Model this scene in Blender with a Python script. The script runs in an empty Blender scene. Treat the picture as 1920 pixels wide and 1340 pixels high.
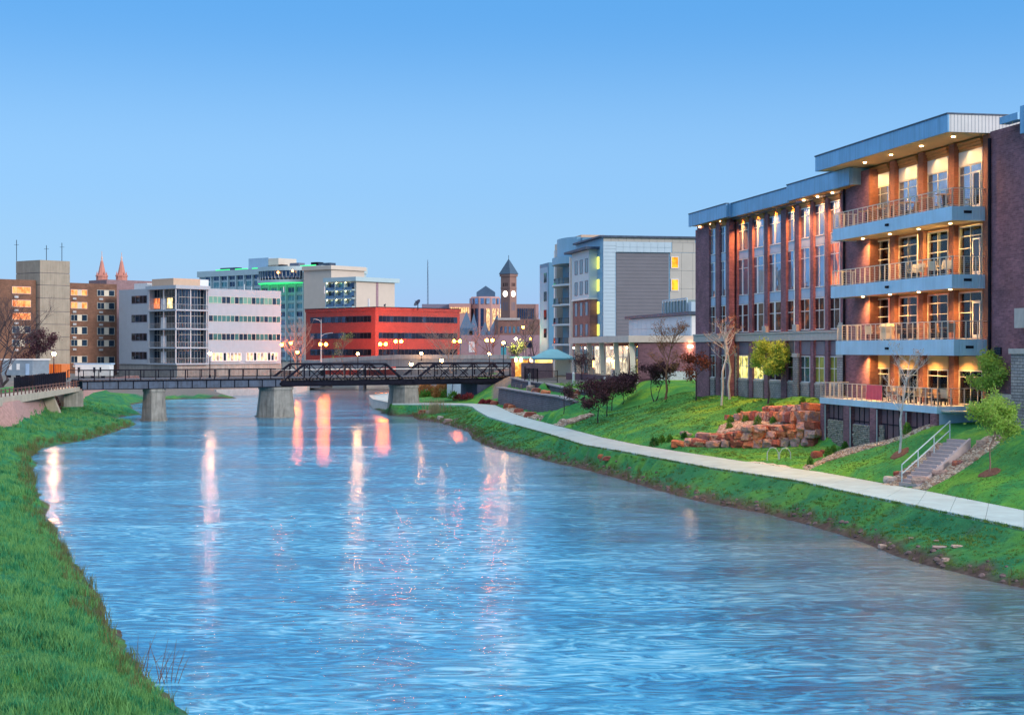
import bpy, bmesh, math, random
import numpy as np
from mathutils import Vector, Matrix, noise
from mathutils.geometry import delaunay_2d_cdt

# ------------------------------------------------------------------ camera, sky, sun, exposure
F, CX, HY, HC = 2800.0, 960.0, 655.0, 9.0      # focal length and horizon of the 1920 px photograph, eye height over the water
S = bpy.context.scene
COL = S.collection
cam = bpy.data.cameras.new('camera'); camo = bpy.data.objects.new('camera', cam); COL.objects.link(camo)
camo.location = (0, 0, HC); camo.rotation_euler = (math.radians(90), 0, 0)
cam.sensor_width = 36; cam.lens = 36 * F / 1920; cam.shift_y = -15 / 1920
cam.clip_start = 0.5; cam.clip_end = 12000
S.camera = camo
S.render.engine = 'CYCLES'
S.cycles.use_denoising = True
S.cycles.max_bounces = 6; S.cycles.diffuse_bounces = 3; S.cycles.glossy_bounces = 3
S.cycles.transmission_bounces = 3; S.cycles.transparent_max_bounces = 8
S.cycles.sample_clamp_indirect = 3; S.cycles.sample_clamp_direct = 40; S.cycles.caustics_reflective = False; S.cycles.caustics_refractive = False
S.view_settings.view_transform = 'Standard'; S.view_settings.look = 'None'
S.view_settings.gamma = 1; S.view_settings.use_curve_mapping = False
S.view_settings.exposure = 0.98
SUN_AZ = math.radians(127); SUN_EL = math.radians(19)   # azimuth clockwise from +Y (view direction)
W = bpy.data.worlds.new('World'); S.world = W; W.use_nodes = True
wn = W.node_tree.nodes; wl = W.node_tree.links
bg = wn['Background']
sky = wn.new('ShaderNodeTexSky'); sky.sky_type = 'NISHITA'; sky.sun_disc = False
sky.sun_elevation = SUN_EL; sky.sun_rotation = SUN_AZ
sky.air_density = 1.0; sky.dust_density = 0.6; sky.ozone_density = 2.2
tc = wn.new('ShaderNodeTexCoord'); sx = wn.new('ShaderNodeSeparateXYZ')
wl.new(tc.outputs['Generated'], sx.inputs[0])
rp = wn.new('ShaderNodeValToRGB'); rp.color_ramp.interpolation = 'EASE'
cr = rp.color_ramp
for e, (p, c) in zip([cr.elements[0], cr.elements[1], cr.elements.new(.07), cr.elements.new(.16), cr.elements.new(.3)],
                     [(0, (.19, .30, .56, 1)), (1, (.03, .23, .68, 1)), (.0625, (.165, .335, .56, 1)), (.115, (.15, .33, .58, 1)), (.23, (.055, .235, .53, 1))]):
    e.position = p; e.color = c
wl.new(sx.outputs['Z'], rp.inputs[0])
sc_ = wn.new('ShaderNodeVectorMath'); sc_.operation = 'SCALE'; sc_.inputs['Scale'].default_value = 10.0
wl.new(rp.outputs[0], sc_.inputs[0])
mx = wn.new('ShaderNodeMix'); mx.data_type = 'RGBA'; mx.inputs[0].default_value = 0.85
wl.new(sky.outputs[0], mx.inputs[6]); wl.new(sc_.outputs[0], mx.inputs[7])
wl.new(mx.outputs[2], bg.inputs[0]); bg.inputs[1].default_value = 0.085
sl = bpy.data.lights.new('sun', 'SUN'); so = bpy.data.objects.new('sun', sl); COL.objects.link(so)
sl.energy = 1.2; sl.angle = math.radians(12); sl.color = (1, .90, .82)
sd = Vector((math.sin(SUN_AZ) * math.cos(SUN_EL), math.cos(SUN_AZ) * math.cos(SUN_EL), math.sin(SUN_EL)))
so.rotation_euler = (-sd).to_track_quat('-Z', 'Y').to_euler(); so.location = (30, -30, 60)

# ------------------------------------------------------------------ helpers
def at(px, py, Y): return Vector(((px - CX) / F * Y, Y, HC - (py - HY) / F * Y))
def gz(px, py, z):
    Y = (HC - z) * F / (py - HY); return at(px, py, Y)
R = random.Random(7)

class MB:
    def __init__(s): s.v = []; s.f = []; s.m = []; s.sm = []; s.cm = 0; s.cs = False
    def mat(s, i): s.cm = i; return s
    def addf(s, idx): s.f.append(idx); s.m.append(s.cm); s.sm.append(s.cs)
    def add(s, vs, fs):
        b = len(s.v); s.v.extend([tuple(x) for x in vs])
        for f in fs: s.addf(tuple(b + i for i in f))
    def hexa(s, p):   # p: 4 bottom, 4 top, counter-clockwise from above
        s.add(p, [(3, 2, 1, 0), (4, 5, 6, 7), (0, 1, 5, 4), (1, 2, 6, 5), (2, 3, 7, 6), (3, 0, 4, 7)])
    def box(s, x0, x1, y0, y1, z0, z1):
        s.hexa([(x0, y0, z0), (x1, y0, z0), (x1, y1, z0), (x0, y1, z0), (x0, y0, z1), (x1, y0, z1), (x1, y1, z1), (x0, y1, z1)])
    def bar(s, a, b, w, h=None, up=(0, 0, 1)):
        a = Vector(a); b = Vector(b); h = h or w; d = (b - a).normalized(); upv = Vector(up)
        if abs(d.dot(upv)) > .95: upv = Vector((0, 1, 0))
        x = d.cross(upv).normalized() * w / 2; y = x.cross(d).normalized() * h / 2
        s.add([a - x - y, a + x - y, a + x + y, a - x + y, b - x - y, b + x - y, b + x + y, b - x + y],
              [(0, 1, 2, 3), (7, 6, 5, 4), (4, 5, 1, 0), (5, 6, 2, 1), (6, 7, 3, 2), (7, 4, 0, 3)])
    def tube(s, pts, rad, n=6, cap=True):
        pts = [Vector(p) for p in pts]
        if not hasattr(rad, '__len__'): rad = [rad] * len(pts)
        b = len(s.v); ref = Vector((0.13, .31, 1)).normalized()
        for i, p in enumerate(pts):
            d = (pts[min(i + 1, len(pts) - 1)] - pts[max(i - 1, 0)])
            d = d.normalized() if d.length > 1e-9 else Vector((0, 0, 1))
            r = ref if abs(d.dot(ref)) < .95 else Vector((1, 0, 0))
            x = d.cross(r).normalized(); y = d.cross(x)
            for k in range(n):
                a = 2 * math.pi * k / n; q = p + (x * math.cos(a) + y * math.sin(a)) * rad[i]; s.v.append(tuple(q))
        for i in range(len(pts) - 1):
            for k in range(n):
                k2 = (k + 1) % n; s.addf((b + i * n + k, b + i * n + k2, b + (i + 1) * n + k2, b + (i + 1) * n + k))
        if cap:
            s.addf(tuple(b + k for k in range(n))[::-1]); e = b + (len(pts) - 1) * n; s.addf(tuple(e + k for k in range(n)))
    def lathe(s, c, prof, n=12):   # prof: (r, z)
        s.tube([(c[0], c[1], c[2] + z) for r, z in prof], [max(r, .0005) for r, z in prof], n)
    def poly(s, pts, z0, z1):      # prism, pts ccw
        n = len(pts); s.add([(p[0], p[1], z0) for p in pts] + [(p[0], p[1], z1) for p in pts],
              [tuple(range(n))[::-1], tuple(range(n, 2 * n))] + [(i, (i + 1) % n, n + (i + 1) % n, n + i) for i in range(n)])
    def ball(s, c, r, n=8, m=6, sz=1):
        prof = [(r * math.sin(math.pi * i / m), -r * sz * math.cos(math.pi * i / m)) for i in range(m + 1)]
        s.lathe(c, prof, n)
    def mesh(s, name, org=(0, 0, 0)):
        me = bpy.data.meshes.new(name); o = Vector(org)
        me.from_pydata([(x - o[0], y - o[1], z - o[2]) for x, y, z in s.v], [], s.f)
        me.polygons.foreach_set('material_index', s.m); me.polygons.foreach_set('use_smooth', s.sm)
        return me

WPOS = {}
def wpos(o): return WPOS.get(o.name, Vector((0, 0, 0))) if o else Vector((0, 0, 0))
def props(o, label=None, cat=None, group=None, kind=None):
    if label: o['label'] = label
    if cat: o['category'] = cat
    if group: o['group'] = group
    if kind: o['kind'] = kind
    return o
def thing(name, label, cat, loc=(0, 0, 0), group=None, rz=0):
    o = bpy.data.objects.new(name, None); COL.objects.link(o); o.location = loc; o.rotation_euler = (0, 0, rz)
    o.empty_display_size = .3
    WPOS[o.name] = Vector(loc); return props(o, label, cat, group)
def part(name, mb, m, parent, label=None, kind=None, local=False):
    """mesh object; vertices of mb are world coordinates unless local"""
    org = Vector((0, 0, 0)) if local else wpos(parent)
    me = mb.mesh(name, org) if isinstance(mb, MB) else mb
    for mm in (m if isinstance(m, (list, tuple)) else [m]): 
        if isinstance(mb, MB): me.materials.append(mm)
    o = bpy.data.objects.new(name, me); COL.objects.link(o); o.parent = parent
    WPOS[o.name] = wpos(parent).copy()
    return props(o, label, None, None, kind)
def solo(name, mb, m, label, cat, group=None, kind=None):
    """one-mesh thing, origin at its base centre"""
    a = np.array(mb.v); c = (float((a[:, 0].min() + a[:, 0].max()) / 2), float((a[:, 1].min() + a[:, 1].max()) / 2), float(a[:, 2].min()))
    me = mb.mesh(name, c)
    for mm in (m if isinstance(m, (list, tuple)) else [m]): me.materials.append(mm)
    o = bpy.data.objects.new(name, me); COL.objects.link(o); o.location = c; WPOS[o.name] = Vector(c)
    return props(o, label, cat, group, kind)
def copy_tree(o, parent=None, **k):
    c = o.copy(); COL.objects.link(c); c.parent = parent
    WPOS[c.name] = WPOS.get(o.name, Vector((0, 0, 0))).copy()
    for ch in [x for x in KIDS.get(o.name, [])]: copy_tree(ch, c)
    return c
KIDS = {}
def note_kids():
    KIDS.clear()
    for o in COL.objects:
        if o.parent: KIDS.setdefault(o.parent.name, []).append(o)
def struct(name, mb, m):
    o = part(name, mb, m, None); o['kind'] = 'structure'; return o

class FR:
    """a vertical plane: origin (x,y), unit direction d, outward normal n; a pixel picks the point of the plane it sees"""
    def __init__(s, o, d):
        s.o = Vector((o[0], o[1])); s.d = Vector((d[0], d[1])).normalized(); n = Vector((s.d.y, -s.d.x))
        s.n = n if n.dot(-s.o) > 0 else -n
    def u(s, px, o=0):
        k = (px - CX) / F; Q = s.o + s.n * o
        return (Q.x - k * Q.y) / (k * s.d.y - s.d.x)
    def z(s, px, py, o=0): return HC - (py - HY) / F * s.p(s.u(px, o), o, 0)[1]
    def p(s, u, o, z): q = s.o + s.d * u + s.n * o; return (q.x, q.y, z)
    def box(s, mb, u0, u1, o0, o1, z0, z1):
        if u0 > u1: u0, u1 = u1, u0
        if o0 > o1: o0, o1 = o1, o0
        q = [s.p(u0, o1, z0), s.p(u1, o1, z0), s.p(u1, o0, z0), s.p(u0, o0, z0)]
        t = [(a[0], a[1], z1) for a in q]
        if (s.d.x * -s.n.y - s.d.y * -s.n.x) < 0: q.reverse(); t.reverse()
        mb.hexa(q + t)
    def bx(s, name, u0, u1, o0, o1, z0, z1, m, parent, **k):
        mb = MB(); s.box(mb, u0, u1, o0, o1, z0, z1); return part(name, mb, m, parent, **k)

# ------------------------------------------------------------------ materials
def nt_of(name):
    m = bpy.data.materials.new(name); m.use_nodes = True; return m, m.node_tree, m.node_tree.nodes['Principled BSDF']
def N(nt, t, **k):
    n = nt.nodes.new(t)
    for a, b in k.items():
        if a.startswith('_'): setattr(n, a[1:], b)
        else: n.inputs[a.replace('0_', '') if False else a].default_value = b
    return n
def ramp(nt, pts, fac=None, interp='LINEAR'):
    r = nt.nodes.new('ShaderNodeValToRGB'); r.color_ramp.interpolation = interp; e = r.color_ramp.elements
    while len(e) < len(pts): e.new(.5)
    for x, (p, c) in zip(e, pts): x.position = p; x.color = (*c, 1) if len(c) == 3 else c
    if fac is not None: nt.links.new(fac, r.inputs[0])
    return r
def pos(nt, scale=(1, 1, 1), obj=False):
    if obj: g = nt.nodes.new('ShaderNodeTexCoord').outputs['Object']
    else: g = nt.nodes.new('ShaderNodeNewGeometry').outputs['Position']
    mp = nt.nodes.new('ShaderNodeMapping'); mp.inputs['Scale'].default_value = scale; nt.links.new(g, mp.inputs[0]); return mp.outputs[0]
def noise_n(nt, vec, sc, det=4, rough=.55):
    n = nt.nodes.new('ShaderNodeTexNoise'); n.inputs['Scale'].default_value = sc; n.inputs['Detail'].default_value = det
    n.inputs['Roughness'].default_value = rough; nt.links.new(vec, n.inputs['Vector']); return n
def bump(nt, h, b, st=.3, dist=.05):
    n = nt.nodes.new('ShaderNodeBump'); n.inputs['Strength'].default_value = st; n.inputs['Distance'].default_value = dist
    nt.links.new(h, n.inputs['Height']); nt.links.new(n.outputs[0], b.inputs['Normal']); return n
def mulc(c, k): return tuple(min(1, x * k) for x in c)
def mixc(nt, f, a, b, mode='MIX'):
    m = nt.nodes.new('ShaderNodeMix'); m.data_type = 'RGBA'; m.blend_type = mode
    for s_, v in ((0, f), (6, a), (7, b)):
        if hasattr(v, 'is_linked'): nt.links.new(v, m.inputs[s_])
        else: m.inputs[s_].default_value = v if s_ == 0 else ((*v, 1) if len(v) == 3 else v)
    return m.outputs[2]

def mat(name, c, rough=.7, metal=0, var=.18, sc=1.5, st=.15, emis=None, es=0, spec=None, streak=0, scale=(1, 1, 1), obj=False):
    m, nt, b = nt_of(name)
    v = pos(nt, scale, obj)
    n1 = noise_n(nt, v, sc, 6, .6)
    r = ramp(nt, [(.3, mulc(c, 1 - var)), (.7, mulc(c, 1 + var))], n1.outputs[0])
    out = r.outputs[0]
    if streak:
        v2 = pos(nt, (3, 3, .15)); n2 = noise_n(nt, v2, 1.2, 5, .65)
        r2 = ramp(nt, [(.45, (1, 1, 1)), (.75, (1 - streak,) * 3)], n2.outputs[0])
        out = mixc(nt, 1.0, out, r2.outputs[0], 'MULTIPLY')
    nt.links.new(out, b.inputs['Base Color'])
    b.inputs['Roughness'].default_value = rough; b.inputs['Metallic'].default_value = metal
    if spec is not None: b.inputs['Specular IOR Level'].default_value = spec
    if st: bump(nt, n1.outputs[0], b, st, .03)
    if emis: b.inputs['Emission Color'].default_value = (*emis, 1); b.inputs['Emission Strength'].default_value = es
    return m
def wallvec(nt, d):
    """(along the wall, height) coordinates; walls at right angles to d work too"""
    g = nt.nodes.new('ShaderNodeNewGeometry').outputs['Position']
    dt = nt.nodes.new('ShaderNodeVectorMath'); dt.operation = 'DOT_PRODUCT'; nt.links.new(g, dt.inputs[0])
    dt.inputs[1].default_value = (d[0] - d[1], d[1] + d[0], 0)
    sx = nt.nodes.new('ShaderNodeSeparateXYZ'); nt.links.new(g, sx.inputs[0])
    cb = nt.nodes.new('ShaderNodeCombineXYZ'); nt.links.new(dt.outputs['Value'], cb.inputs[0]); nt.links.new(sx.outputs[2], cb.inputs[1])
    return cb.outputs[0]
def brick(name, c, c2, mortar, d, w=.4, h=.11, rough=.85, var=.25, ms=.012, st=.4):
    m, nt, b = nt_of(name); v = wallvec(nt, d)
    t = nt.nodes.new('ShaderNodeTexBrick'); nt.links.new(v, t.inputs['Vector'])
    t.inputs['Color1'].default_value = (*c, 1); t.inputs['Color2'].default_value = (*c2, 1); t.inputs['Mortar'].default_value = (*mortar, 1)
    t.inputs['Scale'].default_value = 1; t.inputs['Brick Width'].default_value = w; t.inputs['Row Height'].default_value = h
    t.inputs['Mortar Size'].default_value = ms; t.inputs['Bias'].default_value = 0
    n = noise_n(nt, pos(nt), .6, 6, .65); n3 = noise_n(nt, pos(nt), 5, 4, .6)
    r = ramp(nt, [(.3, (1 - var,) * 3), (.7, (1 + var,) * 3)], n.outputs[0])
    r3 = ramp(nt, [(.3, (.85,) * 3), (.7, (1.15,) * 3)], n3.outputs[0])
    o = mixc(nt, 1, t.outputs[0], r.outputs[0], 'MULTIPLY'); o = mixc(nt, 1, o, r3.outputs[0], 'MULTIPLY')
    nt.links.new(o, b.inputs['Base Color']); b.inputs['Roughness'].default_value = rough
    mm = nt.nodes.new('ShaderNodeMath'); mm.operation = 'SUBTRACT'; mm.inputs[0].default_value = 1; nt.links.new(t.outputs['Fac'], mm.inputs[1])
    bump(nt, mm.outputs[0], b, st, .02); return m
def ribbed(name, c, d, w=.3, rough=.45, metal=.3, streak=.25, var=.1):
    m, nt, b = nt_of(name); v = wallvec(nt, d)
    wv = nt.nodes.new('ShaderNodeTexWave'); wv.bands_direction = 'X'; wv.inputs['Scale'].default_value = 1 / w / 3.18; nt.links.new(v, wv.inputs[0])
    n = noise_n(nt, pos(nt), .5, 5, .6)
    r = ramp(nt, [(.3, mulc(c, 1 - var)), (.7, mulc(c, 1 + var))], n.outputs[0])
    v2 = pos(nt, (2.5, 2.5, .12)); n2 = noise_n(nt, v2, 1.1, 5, .65)
    r2 = ramp(nt, [(.42, (1, 1, 1)), (.75, (1 - streak,) * 3)], n2.outputs[0])
    o = mixc(nt, 1, r.outputs[0], r2.outputs[0], 'MULTIPLY')
    nt.links.new(o, b.inputs['Base Color']); b.inputs['Roughness'].default_value = rough; b.inputs['Metallic'].default_value = metal
    rr = ramp(nt, [(0, (0, 0, 0)), (.12, (1, 1, 1))], wv.outputs['Fac']); bump(nt, rr.outputs[0], b, .6, .03); return m
def glass(name, c=(.12, .17, .24), rough=.04, metal=.75, warp=.06, sc=.6):
    m, nt, b = nt_of(name)
    n = noise_n(nt, pos(nt), sc, 2, .5)
    r = ramp(nt, [(.3, mulc(c, .75)), (.7, mulc(c, 1.25))], n.outputs[0])
    nt.links.new(r.outputs[0], b.inputs['Base Color'])
    b.inputs['Roughness'].default_value = rough; b.inputs['Metallic'].default_value = metal
    bump(nt, n.outputs[0], b, warp, .3); return m
def lit(name, c, s, c2=None, sc=1.2, gl=.4):
    """a glowing pane, for lit rooms and painted sunset reflections, with darker furniture and curtain patches"""
    m, nt, b = nt_of(name)
    n = noise_n(nt, pos(nt, (1, 1, .6)), sc, 3, .6)
    c2 = c2 or mulc(c, .25)
    r = ramp(nt, [(.38, c2), (.6, c)], n.outputs[0])
    nt.links.new(r.outputs[0], b.inputs['Emission Color']); b.inputs['Emission Strength'].default_value = s
    b.inputs['Base Color'].default_value = (*mulc(c, .12), 1); b.inputs['Roughness'].default_value = .08; b.inputs['Metallic'].default_value = gl
    return m
def emit(name, c, s):
    m, nt, b = nt_of(name); b.inputs['Base Color'].default_value = (*c, 1)
    b.inputs['Emission Color'].default_value = (*c, 1); b.inputs['Emission Strength'].default_value = s; return m
def clear_glass(name):
    m, nt, b = nt_of(name); nt.nodes.remove(b)
    o = nt.nodes['Material Output']; t = nt.nodes.new('ShaderNodeBsdfTransparent'); t.inputs[0].default_value = (.80, .84, .86, 1)
    g = nt.nodes.new('ShaderNodeBsdfGlossy'); g.inputs['Roughness'].default_value = .03; g.inputs[0].default_value = (.8, .85, .9, 1)
    lw = nt.nodes.new('ShaderNodeFresnel'); lw.inputs[0].default_value = 1.4
    mx = nt.nodes.new('ShaderNodeMixShader'); nt.links.new(lw.outputs[0], mx.inputs[0]); nt.links.new(t.outputs[0], mx.inputs[1]); nt.links.new(g.outputs[0], mx.inputs[2])
    nt.links.new(mx.outputs[0], o.inputs[0]); return m

FD = (-.1893, .9819)      # direction of the riverside facades
M = {}
M['brick'] = brick('purple_brick', (.25, .11, .15), (.15, .062, .095), (.19, .12, .14), FD, var=.3)
M['brick_red'] = brick('red_brown_brick', (.27, .10, .07), (.21, .08, .06), (.17, .10, .08), FD)
M['stone_ledge'] = mat('cast_stone_ledge', (.46, .43, .42), .8, var=.1, sc=3, streak=.15)
M['fieldstone'] = brick('stacked_field_stone', (.25, .24, .26), (.33, .31, .31), (.10, .095, .10), FD, .55, .17, ms=.02, var=.3, st=.8)
M['fascia'] = ribbed('skylit_grey_ribbed_metal', (.20, .43, .68), FD, .3)
M['balcony'] = ribbed('pale_ribbed_metal', (.44, .68, .88), FD, .22, streak=.12)
M['soffit'] = mat('cream_soffit', (.60, .42, .20), .7, var=.06, sc=.8)
M['louver'] = mat('tan_wood_band', (.50, .24, .08), .6, var=.15, sc=2, scale=(1, 1, 6))
M['frame'] = mat('pale_window_frame', (.62, .60, .52), .4, var=.05, sc=3, metal=.2)
M['white_frame'] = mat('white_metal_frame', (.72, .76, .80), .4, var=.04, sc=3, metal=.1)
M['glass'] = glass('blue_window_glass', (.20, .32, .50))
M['glass_dark'] = glass('dark_window_glass', (.055, .065, .09), metal=.8)
M['glass_teal'] = glass('teal_window_glass', (.10, .22, .24), metal=.6)
M['clear'] = clear_glass('clear_glass')
M['panel_grey'] = mat('blue_grey_spandrel', (.34, .48, .66), .5, var=.08, sc=2, streak=.1)
M['panel_dark'] = mat('dark_grey_panel', (.15, .15, .21), .5, var=.1, sc=2)
M['concrete'] = mat('grey_concrete', (.42, .41, .38), .85, var=.16, sc=1.2, st=.3, streak=.3)
M['concrete_light'] = mat('light_concrete', (.52, .51, .48), .85, var=.12, sc=1.4, st=.2, streak=.12)
M['steel_black'] = mat('dark_weathered_steel', (.010, .011, .022), .85, metal=0, var=.35, sc=2.5, spec=.15)
M['steel_grey'] = mat('grey_blue_steel', (.055, .085, .14), .55, metal=.3, var=.3, sc=1.5, streak=.4)
M['metal_light'] = mat('galvanised_metal', (.55, .58, .6), .35, metal=.6, var=.08, sc=4)
M['white'] = mat('white_paint', (.74, .74, .74), .6, var=.05, sc=2)

# ------------------------------------------------------------------ ground
WL_R = [(774,780),(785,787),(815,790),(845,797.5),(879,809),(890,824),(927,840.6),(984,852),(1021,862),(1077,874),(1101,880),(1162,896),(1228,916),(1304,937),(1396,955),(1441,962),(1520,983),(1597,1006),(1650,1027),(1714,1052),(1820,1077),(1920,1103)]
WL_L = [(350,1340),(295,1300),(267,1280),(245,1240),(225,1200),(190,1175),(192,1147),(172,1112),(150,1080),(127,1050),(109,1019),(99,996),(79,968),(63,938),(62,912),(56,884),(51,859),(74,841.5),(101,835),(162,824),(216,809),(249,798)]
PATH = [((1920,990),(1920,957.6)),((1719,948),(1737,921)),((1600,924),(1657,907)),((1491,900),(1540,885.6)),((1330,876),(1391,865)),((1254,862),(1300,851)),((1162,845),(1205,836)),((1096,834),(1127,820)),((1032,814),(1063,803)),((965,796),(1000,787)),((915,781),(966,777)),((894,769),(945,767)),((885,762),(928,759.5)),((868,759.2),(884,756.5)),((787,758),(787,754.8)),((735,757.5),(735,754.5))]
pts = []
def T(px, py, z): v = gz(px, py, z); pts.append((v.x, v.y, z)); return v
def TW(x, y, z): pts.append((x, y, z))
wr = [gz(a, b, 0) for a, b in WL_R] + [Vector((21.6, 48, 0)), Vector((24.5, 36, 0)), Vector((29, 20, 0)), Vector((33, 0, 0))]
wL = [Vector((3, -8, 0)), Vector((-2, 12, 0)), Vector((-5.5, 26, 0))] + [gz(a, b, 0) for a, b in WL_L]
for v in wr: TW(v.x, v.y, 0); TW(v.x - 4, v.y - 1, -1.5); TW(v.x + .35, v.y + .1, .30)
for v in wL: TW(v.x, v.y, 0); TW(v.x + 4, v.y, -1.5); TW(v.x - .45, v.y, .38)
for x, y in ((8, 10), (4, 30), (3, 45), (0, 60), (-8, 80), (-12, 100), (-16, 130), (-20, 160), (-26, 190), (-38, 165), (-34, 210), (-40, 240), (-42, 270), (-45, 300)): TW(x, y, -2)
# river bed beyond the bridge and both its banks
for x, y in ((-51.7, 205), (-61, 231), (-62, 265), (-59.8, 303), (-48, 316), (-46, 345), (-46, 420)): TW(x, y, .0); TW(x + 4, y - 1, -1.5); TW(x - .8, y + .6, .9)
for x, y in ((-13.4, 207), (-17.7, 213.6), (-21, 228), (-23.5, 247), (-21, 262), (-16, 285), (-13, 320), (-12, 420)): TW(x, y, 0); TW(x - 4, y - 1, -1.5); TW(x + .6, y + .1, 1.2)
for y in (350, 420): TW(-30, y, -2)
for (n, f) in PATH:
    a = gz(*n, 1.5); b = gz(*f, 1.5); TW(a.x, a.y, 1.42); TW(b.x, b.y, 1.46); c = (a + b) / 2; TW(c.x, c.y, 1.44)
for x, y in ((25, 50), (30, 38), (36, 20), (27.7, 57), (33, 42), (40, 22)): TW(x, y, 1.44)
for x, y, z in ((33, 69, 4.6), (42, 55, 4.6), (48, 90, 5), (48, 20, 4.8), (60, 0, 4.8)): TW(x, y, z)
WALL_LOW = [(-2.0, 203), (-1.3, 199.5), (.3, 189), (3.2, 171), (5.1, 163.6), (5.75, 151.7)]
WALL_UP = [(-.2, 203), (1.6, 191), (3.8, 185), (6.0, 172.6), (8.2, 164)]
def line(P_, zs, dx, step=1.5):
    for i in range(len(P_) - 1):
        L = math.dist(P_[i], P_[i + 1]); n = max(1, int(L / step))
        for k in range(n + (i == len(P_) - 2)):
            t = k / n; TW(P_[i][0] + (P_[i + 1][0] - P_[i][0]) * t + dx, P_[i][1] + (P_[i + 1][1] - P_[i][1]) * t, zs[i] + (zs[i + 1] - zs[i]) * t)
line(WALL_LOW, (1.55, 1.55, 1.6, 1.65, 2.5, 3.4), .15); line(WALL_LOW, (3.75,) * 6, 1.35)
line(WALL_UP, (3.95,) * 5, .1); line(WALL_UP, (5.2, 5.05, 4.8, 4.45, 4.3), 1.2)
for a in ((1020,712,5.3),(1100,716,5.3),(1190,712,5.6),(1000,705,5.4),(1121,792,2.15),(1138,780,2.44),(1147,769,2.69),(1168,757,3.17),(1176,747,3.6),(1057,776,2.5),
          (1228,750,3.9),(1247,748,4.05),(1305,751,4.2),(1353,760,4.2),(1368,747,4.7),(1440,757,4.7),(1200,790,2.9),(1250,800,2.75),(1180,815,2.0),(1300,790,3.1)): T(*a)
FW = FR((45.2, 0), FD)        # plane of the wing's brick piers
for px in (1290, 1345, 1375, 1471, 1531, 1600):
    u = FW.u(px); q = FW.p(u, .3, 5.35); TW(*q); q = FW.p(u, -8, 5.35); TW(*q)
for x, y, z in ((14, 158, 5.4), (20, 150, 5.4), (12, 170, 5.7), (30, 165, 5.6), (9, 200, 5.6), (0, 215, 5.2), (-1.5, 219, 5.2), (30, 250, 5.5), (0, 260, 5.3), (-3, 235, 5.0), (30, 340, 5.5), (0, 340, 5.0),
                (-6.5, 212, 1.6), (-7, 225, 1.8), (-8, 240, 2.2), (-8, 262, 3.0), (-4.5, 206, 1.6), (-14, 232, 1.5), (-16, 262, 1.8), (-9, 300, 3.6), (-9, 345, 4.2)): TW(x, y, z)
BW_LO = [(1262,838.9,1.7),(1330,839,1.72),(1404,838.7,1.8),(1470,837,1.95),(1529,834,2.2)]
BW_LT = [(1268,826,2.0),(1315,819.7,2.3),(1370,813,2.75),(1397,806,3.05),(1460,799.5,3.3),(1524,790.6,3.85)]
BW_UO = [(1372,790.6,3.2),(1450,790,3.55),(1524,789,3.9)]
BW_UT = [(1376,780,3.6),(1417,770.5,4.1),(1484,765,4.6),(1530,757,5.0)]
for a in BW_LO: T(*a)
for a in BW_LT: v = gz(*a); TW(v.x, v.y + .6, a[2] - .05)
for a in BW_UO: v = gz(*a); TW(v.x, v.y + .3, a[2])
for a in BW_UT: v = gz(*a); TW(v.x, v.y + 1.3, a[2] - .05)
FT = FR((42.4, 0), FD)        # plane of the terrace front
for px, z in ((1537,2.2),(1560,2.2),(1585,2.3),(1627,2.8),(1686,3.5),(1742,4.5),(1757,4.7)):
    u = FT.u(px); TW(*FT.p(u, .3, z)); TW(*FT.p(u, -2.8, z))
for a in ((1504,875,1.6),(1545,856,1.95),(1687,852,2.87),(1791,781,4.9),(1855,888,2.5),(1890,803,4.6),(1920,803,4.7),(1860,768,5.1),(1915,772,5.1),(1710,912,1.5),(1808,822,3.9),(1640,870,2.2)): T(*a)
# left bank
for a in ((0,1340,1.2),(0,1150,1.3),(0,1000,1.4),(0,900,1.5),(0,840,1.5),(0,800,1.6),(51,800,1.5),(100,792,1.1),(130,775,1.15),(180,790,.9),(119,748,2.2),(160,751,2.0),(215,747,1.7),(230,738,2.2),(78,781,1.6),(99,765,1.9),(100,1150,.9),(30,1300,1.15),(150,1250,.8)): T(*a)
PINK = [(-49.5, 138), (-47.6, 145), (-51.5, 164), (-55.7, 181), (-59, 204), (-62.5, 222), (-67, 240), (-71, 262), (-74, 300)]
line(PINK, (1.5, 1.5, 1.55, 1.7, 1.7, 1.7, 1.6, 1.5, 1.4), .25); line(PINK, (4.1,) * 5 + (4.0, 3.8, 3.6, 3.4), -2.4)
for x, y, z in ((-30, 36, 1.9), (-20, 20, 1.5), (-45, 80, 2.2), (-52, 120, 3.4), (-14, 28, 1.0), (-40, 0, 2), (-70, 140, 5), (-62, 190, 5.1), (-75, 215, 5.1), (-80, 260, 5), (-110, 200, 5.2), (-110, 100, 5), (-110, 0, 4),
                (-64, 285, 3.1), (-62, 307, 3.1), (-62, 345, 3.4), (-90, 330, 3.3), (-50, 322, 3.1), (-52, 345, 4.4), (-80, 420, 4), (-8, 420, 4.3), (60, 420, 5), (110, 420, 5), (110, 200, 5.5), (110, 100, 5.2), (110, 0, 5), (60, 150, 5.35), (60, 250, 5.5), (-110, 420, 4), (-110, -20, 4), (110, -20, 5), (0, -20, -1), (-20, -20, 1.5), (50, -20, 4)): TW(x, y, z)
P2 = np.array(pts)
tri = delaunay_2d_cdt([Vector((p[0], p[1] * .6)) for p in pts], [], [], 0, 1e-3)
tv = np.array([(v[0], v[1] / .6) for v in tri[0]]); tz = np.array([P2[o[0], 2] if o else 0 for o in tri[3]]); tf = tri[2]
xs = np.concatenate([[-6000, -2500, -1000, -400, -200], np.arange(-110, -72, 3), np.arange(-72, 48, .5), np.arange(48, 111, 3), [200, 400, 1000, 2500, 6000]])
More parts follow.
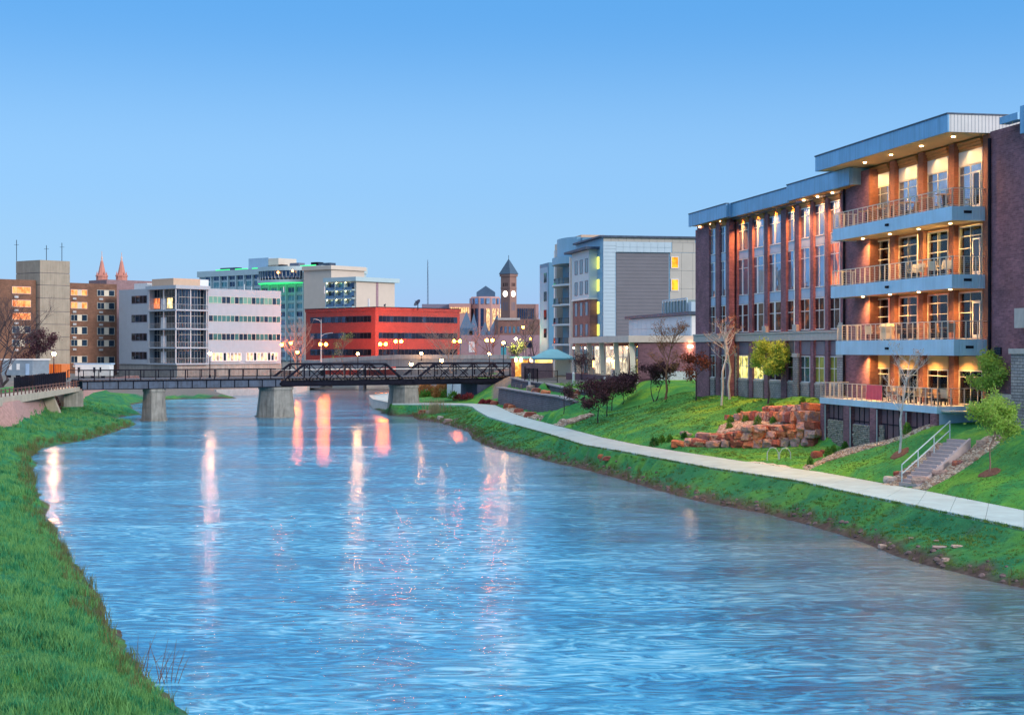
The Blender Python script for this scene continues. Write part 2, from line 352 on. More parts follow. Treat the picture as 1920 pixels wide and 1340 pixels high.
ys = np.concatenate([[-2000, -500, -100], np.arange(-20, 24, 4), np.arange(24, 225, .6), np.arange(225, 300, 2), np.arange(300, 421, 6), [480, 600, 1000, 2000, 4000, 9000]])
GX, GY = np.meshgrid(xs, ys); Z = np.full(GX.shape, np.nan)
for t in tf:
    for k in range(1, len(t) - 1):
        a, b, c = tv[t[0]], tv[t[k]], tv[t[k + 1]]
        za, zb, zc = tz[t[0]], tz[t[k]], tz[t[k + 1]]
        i0, i1 = np.searchsorted(xs, [min(a[0], b[0], c[0]), max(a[0], b[0], c[0])]); j0, j1 = np.searchsorted(ys, [min(a[1], b[1], c[1]), max(a[1], b[1], c[1])])
        i1 = min(i1 + 1, len(xs)); j1 = min(j1 + 1, len(ys))
        if i1 <= i0 or j1 <= j0: continue
        X = GX[j0:j1, i0:i1]; Y = GY[j0:j1, i0:i1]
        den = (b[1] - c[1]) * (a[0] - c[0]) + (c[0] - b[0]) * (a[1] - c[1])
        if abs(den) < 1e-9: continue
        l1 = ((b[1] - c[1]) * (X - c[0]) + (c[0] - b[0]) * (Y - c[1])) / den
        l2 = ((c[1] - a[1]) * (X - c[0]) + (a[0] - c[0]) * (Y - c[1])) / den; l3 = 1 - l1 - l2
        ok = (l1 >= -1e-6) & (l2 >= -1e-6) & (l3 >= -1e-6)
        Z[j0:j1, i0:i1][ok] = (l1 * za + l2 * zb + l3 * zc)[ok]
far = np.where(np.isnan(Z)); Z[far] = 4.6
Z0 = Z.copy()
for _ in range(10):   # light smoothing of the facets
    Zs = Z.copy(); Zs[1:-1, 1:-1] = (Z[1:-1, 1:-1] * 4 + Z[:-2, 1:-1] + Z[2:, 1:-1] + Z[1:-1, :-2] + Z[1:-1, 2:]) / 8
    core = (GX > -72) & (GX < 48) & (GY > 24) & (GY < 225) & ~((GX > -4) & (GX < 12) & (GY > 150) & (GY < 207)) & ~((GX < -44) & (GY > 134)) & ~((GX > 11) & (GX < 24) & (GY > 105) & (GY < 121)); Z = np.where(core & (np.abs(Zs - Z) < .13), Zs, Z)
rs = np.random.RandomState(3)
def fnoise(X, Y, sc, seed):
    r = np.random.RandomState(seed); out = np.zeros_like(X)
    for k in range(14):
        a = r.uniform(0, 2 * np.pi); fr = r.uniform(.5, 1.6) / sc * 2 * np.pi; out += np.sin(X * math.cos(a) * fr + Y * math.sin(a) * fr + r.uniform(0, 6.3) + 1.5 * np.sin(X * fr * .37 + k))
    return out / 14 * 1.7
leftb = (GX < -4 - (GY - 20) * .2) & (GX < -3)
near = (GY < 215) & (np.abs(GX) < 75)
for _ in range(40):
    Zs = Z.copy(); Zs[1:-1, 1:-1] = (Z[1:-1, 1:-1] * 2 + Z[:-2, 1:-1] + Z[2:, 1:-1] + Z[1:-1, :-2] + Z[1:-1, 2:]) / 6
    Z = np.where((GX > 1) & (GX < 24) & (GY > 118) & (GY < 150) & (Z > 1.62) & (np.abs(Zs - Z) < .13), Zs, Z)
lawn = (Z > 1.44) & (~leftb)
amp = np.where(leftb, .20, np.where(lawn, .03, .10)) * near * np.clip(np.abs(Z) / .5, .5, 1)
Z = Z + amp * fnoise(GX, GY, 3.5, 5) + amp * .5 * fnoise(GX, GY, 1.3, 9)
Z = np.where((np.abs(Z0 - 1.44) < .03) & near & ~leftb, np.minimum(Z, 1.46), Z)
# keep the bed of the path flat, half a metre beyond its edges too
bx_ = [(Vector((30, 38)), Vector((33.5, 42)))] + [(gz(*n, 1.5).xy, gz(*f, 1.5).xy) for n, f in PATH]
for (a0, b0_), (a1, b1_) in zip(bx_[:-1], bx_[1:]):
    e0 = (b0_ - a0).normalized() * .55; e1 = (b1_ - a1).normalized() * .55; q = [a0 - e0, b0_ + e0, b1_ + e1, a1 - e1]
    X0, X1 = min(p.x for p in q), max(p.x for p in q); Y0, Y1 = min(p.y for p in q), max(p.y for p in q)
    i0, i1 = np.searchsorted(xs, [X0, X1]); j0, j1 = np.searchsorted(ys, [Y0, Y1]); i0 -= 1; j0 -= 1; i1 += 1; j1 += 1
    X = GX[j0:j1, i0:i1]; Y = GY[j0:j1, i0:i1]; pos_ = np.ones(X.shape, bool); neg_ = pos_.copy()
    for k in range(4):
        a, b = q[k], q[(k + 1) % 4]; cr_ = (b.x - a.x) * (Y - a.y) - (b.y - a.y) * (X - a.x); pos_ &= cr_ >= -.35 * (b - a).length; neg_ &= cr_ <= .35 * (b - a).length
    ok = pos_ | neg_; Z[j0:j1, i0:i1][ok] = np.clip(Z[j0:j1, i0:i1][ok], 1.40, 1.47)
def ground_z(x, y):
    i = int(np.clip(np.searchsorted(xs, x) - 1, 0, len(xs) - 2)); j = int(np.clip(np.searchsorted(ys, y) - 1, 0, len(ys) - 2))
    a = (x - xs[i]) / (xs[i + 1] - xs[i]); b = (y - ys[j]) / (ys[j + 1] - ys[j])
    return float((Z[j, i] * (1 - a) + Z[j, i + 1] * a) * (1 - b) + (Z[j + 1, i] * (1 - a) + Z[j + 1, i + 1] * a) * b)
def land(px, py, z0=2.0):
    """where the view through a pixel first meets the ground"""
    Y = 30.0
    while Y < 330:
        x = (px - CX) / F * Y; zr = HC - (py - HY) / F * Y
        if zr < ground_z(x, Y): break
        Y += .15
    return Vector((x, Y, ground_z(x, Y)))
nx, ny = len(xs), len(ys)
me = bpy.data.meshes.new('ground')
V = np.stack([GX, GY, Z], -1).reshape(-1, 3)
ii, jj = np.meshgrid(np.arange(nx - 1), np.arange(ny - 1)); b0 = (jj * nx + ii).ravel()
Fq = np.stack([b0, b0 + 1, b0 + nx + 1, b0 + nx], -1)
me.vertices.add(len(V)); me.vertices.foreach_set('co', V.ravel()); me.loops.add(Fq.size); me.loops.foreach_set('vertex_index', Fq.ravel().astype(np.int32))
me.polygons.add(len(Fq)); me.polygons.foreach_set('loop_start', (np.arange(len(Fq)) * 4).astype(np.int32)); me.polygons.foreach_set('use_smooth', np.ones(len(Fq), bool)); me.update(); me.validate()
# ground cover: r = bare soil, g = paving, b = rough (unmown) grass, a = lamplight painted on the lawn
slope_mud = np.clip((np.where(leftb, .20, .40) + .26 * fnoise(GX, GY, 3, 21) - Z) / .2, 0, 1)
patch = np.clip((fnoise(GX, GY * .6, 5.5, 31) - .52) / .2, 0, 1) * (Z < 1.3) * (~leftb) * near
patchL = np.clip((fnoise(GX, GY * .5, 7, 33) - .75) / .2, 0, 1) * leftb * (Z < 1.2)
mud = np.maximum.reduce([slope_mud, patch * .9, patchL * .8])
u_pave = ((GY > 206) & (GX > -3)) | (GY > 278) | ((GX < -60) & (Z > 3.5)) | (GX > 25) & (GY > 135) | ((GX < -24) & (GY > 262) & (Z > .6)) | ((GX > 2) & (GY > 176) & (Z > 4.8))
u_pave = u_pave & ~((GX < -46) & (GY < 262) & (Z < 3.2))
rough = ((Z < 1.42) | leftb) * 1.0
warm = np.clip((GX + .1929 * GY - 37) / 5, 0, 1) * (GY > 100) * (Z > 3) + .6 * ((GX > 12) & (GX < 24) & (GY > 92) & (GY < 108) & (Z < 2.3) & (Z > 1.5))  # lawn coloured yellower where the warm lamplight falls
colr = np.stack([mud, u_pave * 1.0, rough, np.clip(warm, 0, 1)], -1).reshape(-1, 4)
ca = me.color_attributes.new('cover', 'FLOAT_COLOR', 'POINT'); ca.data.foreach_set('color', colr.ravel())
m, nt, b = nt_of('ground_cover')
at_ = nt.nodes.new('ShaderNodeVertexColor'); at_.layer_name = 'cover'; sp = nt.nodes.new('ShaderNodeSeparateColor'); nt.links.new(at_.outputs[0], sp.inputs[0])
P_ = pos(nt); nA = noise_n(nt, P_, .35, 6, .6); nB = noise_n(nt, P_, 3.5, 6, .7); nC = noise_n(nt, P_, 22, 4, .7)
g1 = ramp(nt, [(.30, (.022, .185, .068)), (.48, (.05, .26, .075)), (.62, (.12, .34, .05)), (.78, (.20, .36, .06))], nA.outputs[0])
g2 = ramp(nt, [(.3, (.72,) * 3), (.7, (1.25,) * 3)], nB.outputs[0]); g3 = ramp(nt, [(.3, (.75,) * 3), (.7, (1.25,) * 3)], nC.outputs[0])
gr = mixc(nt, 1, mixc(nt, 1, g1.outputs[0], g2.outputs[0], 'MULTIPLY'), g3.outputs[0], 'MULTIPLY')
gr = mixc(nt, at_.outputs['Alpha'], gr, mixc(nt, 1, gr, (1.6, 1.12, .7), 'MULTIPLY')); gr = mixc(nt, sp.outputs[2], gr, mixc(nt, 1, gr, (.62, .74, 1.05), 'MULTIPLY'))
so1 = ramp(nt, [(.3, (.045, .032, .030)), (.6, (.12, .085, .075)), (.8, (.20, .16, .14))], nB.outputs[0])
pv = ramp(nt, [(.3, (.13, .13, .13)), (.7, (.20, .20, .19))], nB.outputs[0])
c1 = mixc(nt, sp.outputs[0], gr, so1.outputs[0]); c2 = mixc(nt, sp.outputs[1], c1, pv.outputs[0])
nt.links.new(c2, b.inputs['Base Color']); b.inputs['Roughness'].default_value = .95; b.inputs['Specular IOR Level'].default_value = .15
bump(nt, nC.outputs[0], b, .6, .06)
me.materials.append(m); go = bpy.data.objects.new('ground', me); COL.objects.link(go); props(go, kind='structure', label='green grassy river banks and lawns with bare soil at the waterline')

# ------------------------------------------------------------------ river
m, nt, b = nt_of('river_water')
g = nt.nodes.new('ShaderNodeNewGeometry').outputs['Position']
def wv_noise(sx_, sy_, rot, sc, det, dist=0):
    mp = nt.nodes.new('ShaderNodeMapping'); mp.inputs['Scale'].default_value = (sx_, sy_, 1); mp.inputs['Rotation'].default_value = (0, 0, rot); nt.links.new(g, mp.inputs[0])
    n = noise_n(nt, mp.outputs[0], sc, det, .6); n.inputs['Distortion'].default_value = dist; return n.outputs[0]
h1 = wv_noise(.34, .8, .34, .50, 5, 2.2); h2 = wv_noise(.42, 1.0, -.30, 1.5, 4, 1.6); h3 = wv_noise(.40, 1.1, .1, 4.2, 3, .4)
cur = wv_noise(.10, .22, .25, .42, 4, 1.5)         # calm and choppy reaches
def math_(op, a, c, cl=False):
    n = nt.nodes.new('ShaderNodeMath'); n.operation = op; n.use_clamp = cl
    for i, v in enumerate((a, c)):
        if hasattr(v, 'is_linked'): nt.links.new(v, n.inputs[i])
        else: n.inputs[i].default_value = v
    return n.outputs[0]
ch = ramp(nt, [(.35, (.25,) * 3), (.62, (1.0,) * 3)], cur).outputs[0]
hs = math_('ADD', math_('MULTIPLY', h1, .85), math_('ADD', math_('MULTIPLY', h2, .36), math_('MULTIPLY', h3, .05)))
hs = math_('MULTIPLY', hs, math_('ADD', math_('MULTIPLY', ch, .75), .35))
bm_ = bump(nt, hs, b, 1.0, .075)
sheen = wv_noise(.42, .95, .30, .95, 8, 3.4)          # ripple sheen and reflections painted into the colour as streaks
sf = math_('ADD', math_('MULTIPLY', cur, .35), math_('MULTIPLY', sheen, .65))
cw = ramp(nt, [(.36, (.004, .06, .14)), (.46, (.008, .16, .33)), (.54, (.05, .36, .58)), (.63, (.32, .66, .80))], sf)
rgh = ramp(nt, [(.35, (.11,) * 3), (.65, (.22,) * 3)], cur); nt.links.new(rgh.outputs[0], b.inputs['Roughness'])
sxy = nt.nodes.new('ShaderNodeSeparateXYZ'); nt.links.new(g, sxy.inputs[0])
dist_ = math_('ADD', sxy.outputs[0], math_('MULTIPLY', sxy.outputs[1], .22))   # distance towards the right bank, where the brick hall's reflection is painted in brown
hall_reflection = math_('MULTIPLY', ramp(nt, [(0, (0, 0, 0)), (1, (1, 1, 1))], math_('MULTIPLY', math_('SUBTRACT', dist_, 17), .07)).outputs[0], ramp(nt, [(.3, (.45,) * 3), (.6, (1, 1, 1))], cur).outputs[0])
nt.links.new(mixc(nt, math_('MULTIPLY', hall_reflection, .85), cw.outputs[0], (.17, .13, .11)), b.inputs['Base Color']); b.inputs['Roughness'].default_value = .15; b.inputs['IOR'].default_value = 2.1; b.inputs['Specular Tint'].default_value = (.46, .90, 1, 1)
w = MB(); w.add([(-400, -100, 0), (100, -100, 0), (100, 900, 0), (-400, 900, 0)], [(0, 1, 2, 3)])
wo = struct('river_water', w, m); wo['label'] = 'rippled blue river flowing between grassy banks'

# ------------------------------------------------------------------ riverside path, slab by slab
pathm = mat('path_concrete', (.42, .53, .54), .8, var=.13, sc=.9, st=.15, streak=0)
proot = thing('riverside_path', None, None, tuple(gz(1491, 900, 1.5))); proot['kind'] = 'structure'
secs = [(Vector((30, 38, 0)), Vector((33.5, 42, 0)))] + [(gz(*n, 1.5), gz(*f, 1.5)) for n, f in PATH]
for i in range(len(secs) - 1):
    (a0, b0_), (a1, b1_) = secs[i], secs[i + 1]
    L = ((a0 + b0_) / 2 - (a1 + b1_) / 2).length; k = max(1, round(L / 3.2))
    for j in range(k):
        t0 = j / k; t1 = (j + 1) / k - .035 / (L / k) / k
        q = [a0.lerp(a1, t0), b0_.lerp(b1_, t0), b0_.lerp(b1_, t1), a0.lerp(a1, t1)]
        mb = MB(); z1 = 1.535
        mb.hexa([(p.x, p.y, 1.2) for p in q] + [(p.x, p.y, z1) for p in q]); part('slab', mb, pathm, proot)
mb = MB(); q = [gz(1392, 865, 1.55), gz(1470, 876, 1.55), gz(1530, 871, 1.55), gz(1455, 862, 1.55)]
mb.hexa([(p.x, p.y, 1.3) for p in q] + [(p.x, p.y, 1.53) for p in q]); part('bike_rack_pad', mb, M['concrete_light'], proot)

# ------------------------------------------------------------------ grass tufts (geometry nodes on points)
def tuft(seed, n, h, wd, spread):
    r = random.Random(seed); mb = MB()
    for _ in range(n):
        a = r.uniform(0, 6.28); d = r.uniform(0, spread); x, y = math.cos(a) * d, math.sin(a) * d
        hh = h * r.uniform(.55, 1.15); ln = r.uniform(.1, .5) * hh; la = r.uniform(0, 6.28); w_ = wd * r.uniform(.6, 1.2); fa = r.uniform(0, 3.14)
        dx, dy = math.cos(fa) * w_, math.sin(fa) * w_; mx_, my_ = x + math.cos(la) * ln * .35, y + math.sin(la) * ln * .35; tx, ty = x + math.cos(la) * ln, y + math.sin(la) * ln
        mb.add([(x - dx, y - dy, 0), (x + dx, y + dy, 0), (mx_ + dx * .8, my_ + dy * .8, hh * .55), (mx_ - dx * .8, my_ - dy * .8, hh * .55), (tx, ty, hh)], [(0, 1, 2, 3), (3, 2, 4)])
    return mb.mesh('tuft')
def leafmat(name, cs, trans=.25, rough=.7, vari=.35):
    m, nt, b = nt_of(name); oi = nt.nodes.new('ShaderNodeObjectInfo'); gi = nt.nodes.new('ShaderNodeNewGeometry')
    n = noise_n(nt, gi.outputs['Position'], .5, 4, .6)
    ad = nt.nodes.new('ShaderNodeMath'); ad.operation = 'MULTIPLY_ADD'; nt.links.new(oi.outputs['Random'], ad.inputs[0]); ad.inputs[1].default_value = vari; nt.links.new(n.outputs[0], ad.inputs[2])
    k = len(cs); r = ramp(nt, [(.35 + vari * .5 * i / max(1, k - 1) * 1.6, c) for i, c in enumerate(cs)], ad.outputs[0])
    nt.links.new(r.outputs[0], b.inputs['Base Color']); b.inputs['Roughness'].default_value = rough; b.inputs['Specular IOR Level'].default_value = .25
    tr = nt.nodes.new('ShaderNodeBsdfTranslucent'); nt.links.new(r.outputs[0], tr.inputs[0]); mx = nt.nodes.new('ShaderNodeMixShader'); mx.inputs[0].default_value = trans
    nt.links.new(b.outputs[0], mx.inputs[1]); nt.links.new(tr.outputs[0], mx.inputs[2]); nt.links.new(mx.outputs[0], nt.nodes['Material Output'].inputs[0]); return m
def scatter(name, P, sc, meshes, m, label, seed=1, kind='stuff', cat='grass', parent=None):
    n = len(P); me = bpy.data.meshes.new(name); me.vertices.add(n); me.vertices.foreach_set('co', np.asarray(P, float).ravel())
    a = me.attributes.new('sc', 'FLOAT', 'POINT'); a.data.foreach_set('value', np.asarray(sc, float))
    a = me.attributes.new('rz', 'FLOAT', 'POINT'); a.data.foreach_set('value', np.random.RandomState(seed).uniform(0, 6.28, n))
    o = bpy.data.objects.new(name, me); COL.objects.link(o); props(o, label, cat if not parent else None, None, kind)
    ng = bpy.data.node_groups.new(name + '_scatter', 'GeometryNodeTree')
    ng.interface.new_socket('Geometry', in_out='INPUT', socket_type='NodeSocketGeometry'); ng.interface.new_socket('Geometry', in_out='OUTPUT', socket_type='NodeSocketGeometry')
    gi = ng.nodes.new('NodeGroupInput'); go_ = ng.nodes.new('NodeGroupOutput'); ip = ng.nodes.new('GeometryNodeInstanceOnPoints'); jn = ng.nodes.new('GeometryNodeJoinGeometry')
    for k, ms in enumerate(meshes):
        ms.materials.clear(); ms.materials.append(m)
        so_ = bpy.data.objects.new(name + '_source', ms); oi = ng.nodes.new('GeometryNodeObjectInfo'); oi.inputs['Object'].default_value = so_; oi.inputs['As Instance'].default_value = True
        ng.links.new(oi.outputs['Geometry'], jn.inputs[0])
    ng.links.new(gi.outputs[0], ip.inputs['Points']); ng.links.new(jn.outputs[0], ip.inputs['Instance']); ip.inputs['Pick Instance'].default_value = len(meshes) > 1
    a1 = ng.nodes.new('GeometryNodeInputNamedAttribute'); a1.data_type = 'FLOAT'; a1.inputs[0].default_value = 'sc'; ng.links.new(a1.outputs[0], ip.inputs['Scale'])
    a2 = ng.nodes.new('GeometryNodeInputNamedAttribute'); a2.data_type = 'FLOAT'; a2.inputs[0].default_value = 'rz'; cb = ng.nodes.new('ShaderNodeCombineXYZ'); ng.links.new(a2.outputs[0], cb.inputs[2])
    ng.links.new(cb.outputs[0], ip.inputs['Rotation']); ng.links.new(ip.outputs[0], go_.inputs[0])
    md = o.modifiers.new('scatter', 'NODES'); md.node_group = ng; return o
gm = leafmat('river_grass', [(.010, .10, .045), (.03, .23, .10), (.06, .32, .14), (.16, .38, .12)], vari=.5)
gm2 = leafmat('edge_weeds', [(.05, .12, .025), (.10, .18, .03), (.17, .17, .07)])
tufts = [tuft(10 + k, 14, .24, .011, .14) for k in range(4)]; short = [tuft(30 + k, 14, .10, .012, .15) for k in range(3)]; weed = [tuft(50 + k, 12, .42, .010, .16) for k in range(3)]
def sample(n, x0, x1, y0, y1, test, seed, s0, s1):
    r = np.random.RandomState(seed); X = r.uniform(x0, x1, n); Y = r.uniform(y0, y1, n); out = []; sc = []
    for x, y in zip(X, Y):
        u = CX + x / y * F
        if u < -60 or u > 1990: continue
        z = ground_z(x, y)
        if test(x, y, z): out.append((x, y, z - .01)); sc.append(r.uniform(s0, s1) * (.85 + .7 * noise.noise(Vector((x * .55, y * .4, 3)))))
    return out, sc
isL = lambda x, y: x < -4 - (y - 20) * .2
def cov(x, y):
    i = int(np.clip(np.searchsorted(xs, x), 0, nx - 1)); j = int(np.clip(np.searchsorted(ys, y), 0, ny - 1)); return mud[j, i], u_pave[j, i]
PL, SL = [], []
for (n, y0, y1, s0, s1) in ((26000, 28, 45, .8, 1.55), (26000, 45, 70, .9, 1.7), (18000, 70, 110, 1.0, 1.9), (14000, 110, 205, 1.2, 2.2)):
    p_, s_ = sample(n, -60 if y1 > 60 else -30, -6, y0, y1, lambda x, y, z: isL(x, y) and z > .12 and z < 3.2 and R.random() > cov(x, y)[0] * .85, int(y0), s0, s1); PL += p_; SL += s_
scatter('river_bank_grass', PL, SL, tufts, gm, 'long lush green grass covering the left river bank')
PL, SL = [], []
for (n, y0, y1, x0, x1, s0, s1) in ((9000, 45, 80, 8, 26, .7, 1.3), (12000, 80, 150, -8, 20, .8, 1.6), (6000, 150, 215, -16, 0, 1.2, 2)):
    p_, s_ = sample(n, x0, x1, y0, y1, lambda x, y, z: not isL(x, y) and .15 < z < 1.36 and R.random() > cov(x, y)[0] * .8, int(y0) + 5, s0, s1); PL += p_; SL += s_
scatter('path_verge_grass', PL, SL, short, gm, 'short uneven green grass between the path and the river')
PL, SL = [], []
for (n, y0, y1, x0, x1, s0, s1) in ((16000, 62, 100, 12, 34, .5, .8), (14000, 100, 150, 2, 26, .6, 1.1)):
    p_, s_ = sample(n, x0, x1, y0, y1, lambda x, y, z: z > 1.5 and cov(x, y)[1] < .5 and (x + .1929 * y) < 42 + 4 * (y > 108), int(y0) + 9, s0, s1); PL += p_; SL += s_
scatter('lawn_grass', PL, SL, short, leafmat('lawn_blades', [(.04, .24, .065), (.07, .30, .065), (.14, .36, .05)]), 'mown bright green lawn grass between path and buildings')
PL, SL = [], []
for seq, sg in ((wr, 1), (wL[3:], -1)):
    for a, b_ in zip(seq[:-1], seq[1:]):
        L = (a - b_).length
        for k in range(int(L * (7 if sg < 0 else 4.5))):
            t = R.random(); p_ = a.lerp(b_, t); x = p_.x + sg * R.uniform(-.15, 1.0); y = p_.y + R.uniform(-.4, .4); z = ground_z(x, y)
            if y > 34 and -.03 < z < .6 and R.random() < .75: PL.append((x, y, max(z - .02, -.02))); SL.append(R.uniform(.35, 1.0) * (1 if y < 100 else 1.3) * (1.35 if sg < 0 else 1))
scatter('waterline_weeds', PL, SL, weed, gm2, 'ragged yellow green weeds along the waterline of both banks', cat='weeds')

PL, SL = [], []
for i in range(len(secs) - 1):
    (a0, b0_), (a1, b1_) = secs[i], secs[i + 1]
    if max(a0.y, a1.y) > 150: continue
    for p0, p1, ot in ((a0, a1, (a0 - b0_).normalized()), (b0_, b1_, (b0_ - a0).normalized())):
        for k in range(int((p1 - p0).length * 9)):
            q = p0.lerp(p1, R.random()) + ot * R.uniform(-.03, .5) * R.random(); PL.append((q.x, q.y, 1.44)); SL.append(R.uniform(.7, 1.5))
scatter('path_edge_grass', PL, SL, short, leafmat('edge_blades', [(.02, .15, .05), (.06, .24, .05), (.16, .26, .06)]), 'uneven grass creeping over both edges of the path')
ST_ = MB(); r5 = random.Random(77)
for a, b_ in zip(wr[:-1], wr[1:]):
    L = (a - b_).length
    for k in range(int(L * 2.2)):
        p_ = a.lerp(b_, r5.random()); x = p_.x + abs(r5.gauss(0, .5)); y = p_.y + r5.uniform(-.4, .4)
        if y < 45 or y > 205: continue
        s_ = r5.uniform(.05, .17); z = ground_z(x, y); c = Vector((x, y, max(z, 0))); ST_.tube([c - Vector((0, 0, s_ * .5)), c, c + Vector((r5.uniform(-.05, .05), 0, s_ * .6))], [s_ * r5.uniform(.8, 1.2), s_ * 1.2, s_ * .5], 5)
solo('shore_stones', ST_, mat('dark_shore_stone', (.16, .11, .11), .9, var=.5, sc=2), 'small dark stones lying along the right waterline', 'stones', kind='stuff')

# ================================================================== brick riverside hall on the right
def window(fr, name, u0, u1, z0, z1, o, parent, fm, gm_, vb=(.5,), hb=(.72,), fw=.07, bw=.05, proud=.06, bars_thick=None, three=True):
    """frame with mullions (part) and its pane (sub-part)"""
    if u0 > u1: u0, u1 = u1, u0
    mb = MB(); W_ = u1 - u0; H = z1 - z0
    fr.box(mb, u0, u0 + fw, o, o + proud, z0, z1); fr.box(mb, u1 - fw, u1, o, o + proud, z0, z1)
    fr.box(mb, u0 + fw, u1 - fw, o, o + proud, z0, z0 + fw); fr.box(mb, u0 + fw, u1 - fw, o, o + proud, z1 - fw, z1)
    for k, v in enumerate(vb):
        w_ = bars_thick[k] if bars_thick else bw
        fr.box(mb, u0 + W_ * v - w_ / 2, u0 + W_ * v + w_ / 2, o, o + proud - .012, z0 + fw, z1 - fw)
    for v in hb: fr.box(mb, u0 + fw, u1 - fw, o, o + proud - .02, z0 + H * v - bw / 2, z0 + H * v + bw / 2)
    f = part(name, mb, fm, parent)
    mb = MB(); fr.box(mb, u0 + fw * .5, u1 - fw * .5, o - .03, o + .012, z0 + fw * .5, z1 - fw * .5); part('pane', mb, gm_, f)
    return f
HR = lambda rel: HC + rel
bc = FT.p(FT.u(1700), 0, 5.3)
LITG = lit('lit_curtain_pane', (1, .82, .25), .95, (.10, .12, .03), 2.6); CURT = mat('green_curtain_pane', (.30, .34, .06), .25, metal=.3, var=.5, sc=1.2)
ORG = lit('sunset_reflection_pane', (1, .20, .05), .9, (.03, .03, .06), .8, .7)  # reflected sunset painted as the pane's own glow
H = thing('riverside_hall', 'long purple-brown brick riverside building with white-fronted balconies and a flat jutting roof', 'building', bc)
FG = FR((45.3, 0), FD); FP = FR((44.95, 0), FD); FB = FR((44.6, 0), FD); FBAL = FR((42.8, 0), FD); FCN = FR((42.25, 0), FD)
W_GL = FR((45.42, 0), FD); W_PI = FR((45.2, 0), FD); WL_GL = FR((44.72, 0), FD); WL_PI = FR((44.5, 0), FD); WR_GL = FR((45.24, 0), FD); WR_PI = FR((45.02, 0), FD)
lampm = emit('warm_downlight', (1, .66, .32), 14)
def spot(name, p, energy, color=(1, .50, .20), size=150, target=None, parent=None, blend=.9, rad=.12):
    l = bpy.data.lights.new(name, 'SPOT'); o = bpy.data.objects.new(name, l); COL.objects.link(o)
    l.energy = energy; l.color = color; l.spot_size = math.radians(size); l.spot_blend = blend; l.shadow_soft_size = rad
    o.location = Vector(p) - wpos(parent); o.parent = parent
    if target is not None: o.rotation_euler = (Vector(target) - Vector(p)).to_track_quat('-Z', 'Y').to_euler()
    return o
def downlight(fr, u, o, z, parent, energy=60, r=.11, color=(1, .52, .22), size=140, target=None):
    mb = MB(); c = fr.p(u, o, z); mb.lathe(c, [(r * .75, -.04), (r * .75, .02)], 10); part('downlight', mb, lampm, parent)
    spot('downlight_beam', (c[0], c[1], c[2] - .08), energy, color, size, target, parent)

# --- wing (left part of the building)
zw = dict(up=(HR(8.62), HR(11.0)), mid=(HR(4.72), HR(7.92)), low=(HR(1.5), HR(3.95)), gr=(HR(-2.55), HR(-.5)))
def solid(fr, name, px0, px1, o0, o1, z0, z1, m, parent=None, **k):
    return fr.bx(name, fr.u(px0, max(o0, o1)), fr.u(px1, max(o0, o1)), o0, o1, z0, z1, m, parent or H, **k)
GB = 4.6
uL = WL_PI.u(1304); uE = WR_GL.u(1585)
# back walls behind the glazing
mb = MB(); W_GL.box(mb, W_GL.u(1366), W_GL.u(1490), -.32, -.06, GB, HR(11.6)); WL_GL.box(mb, WL_GL.u(1306), WL_GL.u(1368), -.32, -.06, GB, HR(11.6)); WR_GL.box(mb, WR_GL.u(1490.5), WR_GL.u(1590), -.32, -.06, GB, HR(11.6))
part('wall', mb, M['brick'], H)
